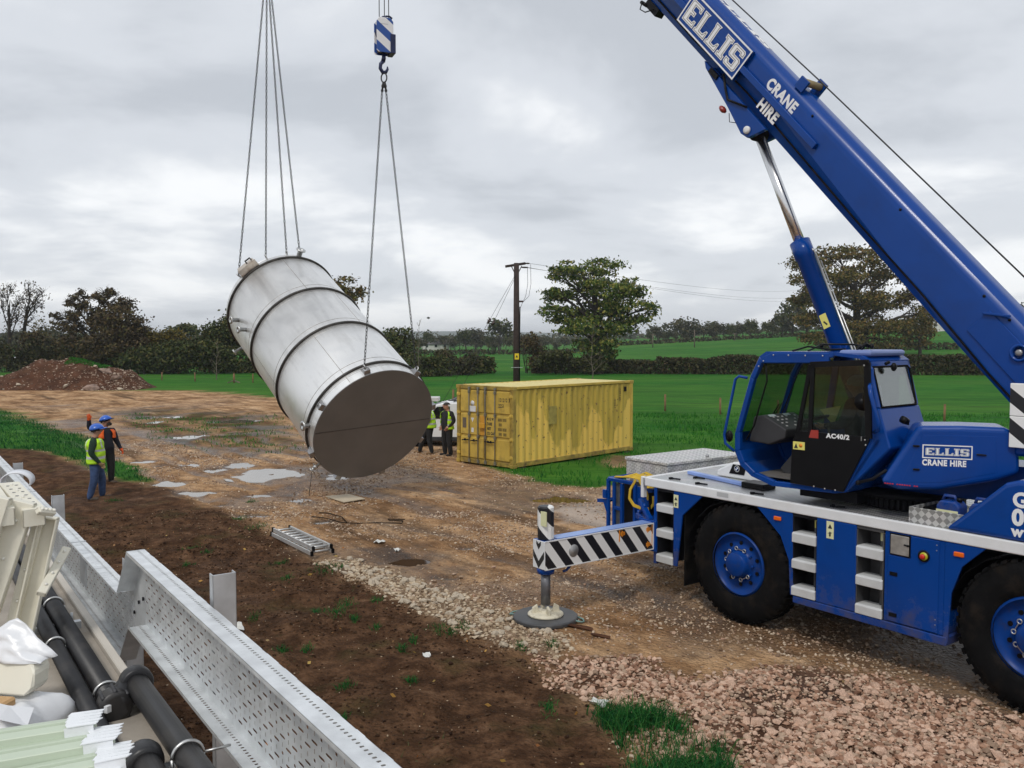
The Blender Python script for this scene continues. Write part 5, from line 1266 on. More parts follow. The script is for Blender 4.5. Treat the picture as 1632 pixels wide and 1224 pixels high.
for px, py, s_, lab in ((633, 878, 0.07, "white scrap of paper at the brown puddle's edge"), (377, 1000, 0.11, "torn white scrap beside the galvanised post"), (605, 866, 0.10, "pale broken stone left of the brown puddle"), (680, 1050, 0.06, "small pale scrap lying in the foreground soil"), (955, 1128, 0.09, "crumpled white scrap in the long grass")):
    g = gp(px, py); mb = MB(); N_ = 5
    vs = [((i / 4 - 0.5) * s_ * 2, (j / 4 - 0.5) * s_ * 1.5, random.uniform(0.0, 0.6) * s_) for j in range(N_) for i in range(N_)]
    mb.add(vs, [(j * N_ + i, j * N_ + i + 1, (j + 1) * N_ + i + 1, (j + 1) * N_ + i) for j in range(4) for i in range(4)])
    o_ = mb.build("litter_scrap", PAPER); o_.modifiers.new("t", 'SOLIDIFY').thickness = 0.006; o_.location = (g.x, g.y, float(ground_z(g.x, g.y)) + 0.01); o_.rotation_euler = (0, 0, random.uniform(0, 6)); props(o_, lab, "scrap", "pale scraps on the ground")
for px, py, s_, lab in ((925, 1003, 0.13, "dark lump of mud beside the outrigger pad"), (957, 1017, 0.1, "dark splintered lump right of the outrigger pad")):
    g = gp(px, py); o_ = bpy.data.objects.new("mud_clod", shp[3].copy()); COL.objects.link(o_); o_.data.materials[0] = EARTH; o_.scale = (s_ * 1.5, s_ * 0.6, s_ * 0.45); o_.location = (g.x, g.y, 0.03); o_.rotation_euler = (0, 0, -0.4); props(o_, lab, "mud clod", "mud clods by the pad")

# ================================================================== FAR BUILDINGS
HOUSEW = mat("house_render", (0.62, 0.60, 0.56), 0.8, 0, 0.08, 1); ROOFM = mat("slate_roof", (0.09, 0.085, 0.085), 0.7, 0, 0.2, 2); ROOFT = mat("tile_roof", (0.16, 0.08, 0.05), 0.8, 0, 0.2, 2)
def house(label, px, Y_, w, d, h, rh, roof, rz):
    b0 = onground(px, Y_); t = thing("house", label, "house", b0, rz)
    mb = MB(); mb.span((-w / 2, -d / 2, -0.5), (w / 2, d / 2, h)); mb.prism([(-w / 2, -d / 2, h), (-w / 2, d / 2, h), (-w / 2, 0, h + rh)], (w, 0, 0)); wl_ = mb.build("wall", HOUSEW, t)
    for sy in (-1, 1):
        mb = MB(); a = (0, sy * (d / 2 + 0.3), h - 0.25); c_ = (0, 0, h + rh + 0.05); mb.prism([(-w / 2 - 0.3, a[1], a[2]), (-w / 2 - 0.3, 0, c_[2]), (-w / 2 - 0.3, 0, c_[2] + 0.15), (-w / 2 - 0.3, a[1], a[2] + 0.15)], (w + 0.6, 0, 0)); mb.build("roof", roof, t)
    mb = MB(); mb.span((w / 2 - 1.2, -0.4, h + rh * 0.5), (w / 2 - 0.5, 0.4, h + rh + 1.0)); mb.build("chimney", ROOFT, t)
    k = max(2, int(w / 2.6))
    for i in range(k):
        for z_ in ((1.0, 3.4) if h > 4 else (1.0,)):
            x_ = -w / 2 + (i + 0.5) * w / k; mb = MB(); mb.span((x_ - 0.5, -d / 2 - 0.06, z_), (x_ + 0.5, -d / 2 + 0.02, z_ + 1.1)); f_ = mb.build("window", WHITEP, t)
            mb = MB(); mb.span((x_ - 0.42, -d / 2 - 0.075, z_ + 0.08), (x_ + 0.42, -d / 2 - 0.055, z_ + 1.02)); mb.build("pane", CARGLASS, f_)
house("white house half hidden by the blue boom on the far slope", 1495, 235, 9, 6, 3.4, 2.0, ROOFM, 0.1)
house("low pale farmhouse among far trees right of the tank", 694, 300, 9, 6, 2.2, 1.3, ROOFM, 0.15)
def lowcar(label, px, Y_, col):
    b0 = onground(px, Y_); t = thing("parked_car", label, "car", b0, 0.2)
    pr = [(-2.1, 0.35), (-2.1, 0.85), (-1.9, 1.0), (-1.2, 1.5), (0.6, 1.52), (1.3, 1.05), (2.05, 0.9), (2.15, 0.4)]
    mb = MB(); mb.prism([(x_, -0.85, z_) for x_, z_ in pr], (0, 1.7, 0)); mb.build("body", col, t, 0.08, 2)
    mb = MB(); mb.prism([(x_, -0.865, z_) for x_, z_ in ((-1.6, 1.05), (-1.1, 1.42), (0.5, 1.44), (1.05, 1.08))], (0, 1.73, 0)); mb.build("side_window", CARGLASS, t)
    for x_ in (-1.35, 1.35):
        for sy in (-1, 1): mb = MB(); mb.lathe([(0.33, -0.1), (0.34, 0.1)], (x_, sy * 0.78, 0.33), (0, 1, 0), 16); mb.build("wheel", RUBBER, t)
CARW = mat("white_car_paint", (0.75, 0.76, 0.77), 0.25, 0, 0.02, 2, coat=0.6)
lowcar("white car glimpsed behind the hedge left of the heap top", 45, 118, CARW)
lowcar("pale car glimpsed through the hedge at the far left", 14, 120, CARW)
# white van behind the men
vb = Vector((-1.95, 32.6, 0)); VZ = 0.86; van = thing("parked_van", "white van parked behind the two men by the container", "van", vb, R(-4))
pr = [(-2.2, 0.35), (-2.28, 0.75), (-2.2, 1.0), (-1.35, 1.18), (-0.75, 1.78), (-0.4, 1.88), (2.1, 1.90), (2.25, 1.5), (2.28, 0.35)]
mb = MB(); mb.prism([(x_, -0.9, z_) for x_, z_ in pr], (0, 1.8, 0)); mb.build("body", CARW, van, 0.07, 3)
for p in ([(-1.10, 1.2), (-0.68, 1.70), (-0.22, 1.72), (-0.22, 1.2)], [(0.05, 1.22), (0.05, 1.72), (0.95, 1.72), (0.95, 1.22)], [(1.1, 1.22), (1.1, 1.72), (1.95, 1.70), (2.0, 1.22)]):
    mb = MB(); mb.prism([(x_, -0.915, z_) for x_, z_ in p], (0, 0.03, 0)); mb.build("side_window", CARGLASS, van)
mb = MB(); mb.prism([(-1.33, -0.75, 1.20), (-0.78, -0.72, 1.77), (-0.78, 0.72, 1.77), (-1.33, 0.75, 1.20)], (-0.03, 0, 0.03)); mb.build("windscreen", CARGLASS, van)
mb = MB(); mb.span((-2.2, -0.92, 0.25), (2.2, 0.92, 0.45)); mb.build("sill_trim", CHARC, van, 0.03)
mb = MB(); mb.tube([(-0.3, -0.7, 1.95), (2.0, -0.7, 1.97)], 0.025, 6); mb.tube([(-0.3, 0.7, 1.95), (2.0, 0.7, 1.97)], 0.025, 6); mb.span((1.2, -0.75, 1.93), (1.3, 0.75, 1.99)); mb.span((-0.2, -0.75, 1.93), (-0.1, 0.75, 1.99)); mb.build("roof_bar", CHARC, van)
for x_ in (-1.4, 1.4):
    for sy in (-1, 1):
        mb = MB(); mb.lathe([(0.20, -0.11), (0.33, -0.11), (0.34, 0.0), (0.33, 0.11), (0.2, 0.11)], (x_, sy * 0.84, 0.33), (0, 1, 0), 22); w_ = mb.build("wheel", RUBBER, van)
        mb = MB(); mb.lathe([(0.2, -0.09), (0.2, 0.09), (0.05, 0.1)], (x_, sy * 0.84, 0.33), (0, sy, 0), 16); mb.build("rim", STEEL, w_)
mb = MB(); mb.ball((-1.0, -1.0, 1.22), 0.11, 8, sq=(0.7, 0.6, 1)); mb.build("mirror", CHARC, van)
van.scale = (1, 1, VZ)
mb = MB(); mb.span((-0.75, -0.35, 0), (-0.15, 0.35, 0.15)); o_ = mb.build("roof_box", mat("grey_roof_box", (0.55, 0.55, 0.53), 0.5), bevel=0.02); o_.location = vb + Vector((-0.55, -0.35, 1.635)); props(o_, "grey box lying on the white van's roof", "box")
# ================================================================== MOBILE CRANE
OC = gp(1172, 994)
crane = thing("mobile_crane", "blue two axle mobile crane with raised boom and white decking", "crane", OC, R(90 + 36.6))
def L(u, r, w): return Vector((u, -r, w))
_b = R(3.4)
def SP(b, n_, z): return Vector((-2 + b * math.cos(_b) + n_ * math.sin(_b), -0.95 + b * math.sin(_b) - n_ * math.cos(_b), z))
AL = R(47.76)
def BP(l_, h, n_=0.0): return SP(-1.04 + l_ * math.cos(AL) - h * math.sin(AL), n_, 3.18 + l_ * math.sin(AL) + h * math.cos(AL))
xL = lambda p: L(*p)
xS = lambda p: SP(*p)
xB = lambda p: BP(*p)
# ---- carrier
mb = MB(xL); mb.span((3.0, 0.62, 0.62), (-6.2, 1.9, 1.5)); mb.span((1.5, 0.35, 0.75), (0.95, 2.2, 1.6)); mb.span((-0.92, 0.42, 0.60), (-2.86, 2.1, 1.62))
for u_ in (0.0, -3.8): mb.tube([(u_, 0.3, 0.82), (u_, 2.2, 0.82)], 0.14, 10); mb.span((u_ - 0.25, 1.0, 0.6), (u_ + 0.25, 1.5, 1.0))
mb.build("chassis", DARK, crane)
mb = MB(xL); mb.span((1.80, 0.07, 1.745), (-2.84, 2.43, 1.785)); mb.span((-2.84, 0.9, 1.745), (-6.2, 2.43, 1.785)); deck = mb.build("deck", TREAD, crane)
mb = MB(xL); mb.span((1.80, 0.0, 1.672), (-6.2, 0.068, 1.80)); mb.span((2.0, 2.432, 1.672), (-6.2, 2.50, 1.80)); mb.add([], [])
mb.prism([(1.80, 0.0, 1.672), (1.805, 0.0, 1.80), (2.02, 2.50, 1.80), (2.02, 2.50, 1.672)], (-0.07, 0.0, 0))
mb.build("deck_edge", WHITEP, crane, 0.012, 2)
mb = MB(xL); mb.prism([(1.78, 0.06, 1.74), (2.0, 2.44, 1.74), (1.70, 2.44, 1.74), (1.70, 0.06, 1.74)], (0, 0, 0.043)); mb.build("deck_front_plate", TREAD, crane)
mb = MB(xL); mb.span((1.86, 0.02, 1.48), (1.80, 0.10, 1.80)); mb.build("marker_tab", WHITEP, crane, 0.006)
mb = MB(xL); mb.box((0.20, 0.035, 1.738), (0.001, 0.0, 0.0)); mb.span((0.15, -0.003, 1.715), (0.35, 0.0005, 1.775)); mb.build("rating_plate", mat("faded_plate", (0.45, 0.46, 0.47), 0.5), crane)
def sidepanel(nm_, poly, r0, th, m_, bevel=0.006, parent=None):
    mb = MB(xL); mb.prism([(u_, r0, w_) for u_, w_ in poly], (0, th, 0)); return mb.build(nm_, m_, parent or crane, bevel)
sidepanel("front_post", [(1.57, 0.52), (1.57, 1.668), (1.51, 1.668), (1.51, 0.52)], 0.01, 0.30, BLUE)
sidepanel("wheel_arch_panel", [(1.17, 0.56), (1.17, 1.668), (0.62, 1.668), (1.0, 1.33), (1.10, 0.56)], 0.012, 0.03, BLUE)
sidepanel("wheel_arch_panel", [(-0.32, 1.668), (-0.70, 1.34), (-0.83, 1.05), (-0.86, 0.60), (-0.90, 0.60), (-0.88, 1.668)], 0.012, 0.03, BLUE)
sidepanel("wheel_arch_panel", [(-2.86, 0.53), (-2.86, 1.668), (-3.3, 1.668), (-3.05, 1.42), (-2.94, 1.1), (-2.91, 0.53)], 0.012, 0.03, BLUE)
sidepanel("side_locker", [(-1.24, 0.605), (-1.24, 1.668), (-1.785, 1.668), (-1.785, 0.605)], 0.006, 0.34, BLUE, 0.01)
sidepanel("lower_skirt", [(-0.905, 0.515), (-0.905, 0.60), (-2.90, 0.60), (-2.90, 0.50)], 0.004, 0.36, BLUE, 0.008)
cb = sidepanel("side_locker", [(-2.15, 0.605), (-2.15, 1.668), (-2.86, 1.668), (-2.86, 0.605)], 0.016, 0.34, BLUE, 0.008)
sidepanel("locker_door", [(-2.20, 0.62), (-2.20, 1.39), (-2.475, 1.39), (-2.475, 1.655), (-2.80, 1.655), (-2.80, 0.62)], 0.004, 0.012, BLUE, 0.004, cb)
mb = MB(xL); mb.span((-2.215, 0.009, 1.40), (-2.465, 0.0162, 1.655)); mb.build("hatch_surround", BLACKP, cb)
mb = MB(xL); mb.span((-2.23, -0.004, 1.415), (-2.452, 0.006, 1.64)); h_ = mb.build("hatch", mat("scuffed_alloy_hatch", (0.42, 0.40, 0.37), 0.45, 0.6, 0.25, 8, dirt=(0.2, 0.18, 0.15), dirt_amt=0.6, dscale=6), cb, 0.012)
mb = MB(xL); mb.bar((-2.40, -0.012, 1.545), (-2.45, -0.012, 1.54), 0.014, 0.016); mb.ball((-2.445, -0.01, 1.54), 0.014, 8)
for w_ in (1.18, 0.70): mb.span((-2.225, -0.002, w_ - 0.022), (-2.32, 0.006, w_ + 0.022))
mb.build("latch", BLACKP, cb)
mb = MB(xL); mb.lathe([(0.068, 0), (0.068, 0.012), (0.05, 0.012)], (-2.63, 0.004, 1.46), (0, -1, 0), 20); mb.build("stop_button_recess", BLACKP, cb)
mb = MB(xL); mb.lathe([(0.045, 0), (0.045, 0.008)], (-2.635, -0.008, 1.46), (0, -1, 0), 20); mb.build("stop_button_ring", mat("yellow_button_ring", (0.45, 0.42, 0.02), 0.4), cb)
mb = MB(xL); mb.lathe([(0.016, 0), (0.016, 0.02), (0.030, 0.022), (0.028, 0.04), (0.01, 0.045)], (-2.635, -0.014, 1.46), (0, -1, 0), 16); mb.build("stop_button", REDP, cb)
mb = MB(xL)
for w_ in (1.61, 1.55, 0.77, 0.71): mb.ball((-2.775, 0.002, w_), 0.008, 6)
mb.build("rivets", STEEL, cb)
# ladders
LADB = mat("dull_metal_tank", (0.10, 0.10, 0.105), 0.5, 0.6, 0.2, 5)
for u0, u1, ws in ((1.505, 1.175, ((1.32, 1.44), (0.94, 1.06), (0.56, 0.68))), (-0.885, -1.235, ((1.30, 1.43), (0.965, 1.085), (0.615, 0.735))), (-1.79, -2.135, ((1.30, 1.43), (0.955, 1.075), (0.605, 0.725)))):
    mb = MB(xL); mb.span((u0, 0.30, 0.60), (u1, 0.34, 1.66)); mb.span((u0, 0.02, 1.63), (u1, 0.30, 1.665)); mb.span((u0 + 0.004, 0.02, 0.61), (u0 - 0.012, 0.30, 1.62)); mb.span((u1 + 0.012, 0.02, 0.61), (u1 - 0.004, 0.30, 1.62)); rc = mb.build("step_recess", DARK if u0 > -1.5 else LADB, crane)
    for w0, w1 in ws:
        mb = MB(xL); mb.prism([(u0, -0.004, w0), (u0, -0.004, w1 - 0.015), (u0, 0.02, w1), (u0, 0.22, w1), (u0, 0.22, w1 - 0.03), (u0, 0.03, w1 - 0.03), (u0, 0.03, w0)], (u1 - u0, 0, 0)); mb.build("step", GREYP, crane, 0.006)
    if u0 < 0:
        mb = MB(xL); mb.span((u1 + 0.14, 0.16, 0.62), (u1 + 0.013, 0.298, 1.60)); mb.build("tank_end", LADB, rc, 0.02)
        mb = MB(xL); mb.span((u1 + 0.12, 0.152, 1.50), (u1 + 0.02, 0.162, 1.62)); mb.build("sticker", PALST if u0 < -1.5 else YELST, rc)
for u_, w_ in ((-0.66, 1.565), (-3.02, 1.555)):
    mb = MB(xL); mb.span((u_ - 0.055, -0.012, w_ - 0.026), (u_ + 0.055, 0.014, w_ + 0.026)); mb.build("marker_lamp", AMBER, crane, 0.008)
def sticker(u0, u1, w0, w1, r_, m_, parent=crane):
    mb = MB(xL); mb.span((u0, r_ - 0.003, w0), (u1, r_, w1)); s_ = mb.build("warning_sticker", m_, parent)
    cu, cw, hh = (u0 + u1) / 2, (w0 + w1) / 2, (w1 - w0)
    mb = MB(xL); mb.prism([(cu + 0.03, r_ - 0.0035, cw + hh * 0.08), (cu - 0.03, r_ - 0.0035, cw + hh * 0.08), (cu, r_ - 0.0035, cw + hh * 0.34)], (0, -0.002, 0)); mb.tube([(cu, r_ - 0.003, cw - hh * 0.1), (cu, r_ - 0.003, cw - hh * 0.36)], 0.011, 6); mb.bar((cu - 0.028, r_ - 0.004, cw - hh * 0.14), (cu + 0.028, r_ - 0.004, cw - hh * 0.2), 0.012, 0.004); mb.build("pictogram", INK, s_)
sticker(1.165, 1.075, 1.43, 1.62, 0.010, PALST)
sticker(-1.385, -1.485, 1.44, 1.655, 0.004, PALST)
mb = MB(xL)
for u_, r_ in ((1.45, 0.25), (1.28, 0.6), (0.9, 0.22), (-0.1, 0.2), (-0.25, 1.1), (-1.3, 0.25)):
    mb.bar((u_, r_, 1.80), (u_ - 0.16, r_ + 0.03, 1.80), 0.02, 0.02); mb.span((u_ - 0.02, r_ - 0.03, 1.785), (u_ + 0.02, r_ + 0.03, 1.815))
mb.build("deck_handles", DARK, crane)
mb = MB(xL); mb.bar((1.62, 0.85, 1.815), (0.32, 0.60, 1.815), 0.10, 0.05); mb.build("deck_beam", mat("pale_blue_beam", (0.20, 0.30, 0.62), 0.35, 0, 0.2, 2), crane, 0.008)
mb = MB(xL); mb.span((0.34, 0.50, 1.787), (-0.05, 0.78, 1.87)); mb.build("beam_socket", BLACKP, crane, 0.01)
# white cowling with the roundel
mb = MB(xL); mb.prism([(1.25, 1.05, 1.79), (1.25, 1.05, 1.88), (0.95, 1.05, 2.03), (0.62, 1.05, 2.03), (0.40, 1.05, 1.90), (0.40, 1.05, 1.79)], (0, 0.5, 0)); cw_ = mb.build("white_cowling", WHITEP, crane, 0.03, 3)
mb = MB(xL); mb.prism([(1.0, 1.046, 1.86), (0.93, 1.046, 2.005), (0.68, 1.046, 2.005), (0.72, 1.046, 1.86)], (0, -0.006, 0)); mb.build("badge_panel", BLACKP, cw_)
rc_ = Vector((0.85, 1.037, 1.945))
mb = MB(xL)
for rr_, mi, y_ in ((0.048, 0, 0.0), (0.042, 1, -0.001)): mb.lathe([(rr_, 0), (rr_, 0.002)], rc_ + Vector((0, y_, 0)), (0, -1, 0), 20, mi, False)
for q in range(4):
    a0 = q * math.pi / 2; pts = [rc_ + Vector((0, -0.0035, 0))] + [rc_ + Vector((math.cos(a0 + k * math.pi / 10) * 0.027, -0.0035, math.sin(a0 + k * math.pi / 10) * 0.027)) for k in range(6)]
    mb.prism(pts, (0, -0.001, 0), 0 if q % 2 else 2)
mb.build("badge_roundel", [LETW, BLACKP, BLUE], cw_)
# far side panelling and rear body
mb = MB(xL); mb.span((1.55, 2.44, 0.56), (0.95, 2.49, 1.668)); mb.span((-0.90, 2.44, 0.56), (-2.9, 2.49, 1.668)); mb.build("far_side_panel", BLUE, crane)
hood = sidepanel("rear_hood", [(-2.84, 1.803), (-3.47, 2.395), (-3.60, 2.44), (-6.2, 2.44), (-6.2, 1.803)], 0.012, 0.75, BLUE, 0.05)
hood.modifiers["edge"].segments = 3
lettering("hood_lettering", "G", 0.21, L(-3.555, 0.0095, 2.17), (-1, 0, 0), (0, 0, 1), LETW, crane, 0.008)
lettering("hood_lettering", "01", 0.23, L(-3.555, 0.0095, 1.98), (-1, 0, 0), (0, 0, 1), LETW, crane, 0.010)
lettering("hood_lettering", "ww", 0.155, L(-3.555, 0.0095, 1.86), (-1, 0, 0), (0, 0, 1), LETW, crane, 0.006)
# battery tray with upright tread plate
mb = MB(xL); mb.span((-2.385, 0.10, 1.787), (-3.45, 0.115, 1.975)); mb.span((-2.385, 0.115, 1.787), (-2.40, 0.70, 1.975)); mb.span((-2.40, 0.69, 1.787), (-3.45, 0.70, 1.975)); mb.build("battery_tray", TREADV, crane, 0.004)
mb = MB(xL); mb.span((-2.41, 0.35, 1.79), (-2.68, 0.68, 1.95)); mb.build("battery", BLACKP, crane, 0.01)
# wheels
RIMB = mat("wheel_rim_blue", (0.0015, 0.040, 0.22), 0.35, 0, 0.1, 5, spec=0.16, dirt=(0.04, 0.035, 0.03), dirt_amt=0.5, dscale=7)
def wheel(u_, r_, sg):
    o_ = (u_, r_, 0.82); ax = (0, -sg, 0)
    mb = MB(xL); mb.lathe([(0.415, -0.005), (0.44, -0.02), (0.43, -0.07), (0.36, -0.09), (0.345, -0.10), (0.20, -0.075), (0.175, -0.02), (0.165, 0.035), (0.15, 0.05), (0.001, 0.055)], o_, ax, 40, close=False); w_ = mb.build("wheel", RIMB, crane)
    mb = MB(xL)
    mb.lathe([(0.43, -0.40), (0.50, -0.42), (0.66, -0.42), (0.775, -0.37), (0.805, -0.30), (0.812, -0.20), (0.805, -0.10), (0.775, -0.03), (0.66, 0.012), (0.52, 0.008), (0.45, -0.012), (0.425, -0.05)], o_, ax, 64, close=False)
    for k in range(44):
        a_ = 2 * math.pi * k / 44
        for s2, off in ((0, 0), (1, math.pi / 44)):
            a2 = a_ + off; er = Vector((math.cos(a2), 0, math.sin(a2))); et = Vector((-math.sin(a2), 0, math.cos(a2))); ay = Vector((0, -sg, 0))
            y0, y1 = (-0.185, -0.02) if s2 == 0 else (-0.39, -0.225)
            ps = []
            for rr_, yy in ((0.79, y0), (0.79, y1), (0.822, y1 - (0.03 if s2 == 0 else -0.0)), (0.822, y0 + (0.0 if s2 == 0 else 0.03))):
                ps.append(Vector(o_) + er * rr_ + ay * yy - et * 0.032)
            mb.prism(ps, et * 0.064)
        er = Vector((math.cos(a_), 0, math.sin(a_))); et = Vector((-math.sin(a_), 0, math.cos(a_))); ay = Vector((0, -sg, 0))
        mb.prism([Vector(o_) + er * 0.72 + ay * -0.005 - et * 0.02, Vector(o_) + er * 0.80 + ay * -0.04 - et * 0.03, Vector(o_) + er * 0.80 + ay * -0.06 - et * 0.03, Vector(o_) + er * 0.72 + ay * -0.03 - et * 0.02], et * 0.05)
    mb.build("tyre", RUBBER, w_)
    mb = MB(xL)
    for k in range(10):
        a_ = 2 * math.pi * (k + 0.5) / 10; mb.lathe([(0.028, -0.0), (0.028, 0.012)], (u_ + math.cos(a_) * 0.285, r_ + sg * 0.092, 0.82 + math.sin(a_) * 0.285), ax, 10, smooth=False)
    mb.build("vent_holes", BLACKP, w_)
    mb = MB(xL)
    for k in range(10):
        a_ = 2 * math.pi * k / 10; mb.lathe([(0.02, 0), (0.02, 0.03), (0.01, 0.035)], (u_ + math.cos(a_) * 0.215, r_ + sg * 0.075, 0.82 + math.sin(a_) * 0.215), ax, 6, smooth=False)
    mb.build("wheel_nuts", RIMB, w_)
    for k in (0, 2, 4, 6, 8):
        if k == 4: continue
        a_, b_ = 2 * math.pi * (k + 0.2) / 10, 2 * math.pi * (k + 1.2) / 10
        p = [Vector((u_ + math.cos(q) * 0.215, r_ - sg * -0.03 - sg * 0.0, 0.82 + math.sin(q) * 0.215)) for q in (a_, b_)]
        for q in p: q.y = r_ + sg * 0.035
        mb = MB(xL)
        for q in p: mb.tube([q + Vector((math.cos(t) * 0.024, 0, math.sin(t) * 0.024)) for t in [2 * math.pi * j / 12 for j in range(12)]], 0.0075, 5, closed=True)
        d_ = (p[1] - p[0]).normalized(); mb.bar(p[0] + d_ * 0.028, p[1] - d_ * 0.028, 0.016, 0.008); mb.build("nut_indicator", STEELB, w_)
wheel(0, 0.015, 1); wheel(-3.8, 0.015, 1); wheel(0, 2.485, -1); wheel(-3.8, 2.485, -1)
for u_ in (0, -3.8):
    mb = MB(xL); mb.span((u_ + 0.98, 0.30, 0.9), (u_ + 0.96, 0.46, 1.4)) if u_ else mb.span((u_ + 0.98, 0.04, 0.30), (u_ + 0.96, 0.46, 1.4)); mb.build("mud_flap", RUBBER, crane)
    mb = MB(xL); N_ = 10; mb.add([], [])
    pr = [(u_ + math.cos(t) * 0.93, 0.82 + math.sin(t) * 0.86) for t in [math.pi * (0.02 + 0.96 * k / N_) for k in range(N_ + 1)]]
    for (a, c_), (b_, d_) in zip(pr, pr[1:]): mb.hexa([(a, 0.05, c_), (b_, 0.05, d_), (b_, 0.55, d_), (a, 0.55, c_), (a * 1.0, 0.05, c_ + 0.01), (b_, 0.05, d_ + 0.01), (b_, 0.55, d_ + 0.01), (a, 0.55, c_ + 0.01)])
    mb.build("mudguard", BLACKP, crane)
# front frame with low cab window and bars
mb = MB(xL)
for p, q in (((2.90, 0.32, 1.60), (2.90, 0.32, 0.7)), ((2.78, 0.34, 1.56), (2.78, 0.34, 0.75)), ((2.30, 0.34, 1.58), (2.30, 0.34, 0.75)), ((2.90, 0.32, 1.60), (2.30, 0.34, 1.60)), ((2.60, 0.34, 1.56), (2.60, 0.34, 0.75)), ((2.78, 0.34, 1.14), (2.60, 0.34, 1.14)), ((2.90, 0.32, 1.25), (2.95, 0.9, 1.25)), ((2.90, 0.32, 1.60), (3.0, 2.2, 1.60)), ((3.0, 2.2, 1.60), (3.0, 2.2, 0.7))): mb.bar(p, q, 0.055, 0.055, (0, 1, 0.1))
mb.span((2.30, 0.36, 0.72), (1.95, 2.2, 1.55)); mb.span((2.85, 0.5, 0.62), (2.2, 2.2, 0.78)); mb.build("front_frame", BLUE, crane, 0.006)
mb = MB(xL); mb.span((2.76, 0.352, 0.80), (2.62, 0.36, 1.54)); mb.build("front_frame_mesh", mat("dark_mesh", (0.06, 0.065, 0.07), 0.7, 0.2, 0.5, 14), crane)
mb = MB(xL); mb.bar((3.18, 0.35, 1.20), (2.88, 0.32, 1.24), 0.05, 0.06); mb.bar((3.0, 0.33, 1.22), (2.9, 0.34, 1.0), 0.04, 0.05); mb.span((2.98, 0.26, 1.28), (2.90, 0.36, 1.42)); mb.build("front_bracket", BLUE, crane)
mb = MB(xL); mb.bar((1.95, 0.10, 1.42), (1.65, 0.02, 1.16), 0.08, 0.06); mb.bar((2.05, 0.2, 1.15), (1.62, 0.06, 1.12), 0.16, 0.08); mb.ball((2.12, 0.25, 1.18), 0.04, 8); mb.tube([(2.02, 0.18, 1.20), (1.8, 0.06, 1.36)], 0.03, 8); mb.build("support_bracket", BLUE, crane, 0.006)
mb = MB(xL)
for k in range(5): mb.tube([(1.95, 0.3 + 0.03 * k, 1.5), (1.88, 0.25 + 0.03 * k, 1.25), (1.9, 0.3 + 0.02 * k, 1.05), (1.98, 0.5, 0.95)], 0.018, 6)
mb.build("hydraulic_hoses", RUBBER, crane)
# alloy toolbox over the front frame
TREADBOX = treadmat("tread_plate_box", (0.50, 0.47, 0.42), 26.0, 0.22, (R(35), R(20), R(45)), 0.3)
mb = MB(xL); mb.span((3.09, 0.90, 1.50), (2.14, 2.86, 1.845)); tb = mb.build("toolbox", TREADBOX, crane, 0.008)
mb = MB(xL); mb.span((3.11, 0.88, 1.85), (2.12, 2.88, 1.90)); lid = mb.build("lid", TREADBOX, tb, 0.008)
mb = MB(xL); mb.bar((2.115, 1.95, 1.875), (2.105, 2.2, 1.875), 0.025, 0.04); mb.lathe([(0.03, 0), (0.03, 0.04), (0.01, 0.05)], (2.22, 1.95, 1.90), (0, 0, 1), 10); mb.build("hasp", STEEL, tb)
# near outrigger
HZB = stripemat("outrigger_hazard", (0, 0.78, -0.62), 0.245, 0.5, 0.35)
mb = MB(xL); mb.span((1.55, 0.35, 0.74), (1.82, -2.10, 1.135)); mb.span((1.50, 0.35, 0.70), (1.86, -0.02, 1.17)); ob = mb.build("outrigger_beam", BLUE, crane, 0.008)
mb = MB(xL); mb.span((1.538, -0.03, 0.752), (1.549, -2.105, 1.125)); mb.build("hazard_board", HZB, ob)
mb = MB(xL); mb.span((1.532, -0.03, 1.125), (1.549, -2.11, 1.14)); mb.span((1.532, -0.03, 0.738), (1.549, -2.11, 0.752)); mb.span((1.532, -0.02, 0.738), (1.549, -0.035, 1.14)); mb.build("hazard_board_edge", WHITEP, ob)
mb = MB(xL); mb.span((1.538, -2.118, 0.745), (1.80, -2.104, 1.135)); mb.build("end_plate", WHITEP, ob, 0.004)
mb = MB(xL)
for z0 in (0.80, 1.06):
    for sg in (-1, 1): mb.prism([(1.67, -2.1205, z0 - 0.05), (1.67, -2.1205, z0 + 0.05), (1.67 + sg * 0.12, -2.1205, z0 + 0.20), (1.67 + sg * 0.12, -2.1205, z0 + 0.10)] if z0 < 1 else [(1.67, -2.1205, z0 - 0.05), (1.67, -2.1205, z0 + 0.03), (1.67 + sg * 0.05, -2.1205, z0 + 0.07), (1.67 + sg * 0.05, -2.1205, z0 + 0.02)], (0, 0.002, 0))
mb.build("end_chevron", INK, ob)
mb = MB(xL); mb.lathe([(0.088, 0), (0.088, 0.004)], (1.538, -1.60, 0.945), (-1, 0, 0), 24); mb.build("reflector_disc", mat("grey_disc", (0.36, 0.36, 0.36), 0.4, 0.3), ob)
mb = MB(xL)
for r_, w_ in ((-0.135, 1.055), (-0.135, 0.83), (-0.66, 1.06)): mb.box((1.536, r_, w_), (0.004, 0.085, 0.05)); mb.prism([(1.534, r_ - 0.02, w_ + 0.05), (1.534, r_ - 0.02, w_ - 0.05), (1.534, r_ + 0.05, w_)], (0.003, 0, 0))
mb.span((1.534, -0.06, 0.80), (1.5375, -0.05, 1.12)); mb.span((1.534, -0.735, 0.95), (1.5375, -0.715, 1.12)); mb.build("orange_arrow", ORANGE, ob)
mb = MB(xL); mb.span((1.58, 0.0, 1.136), (1.78, -1.85, 1.142)); mb.build("beam_top_sheet", mat("paler_beam_top_blue", (0.22, 0.34, 0.66), 0.3, 0, 0.15, 1.5), ob)  # thin sheet of paler blue over the beam's top face
mb = MB(xL); N_ = 12
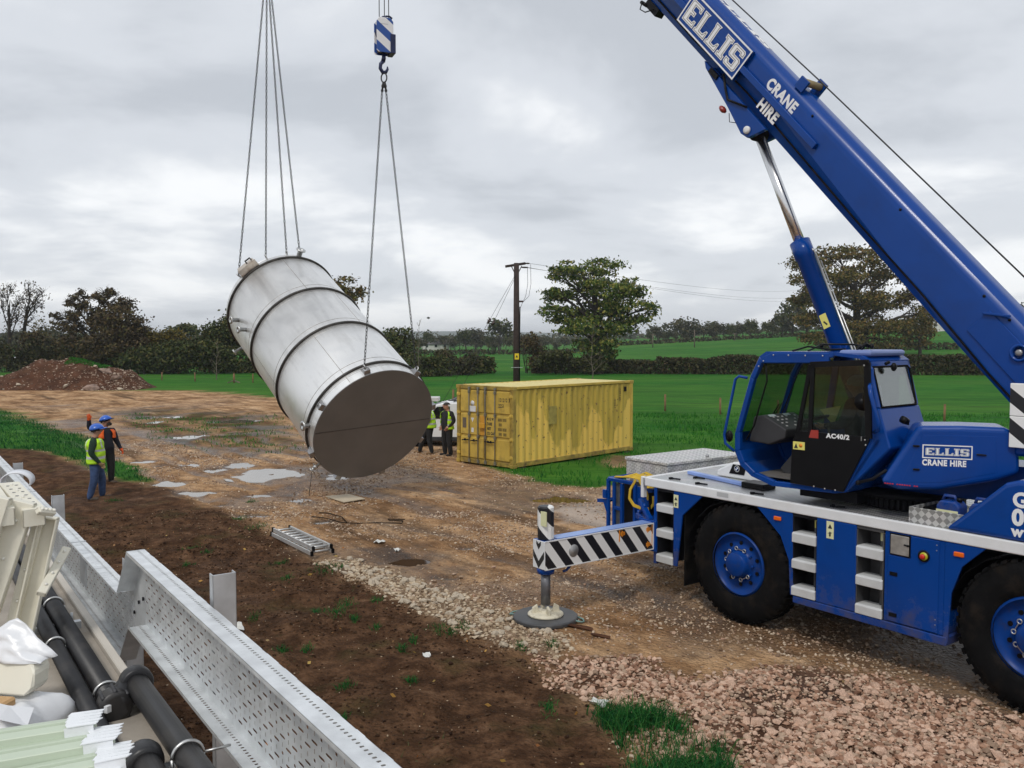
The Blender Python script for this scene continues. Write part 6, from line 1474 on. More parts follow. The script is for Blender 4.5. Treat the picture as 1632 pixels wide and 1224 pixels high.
pst = [(1.68 + math.cos(t) * 0.115, -1.985 + math.sin(t) * 0.115) for t in [2 * math.pi * k / N_ for k in range(N_)]]
mb.prism([(a, b_, 1.13) for a, b_ in pst], (0, 0, 0.47)); mb.build("ram_housing", stripemat("ram_hazard", (0.55, 0.55, -0.7), 0.30, 0.52, 0.62), ob, 0.02)
mb = MB(xL); mb.box((1.60, -2.085, 1.44), (0.11, 0.02, 0.20)); mb.build("sticker", PALST, ob)
mb = MB(xL); mb.lathe([(0.13, 0.74), (0.12, 0.66), (0.085, 0.655)], (1.68, -1.985, 0), (0, 0, 1), 18); mb.bar((1.62, -1.6, 0.74), (1.62, -1.62, 0.68), 0.03, 0.03); mb.tube([(1.62, -1.62, 0.70), (1.62, -1.66, 0.66), (1.62, -1.72, 0.655)], 0.02, 6); mb.build("ram_collar", BLUE, ob)
mb = MB(xL); mb.tube([(1.68, -1.985, 0.70), (1.68, -1.985, 0.22)], 0.068, 18); mb.build("ram", GREYSTEEL, ob)
mb = MB(xL); mb.lathe([(0.25, 0.075), (0.25, 0.10), (0.20, 0.115), (0.09, 0.12), (0.085, 0.15), (0.02, 0.155)], (1.68, -1.985, 0), (0, 0, 1), 24)
for k in range(4):
    a_ = k * math.pi / 2 + 0.3; e_ = Vector((math.cos(a_), math.sin(a_), 0)); t_ = Vector((-math.sin(a_), math.cos(a_), 0)); c_ = Vector((1.68, -1.985, 0)); mb.prism([c_ + e_ * 0.09 + Vector((0, 0, 0.11)), c_ + e_ * 0.20 + Vector((0, 0, 0.11)), c_ + e_ * 0.19 + Vector((0, 0, 0.19)), c_ + e_ * 0.12 + Vector((0, 0, 0.23))], t_ * 0.035)
mb.build("foot", mat("cream_cast_foot", (0.62, 0.57, 0.44), 0.6, 0, 0.15, 6, dirt=(0.10, 0.07, 0.05), dirt_amt=0.7, dscale=7), ob, 0.006)
mb = MB(xL); mb.span((1.52, 2.15, 0.74), (1.86, 2.52, 1.17)); mb.span((1.55, 2.5, 0.74), (1.82, 4.4, 1.135)); mb.tube([(1.68, 4.3, 1.1), (1.68, 4.3, 0.1)], 0.07, 12); mb.lathe([(0.25, 0.02), (0.25, 0.1), (0.1, 0.13)], (1.68, 4.3, 0), (0, 0, 1), 18); mb.build("outrigger_beam", BLUE, crane, 0.008)
pc_ = OC + Matrix.Rotation(R(126.6), 3, 'Z') @ L(1.68, -1.985, 0)
pad = thing("spreader_pad", "round black spreader pad under the outrigger foot", "pad", (pc_.x, pc_.y, 0.0))
mb = MB(); mb.lathe([(0.02, 0.005), (0.44, 0.005), (0.455, 0.02), (0.455, 0.06), (0.44, 0.072), (0.02, 0.072)], (0, 0, 0), (0, 0, 1), 20, smooth=False); mb.build("disc", mat("black_pad_plastic", (0.06, 0.062, 0.066), 0.5, 0, 0.2, 4, dirt=(0.12, 0.10, 0.08), dirt_amt=0.4, dscale=3), pad, 0.006)
for a_ in (2.7, -0.25):
    mb = MB(); e_ = Vector((math.cos(a_), math.sin(a_), 0)); t_ = Vector((-e_.y, e_.x, 0)); mb.tube([e_ * 0.44 - t_ * 0.09 + Vector((0, 0, 0.05)), e_ * 0.52 - t_ * 0.06 + Vector((0, 0, 0.03)), e_ * 0.54 + Vector((0, 0, 0.02)), e_ * 0.52 + t_ * 0.06 + Vector((0, 0, 0.03)), e_ * 0.44 + t_ * 0.09 + Vector((0, 0, 0.05))], 0.012, 6); mb.build("rope_handle", mat("blue_green_rope_%d" % int(a_), (0.16, 0.26, 0.24), 0.8), pad)
# ---- slewing gear and upper frame
mb = MB(xL); mb.lathe([(0.62, 1.787), (0.62, 1.93), (0.70, 1.93), (0.70, 2.0), (0.5, 2.0)], (-1.75, 1.25, 0), (0, 0, 1), 48)
for k in range(60):
    a_ = 2 * math.pi * k / 60; e_ = Vector((math.cos(a_), math.sin(a_), 0)); mb.box(Vector((-1.75, 1.25, 1.86)) + e_ * 0.635, (0.035, 0.035, 0.11), Matrix.Rotation(a_, 3, 'Z'))
mb.build("slewing_ring", DARK, crane)
mb = MB(xS); mb.span((1.2, -0.02, 2.0), (-2.6, 0.62, 2.45)); mb.span((-1.35, -0.10, 2.3), (-2.6, -0.04, 3.7)); mb.span((-1.35, 0.56, 2.3), (-2.6, 0.62, 3.7)); mb.span((1.5, 0.05, 2.45), (0.8, 0.5, 2.75)); mb.build("slewing_frame", BLUE, crane, 0.01)
HZS = stripemat("counterweight_hazard", (0.72, 0.0, -0.9), 0.30, 0.5, 0.30)
mb = MB(xS); mb.span((-1.19, -0.36, 2.70), (-2.3, -0.30, 3.045)); mb.span((-1.19, -0.36, 3.05), (-2.3, -0.30, 3.41)); mb.build("hazard_board", HZS, crane, 0.006)
mb = MB(xS); mb.span((-1.22, -0.30, 2.6), (-2.6, -0.11, 3.40)); mb.span((-2.3, -0.3, 2.1), (-3.3, 1.1, 3.1)); mb.build("counterweight", BLUE, crane, 0.03)
# engine housing with lettering : face runs at its own angle
hd = Vector((-math.sin(R(70 - 36.6)) , math.cos(R(70 - 36.6)), 0))   # not used for directions below, kept local
P1 = SP(-0.25, -0.85, 0)
_a = R(70 - 36.6); HD = Vector((math.cos(_a), math.sin(_a), 0)); HN = Vector((math.sin(_a), -math.cos(_a), 0))
def HP(a, z, d=0.0): return Vector((P1.x, P1.y, 0)) + HD * a + HN * d + Vector((0, 0, z))
mb = MB(); mb.prism([HP(a, z) for a, z in ((-0.14, 2.90), (-0.60, 2.915), (-1.06, 2.91), (-1.17, 2.80), (-1.19, 2.40), (-0.95, 2.30), (-0.38, 2.165), (0.05, 2.15), (0.24, 2.22))], HN * 0.62); hs = mb.build("engine_housing", BLUE, crane, 0.06, 4)
mb = MB(); mb.prism([HP(a, z, -0.003) for a, z in ((-0.20, 2.80), (-0.95, 2.81), (-0.95, 2.40), (-0.40, 2.26), (0.02, 2.24))], HN * 0.006); mb.build("housing_door", BLUE, hs, 0.002)
mb = MB()
for a, z in ((-0.125, 2.67), (-0.13, 2.40)): mb.bar(HP(a + 0.03, z, -0.008), HP(a - 0.04, z, -0.008), 0.03, 0.02)
mb.bar(HP(-0.75, 2.60, -0.008), HP(-0.85, 2.595, -0.008), 0.03, 0.015); mb.build("latch", BLACKP, hs, 0.004)
ELL = {
 'E': [(0, 0), (1.0, 0), (1.0, 0.45), (0.82, 0.45), (0.75, 0.28), (0.40, 0.28), (0.40, 0.56), (0.70, 0.56), (0.70, 0.84), (0.40, 0.84), (0.40, 1.12), (0.75, 1.12), (0.82, 0.98), (1.0, 0.98), (1.0, 1.4), (0.12, 1.4), (0, 1.28)],
 'L': [(0, 0), (1.0, 0), (1.0, 0.55), (0.86, 0.55), (0.72, 0.28), (0.46, 0.28), (0.46, 1.2), (0.56, 1.4), (0.06, 1.4), (0.06, 1.2), (0.1, 1.15), (0.1, 0.28), (0, 0.2)],
 'I': [(0, 0), (0.62, 0), (0.62, 0.28), (0.50, 0.28), (0.50, 1.12), (0.62, 1.12), (0.62, 1.4), (0, 1.4), (0, 1.12), (0.12, 1.12), (0.12, 0.28), (0, 0.28)],
 'S': [(0, 0.12), (0.12, 0), (0.88, 0), (1.0, 0.14), (1.0, 0.70), (0.88, 0.84), (0.38, 0.84), (0.38, 1.12), (0.66, 1.12), (0.70, 0.98), (1.0, 0.98), (1.0, 1.28), (0.88, 1.4), (0.12, 1.4), (0, 1.28), (0, 0.70), (0.12, 0.56), (0.62, 0.56), (0.62, 0.28), (0.36, 0.28), (0.30, 0.44), (0, 0.44)]}
def inset(poly, d):
    out = []; n_ = len(poly)
    for i in range(n_):
        p0, p, p1 = Vector(poly[i - 1]), Vector(poly[i]), Vector(poly[(i + 1) % n_])
        a, b_ = (p - p0).normalized(), (p1 - p).normalized()
        na, nb = Vector((-a.y, a.x)), Vector((-b_.y, b_.x)); m_ = (na + nb)
        m_ = m_.normalized() * (d / max(0.35, m_.normalized().dot(na))); out.append(p + m_)
    return out
def logo(parent, P, w, h, frame_l=0.05, notch=True):
    """ELLIS in a white frame; P(x, y, d) maps the sign's own plane (x along reading, d outwards) to the parent space"""
    lw = 4.62 + 0.32; s_ = (w - 2.4 * frame_l) / lw; sy = (h - 2.6 * frame_l) / 1.4
    x0 = 1.2 * frame_l
    for c_ in "ELLIS":
        pl_ = ELL[c_]; ww = max(q[0] for q in pl_)
        f = lambda q, d: P(x0 + q[0] * s_, 1.3 * frame_l + q[1] * sy, d)
        mb = MB(); mb.prism([f(q, 0.001) for q in pl_], f((0, 0), 0.003) - f((0, 0), 0.001)); g_ = mb.build("logo_letter", LETW, parent)
        i1, i2 = inset(pl_, 0.055), inset(pl_, 0.085); n_ = len(pl_)
        mb.__init__()
        vs = [f(q, 0.0042) for q in i1] + [f(q, 0.0042) for q in i2]
        mb.add(vs, [(i, (i + 1) % n_, n_ + (i + 1) % n_, n_ + i) for i in range(n_)]); mb.build("inline", INK, g_)
        x0 += (ww + 0.08) * s_
    mb = MB(); t = frame_l * 0.42
    nl = h * 0.14
    def strip(a, b_, c_, d_): mb.prism([P(*q, 0.001) for q in (a, b_, c_, d_)], P(0, 0, 0.003) - P(0, 0, 0.001))
    strip((0, 0), (w, 0), (w, t), (0, t)); strip((0, h), (0, h - t), (w, h - t), (w, h))
    strip((0, t), (t, t), (t, h - t), (0, h - t)); strip((w - t, t), (w, t), (w, h - t), (w - t, h - t))
    mb.build("logo_frame", LETW, parent)
logo(hs, lambda x_, y_, d: HP(-0.195 - x_, 2.535 + y_, -d - 0.004), 0.515, 0.157, 0.028)
lettering("door_lettering", "CRANE HIRE", 0.092, HP(-0.195, 2.455, -0.006), -HD, (0, 0, 1), LETW, hs, 0.0042, 0.001, 0.80)
mb = MB()
for i in range(14):
    if i in (4, 11): continue
    mb.box(HP(0.19 - i * 0.026, 2.222 - i * 0.0015, -0.004), (0.018, 0.003, 0.012), Matrix.Rotation(_a, 3, 'Z'))
mb.build("red_print", REDP, hs)
mb = MB(xS); mb.lathe([(0.035, 0), (0.045, 0.05), (0.04, 0.09)], (-0.22, -0.70, 2.93), (0.4, -0.5, 0.3), 12); mb.tube([(-0.2, -0.66, 2.9), (-0.22, -0.7, 2.95)], 0.015, 6); mb.build("work_lamp", BLACKP, crane)
# ---- boom
BW = 0.50; BT = 0.735
def bsec(l0, l1, h0, h1, n0, n1, rad=0.09, m_=BLUEB, nm_="boom_section", parent=None):
    pr = [(n0 + 0.05, h0), (n0 + 0.0, h0 + 0.10), (n0 - 0.0, h1 - rad)]
    for k in range(1, 5): a_ = math.pi / 2 * k / 5; pr.append((n0 + rad - rad * math.cos(a_), h1 - rad + rad * math.sin(a_)))
    pr.append((n0 + rad, h1)); m2 = [(n0 + n1 - a, b_) for a, b_ in pr[::-1]]
    pr = pr + m2
    mb = MB(xB); n_ = len(pr)
    vs = [(l0, h, n_2) for n_2, h in pr] + [(l1, h, n_2) for n_2, h in pr]
    mb.add(vs, [(i, (i + 1) % n_, n_ + (i + 1) % n_, n_ + i) for i in range(n_)], 0, False); mb.add(vs, [tuple(range(n_))[::-1], tuple(range(n_, 2 * n_))])
    o_ = mb.build(nm_, m_, parent or crane)
    for p in o_.data.polygons: p.use_smooth = len(p.vertices) == 4
    try:
        o_.data.set_sharp_from_angle(angle=R(28))
    except Exception: pass
    return o_
def bsec2():
    mb = MB(xB); st = [-1.3, 1.1, 3.0, 5.8, 9.4]; rings = []
    for l_ in st:
        hf = min(0.36, max(0.03, 0.352 * (l_ - 1.1) / 4.6 + 0.02)); ins = 0.48 * hf
        pr = [(ins, 0.0), (0.0, hf), (-0.0, BT - 0.19)]
        for k in range(1, 9): a_ = math.pi / 2 * k / 9; pr.append((0.19 - 0.19 * math.cos(a_), BT - 0.19 + 0.19 * math.sin(a_)))
        pr.append((0.19, BT)); rings.append([(l_, h, q) for q, h in pr + [(BW - q, h) for q, h in pr[::-1]]])
    n_ = len(rings[0])
    for a, b_ in zip(rings, rings[1:]): mb.add(a + b_, [(i, (i + 1) % n_, n_ + (i + 1) % n_, n_ + i) for i in range(n_)], 0, True)
    mb.add(rings[0] + rings[-1], [tuple(range(n_))[::-1], tuple(range(n_, 2 * n_))])
    o_ = mb.build("boom", BLUEB, crane); bm = bmesh.new(); bm.from_mesh(o_.data); bmesh.ops.remove_doubles(bm, verts=bm.verts, dist=1e-5); bm.to_mesh(o_.data); bm.free(); o_.data.set_sharp_from_angle(angle=R(10)); return o_
boom = bsec2()
bsec(9.3, 14.4, 0.05, BT - 0.05, 0.045, BW - 0.045, 0.08, BLUEB, "inner_boom_section", boom)
bsec(14.3, 19.6, 0.10, BT - 0.10, 0.09, BW - 0.09, 0.07, BLUEB, "inner_boom_section", boom)
mb = MB(xB); mb.span((19.5, -0.15, 0.1), (20.1, 0.55, 0.4))
for n_ in (0.15, 0.25, 0.35): mb.lathe([(0.22, -0.03), (0.19, 0), (0.22, 0.03)], (19.95, 0.15, n_), (0, 0, 1), 20)
mb.build("boom_head", BLUEB, boom, 0.01)
# lower chine strip, cable and side rail
mb = MB(xB); mb.tube([(9.2, 0.12, 0.10), (7.0, 0.10, 0.11), (5.6, 0.16, 0.07), (4.4, 0.13, 0.05), (3.0, 0.10, 0.015), (1.6, 0.10, -0.018), (0.4, 0.05, -0.018), (-0.6, 0.06, -0.018)], 0.014, 6); mb.build("cable", RUBBER, boom)
mb = MB(xB); mb.span((4.11, 0.325, -0.062), (8.9, 0.415, -0.002)); mb.build("side_rail", BLUEB, boom, 0.006)
mb = MB(xB); mb.span((0.93, 0.20, -0.02), (-0.6, 0.54, -0.002)); mb.bar((0.95, 0.47, -0.03), (0.72, 0.66, -0.03), 0.03, 0.05, (0, 0, 1)); pp_ = mb.build("pivot_plate", BLUEB, boom, 0.006)
mb = MB(xB); mb.lathe([(0.10, 0.0), (0.10, 0.03), (0.075, 0.03), (0.07, 0.0)], (0.34, 0.46, -0.02), (0, 0, -1), 22); mb.build("pin_bush", BLUE, pp_)
mb = MB(xB); mb.lathe([(0.04, 0.0), (0.04, 0.04), (0.02, 0.045)], (0.34, 0.46, -0.01), (0, 0, -1), 16); mb.build("pin", STEEL, pp_)
for l_, h in ((4.47, 0.603), (2.61, 0.59), (1.1, 0.6), (0.7, 0.62)):
    mb = MB(xB); mb.lathe([(0.018, 0), (0.018, 0.004)], (l_, h, 0.0), (0, 0, -1), 12); mb.build("bolt_hole", BLACKP, boom)
# cylinder bracket
mb = MB(xB)
for n_ in (0.0, 0.42): mb.prism([(6.55, 0.04, n_), (6.45, -0.02, n_), (5.69, -0.16, n_), (5.22, -0.27, n_), (5.08, -0.24, n_), (5.0, -0.1, n_), (4.93, 0.03, n_)], (0, 0, 0.08))
mb.span((6.4, -0.03, 0.08), (6.2, 0.05, 0.42)); br = mb.build("ram_bracket", BLUE, boom, 0.006)
mb = MB(xB); mb.lathe([(0.055, 0), (0.055, 0.03), (0.02, 0.035)], (5.16, -0.165, 0.0), (0, 0, -1), 18); mb.build("pin_cap", WHITEP, br)
mb = MB(xB); mb.ball((5.77, -0.25, 0.05), 0.055, 9, sq=(1.4, 0.8, 1)); mb.build("aircraft_lamp", mat("dull_red_lamp", (0.28, 0.03, 0.02), 0.3), br)
mb = MB(xB); mb.tube([(6.1, 0.12, -0.01), (5.9, 0.0, -0.02), (5.75, -0.08, -0.02), (5.4, 0.05, -0.02)], 0.018, 6); mb.tube([(5.6, -0.2, 0), (5.5, -0.28, 0.0), (5.4, -0.22, 0)], 0.006, 5); mb.span((6.35, -0.02, -0.03), (6.15, 0.05, -0.001)); mb.build("fittings", BLACKP, br)
# lettering on the boom
E_ = (BP(1, 0, 0) - BP(0, 0, 0)); H_ = (BP(0, 1, 0) - BP(0, 0, 0))
logo(boom, lambda x_, y_, d: BP(7.40 - x_, 0.165 + y_, -0.064 - d), 1.53, 0.475, 0.055)
mb = MB(xB); mb.span((5.87, 0.165, -0.062), (7.40, 0.325, -0.0)); mb.span((5.87, 0.415, -0.062), (7.40, 0.64, -0.0)); mb.build("logo_backing", BLUEB, boom)
lettering("boom_lettering", "CRANE", 0.205, BP(5.385, 0.432, -0.003), -E_, H_, LETW, boom, 0.010, 0.001, 0.89)
lettering("boom_lettering", "HIRE", 0.205, BP(5.29, 0.155, -0.012), -E_, H_, LETW, boom, 0.010, 0.001, 0.90)
x0 = 0.0
for c_ in "ELLIS":   # the same name on the boom's upper face, its foot towards the camera
    mb = MB(xB); ww = max(q[0] for q in ELL[c_]); mb.prism([(7.35 - x0 - q[0] * 0.29, BT + 0.001, 0.20 + q[1] * 0.12) for q in ELL[c_]], (0, 0.002, 0)); mb.build("logo_letter", LETW, boom); x0 += (ww + 0.08) * 0.29
mb = MB(xB); mb.span((5.02, 0.70, 0.02), (4.86, 0.86, 0.06)); mb.build("roller_bracket", BLUE, boom)
mb = MB(xB); mb.span((5.02, 0.70, 0.42), (4.86, 0.90, 0.46)); rb = mb.build("roller_bracket", BLUE, boom)
mb = MB(xB); mb.tube([(4.93, 0.82, 0.06), (4.93, 0.82, 0.42)], 0.05, 12); mb.build("rope_roller", mat("worn_roller", (0.25, 0.20, 0.10), 0.6), rb)
mb = MB(xB); mb.tube([(-1.0, 1.03, 0.25), (4.93, 0.915, 0.25), (19.9, 0.42, 0.25)], 0.010, 6); mb.build("winch_rope", CHAINM, boom)
mb = MB(xB); mb.span((8.35, -0.12, 0.15), (8.02, 0.0, 0.32)); mb.tube([(8.1, -0.05, 0.13), (8.2, -0.17, 0.1), (8.33, -0.2, 0.1), (8.40, -0.1, 0.12)], 0.010, 6); mb.tube([(8.3, -0.10, 0.16), (8.45, -0.13, 0.16)], 0.03, 8); mb.build("underside_fitting", BLACKP, boom)
# lift ram
CBm, CTm = SP(1.185, 0.25, 3.745), BP(5.12, -0.17, 0.25)
d_ = (CTm - CBm); LC = d_.length; dn = d_.normalized()
base = CBm - dn * 1.5
mid_ = CBm + dn * (LC * 0.485)
mb = MB(); mb.lathe([(0.10, 0), (0.125, 0.02), (0.125, (mid_ - base).length - 0.26), (0.142, (mid_ - base).length - 0.25), (0.142, (mid_ - base).length), (0.08, (mid_ - base).length)], base, dn, 28); rm = mb.build("lift_ram", BLUE, crane)
mb = MB(); mb.tube([mid_ - dn * 0.2, CTm], 0.074, 24); mb.build("ram_rod", CHROME, rm)
mb = MB(); mb.lathe([(0.10, -0.10), (0.10, 0.10)], CTm, SP(0, 1, 0) - SP(0, 0, 0), 18); mb.build("ram_eye", DARK, rm)
sx_ = (SP(-1, 0, 0) - SP(0, 0, 0)) * 0.17
mb = MB(); mb.tube([base + dn * 0.2 + sx_, mid_ - dn * 0.15 + sx_], 0.014, 7); mb.tube([mid_ - dn * 0.15 + sx_, mid_ - dn * 0.12 + sx_ * 0.8], 0.02, 6); mb.tube([base + dn * 0.2 + sx_ * 1.3, mid_ - dn * 0.3 + sx_ * 1.25], 0.009, 6); mb.build("hydraulic_pipe", STEELB, rm)
sd_ = SP(0, -1, 0) - SP(0, 0, 0); q_ = CBm + dn * 0.33 + sd_ * 0.124; xx = dn.cross(sd_).normalized()
mb = MB(); mb.prism([q_ + xx * 0.05, q_ - xx * 0.05, q_ - xx * 0.05 + dn * 0.2, q_ + xx * 0.05 + dn * 0.2], sd_ * 0.008); st = mb.build("warning_sticker", YELST, rm)
mb = MB(); mb.bar(q_ + sd_ * 0.0095 + dn * 0.04 + xx * 0.02, q_ + sd_ * 0.0095 + dn * 0.10 - xx * 0.015, 0.022, 0.002, sd_); mb.build("pictogram", INK, st)
# ---- operator's cab
N0, N1 = -0.87, 0.14
PRF = [(0.19, 3.64), (0.28, 3.70), (0.62, 3.735), (1.60, 3.735), (1.70, 3.67), (1.84, 3.40), (2.07, 2.63), (2.065, 2.37), (1.98, 2.20), (1.80, 2.07), (1.48, 1.98), (0.60, 2.0), (0.45, 2.03), (0.03, 2.70)]
mb = MB(xS)
def skin(i0, i1, n0=N0, n1=N1, th=0.035):
    for (a, c_), (b_, d_2) in zip(PRF[i0:i1], PRF[i0 + 1:i1 + 1]):
        nn = Vector((d_2 - c_, -(b_ - a))).normalized() * th
        if True: mb.hexa([(a, n0, c_), (b_, n0, d_2), (b_, n1, d_2), (a, n1, c_), (a - nn.x * -1, n0, c_ - nn.y * -1), (b_ + nn.x, n0, d_2 + nn.y), (b_ + nn.x, n1, d_2 + nn.y), (a + nn.x, n1, c_ + nn.y)])
def strip_(i0, i1, n0=N0, n1=N1, smooth=True):
    pr = PRF[i0:i1 + 1]; n_ = len(pr); cx_, cz_ = 1.05, 2.85
    ins = [(a + (cx_ - a) * 0.035, c_ + (cz_ - c_) * 0.045) for a, c_ in pr]
    poly = pr + ins[::-1]
    for k in range(n_ - 1):
        mb.prism([(pr[k][0], n0, pr[k][1]), (pr[k + 1][0], n0, pr[k + 1][1]), (ins[k + 1][0], n0, ins[k + 1][1]), (ins[k][0], n0, ins[k][1])], (0, n1 - n0, 0))
strip_(6, 13)
cab = mb.build("operator_cab", BLUE, crane)
mb = MB(xS); strip_(0, 4); mb.build("roof", BLUE, cab)
mb = MB(xS)   # side frames: near and far rims along the outline
for n_ in (N0, N1 - 0.07):
    pr = PRF[2:12]
    for (a, c_), (b_, d_2) in zip(pr, pr[1:]):
        cx_, cz_ = 1.05, 2.85; f_ = 0.075
        i0 = (a + (cx_ - a) * f_, c_ + (cz_ - c_) * f_); i1 = (b_ + (cx_ - b_) * f_, d_2 + (cz_ - d_2) * f_)
        mb.prism([(a, n_ - 0.004, c_), (b_, n_ - 0.004, d_2), (i1[0], n_ - 0.004, i1[1]), (i0[0], n_ - 0.004, i0[1])], (0, 0.075, 0))
mb.build("side_frame", BLUE, cab, 0.008)
mb = MB(xS); mb.prism([(0.70, N0 - 0.012, 3.60), (0.70, N0 - 0.012, 3.725), (1.50, N0 - 0.012, 3.725), (1.66, N0 - 0.012, 3.66), (1.70, N0 - 0.012, 3.58)], (0, 0.05, 0)); fa = mb.build("roof_fascia", BLUE, cab, 0.01)
mb = MB(xS)
for b_, z_ in ((0.78, 3.69), (1.02, 3.69), (1.26, 3.69), (1.48, 3.69), (1.63, 3.61), (1.70, 3.54)): mb.ball((b_, N0 - 0.014, z_), 0.011, 6)
mb.build("bolts", STEELB, fa)
# rear wall with window
mb = MB(xS)
rw = [(0.12, 3.62), (-0.02, 3.08), (-0.10, 2.70)]
for n0, n1 in ((N0, -0.80), (0.07, N1)):
    mb.prism([(0.19, n0, 3.64), (rw[1][0] + 0.07, n0, 3.08), (rw[1][0] + 0.14, n0, 3.08), (0.26, n0, 3.64)], (0, n1 - n0, 0))
mb.prism([(0.19, N0, 3.64), (0.17, N0, 3.56), (0.24, N0, 3.56), (0.26, N0, 3.64)], (0, N1 - N0, 0))
mb.prism([(0.05, N0, 3.08), (-0.10, N0, 2.62), (0.45, N0, 2.03), (0.55, N0, 2.03), (0.15, N0, 2.7), (0.12, N0, 3.08)], (0, N1 - N0, 0)); mb.build("rear_wall", BLUE, cab, 0.015)
mb = MB(xS); mb.prism([(0.175, -0.79, 3.555), (0.06, -0.79, 3.10), (0.07, -0.79, 3.10), (0.185, -0.79, 3.555)], (0, 0.85, 0)); mb.build("rear_window", CLRGLASS, cab)
mb = MB(xS); e0 = [(0.168, -0.80, 3.565), (0.168, 0.04, 3.565), (0.15, 0.075, 3.53), (0.065, 0.075, 3.12), (0.05, 0.05, 3.09), (0.05, -0.80, 3.09)]; mb.tube(e0, 0.013, 6, closed=True); mb.build("rear_window_seal", RUBBER, cab)
mb = MB(xS); mb.span((0.20, N0 + 0.07, 3.69), (0.62, N1 - 0.07, 3.765)); mb.build("roof_hump", mat("roof_sky_highlight_blue", (0.16, 0.22, 0.45), 0.35, 0, 0.1, 2), cab, 0.05, 3)  # sky highlight of the roof painted in as a paler blue
mb = MB(xS); mb.prism([(0.10, N0 - 0.008, 2.72), (0.45, N0 - 0.008, 2.03), (0.58, N0 - 0.008, 2.03), (0.20, N0 - 0.008, 2.74), (0.21, N0 - 0.008, 3.6), (0.14, N0 - 0.008, 3.55)], (0, 0.05, 0)); mb.build("rear_pillar", BLUE, cab, 0.01)
# door, slid back
mb = MB(xS); DY = N0 - 0.045
mb.prism([(1.19, DY, 2.06), (1.17, DY, 2.60), (1.10, DY, 2.74), (0.17, DY, 2.735), (0.14, DY, 2.70), (0.46, DY, 2.04)], (0, 0.03, 0)); dr_ = mb.build("door", BLACKP, cab, 0.006)
mb = MB(xS)
for p, q, w_ in (((1.10, 2.70), (0.93, 3.58), 0.05), ((0.93, 3.58), (0.17, 3.62), 0.07), ((0.19, 3.62), (0.15, 2.72), 0.075), ((0.90, 3.58), (0.92, 2.72), 0.055)):
    mb.bar((p[0], DY + 0.015, p[1]), (q[0], DY + 0.015, q[1]), w_, 0.03, (0, 1, 0))
mb.build("door_frame", BLACKP, dr_)
mb = MB(xS); mb.prism([(1.06, DY + 0.012, 2.74), (0.92, DY + 0.012, 3.56), (0.19, DY + 0.012, 3.59), (0.17, DY + 0.012, 2.74)], (0, 0.005, 0)); mb.build("door_glass", CABGLASS, dr_)
mb = MB(xS)
for b_, z_ in ((0.85, 2.06), (0.70, 2.05), (0.56, 2.05), (0.19, 2.70), (0.18, 2.64), (0.22, 3.585)): mb.ball((b_, DY - 0.002, z_), 0.011, 6)
mb.build("bolts", STEELB, dr_)
B_ = SP(1, 0, 0) - SP(0, 0, 0)
lettering("model_lettering", "AC40/2", 0.078, SP(0.69, DY - 0.003, 2.685), -B_, (0, 0, 1), LETW, dr_, 0.0035, 0.001, 1.12)
lettering("model_lettering", "I", 0.078, SP(0.245, DY - 0.003, 2.685), -B_, (0, 0, 1), mat("grey_lettering", (0.25, 0.25, 0.25), 0.5), dr_, 0.001, 0.001, 1.0)
mb = MB(xS); mb.prism([(0.93, DY - 0.003, 2.665), (0.90, DY - 0.003, 2.765), (0.80, DY - 0.003, 2.765), (0.80, DY - 0.003, 2.665)], (0, 0.003, 0)); mb.build("red_flash", mat("red_flash", (0.32, 0.03, 0.02), 0.5), dr_)
mb = MB(xS); mb.span((1.15, DY - 0.004, 2.50), (0.985, DY - 0.001, 2.60)); ys = mb.build("warning_sticker", YELST, dr_)
mb = MB(xS); mb.prism([(1.135, DY - 0.0045, 2.515), (1.08, DY - 0.0045, 2.515), (1.107, DY - 0.0045, 2.58)], (0, -0.001, 0)); mb.build("pictogram", INK, ys)
mb = MB(xS); mb.lathe([(0.025, 0), (0.025, 0.002)], (1.04, DY - 0.004, 2.555), (0, -1, 0), 12); mb.build("pictogram", ORANGE, ys)
# glass of front, far side
mb = MB(xS); mb.prism([(1.66, N0 + 0.05, 3.66), (1.80, N0 + 0.05, 3.40), (2.03, N0 + 0.05, 2.63), (2.02, N0 + 0.05, 2.5), (2.035, N0 + 0.05, 2.5), (2.045, N0 + 0.05, 2.63), (1.815, N0 + 0.05, 3.41), (1.675, N0 + 0.05, 3.67)], (0, N1 - N0 - 0.1, 0)); mb.build("windscreen", CABGLASS, cab)
mb = MB(xS); mb.prism([(1.62, N1 - 0.03, 3.62), (1.80, N1 - 0.03, 3.38), (2.02, N1 - 0.03, 2.63), (0.30, N1 - 0.03, 2.72), (0.30, N1 - 0.03, 3.6)], (0, 0.006, 0)); mb.build("far_side_glass", CABGLASS, cab)
mb = MB(xS); mb.bar((1.15, N1 - 0.03, 3.65), (1.32, N1 - 0.03, 2.5), 0.08, 0.05, (0, 1, 0)); mb.span((2.0, N1 - 0.05, 2.1), (0.3, N1 - 0.01, 2.60)); mb.build("far_side_wall", BLUE, cab)
mb = MB(xS); mb.tube([(1.90, N0 + 0.02, 2.55), (1.78, N0 + 0.02, 2.75), (1.72, N0 + 0.02, 2.95), (1.60, N0 + 0.03, 3.35), (1.62, N0 + 0.03, 3.58)], 0.013, 6); mb.tube([(1.97, -0.4, 2.62), (1.86, -0.15, 3.0)], 0.01, 5); mb.tube([(1.95, -0.36, 2.62), (1.84, -0.1, 3.02)], 0.007, 5); mb.tube([(1.86, -0.2, 2.7), (1.62, -0.1, 3.4)], 0.008, 5); mb.build("wiper", BLACKP, cab)
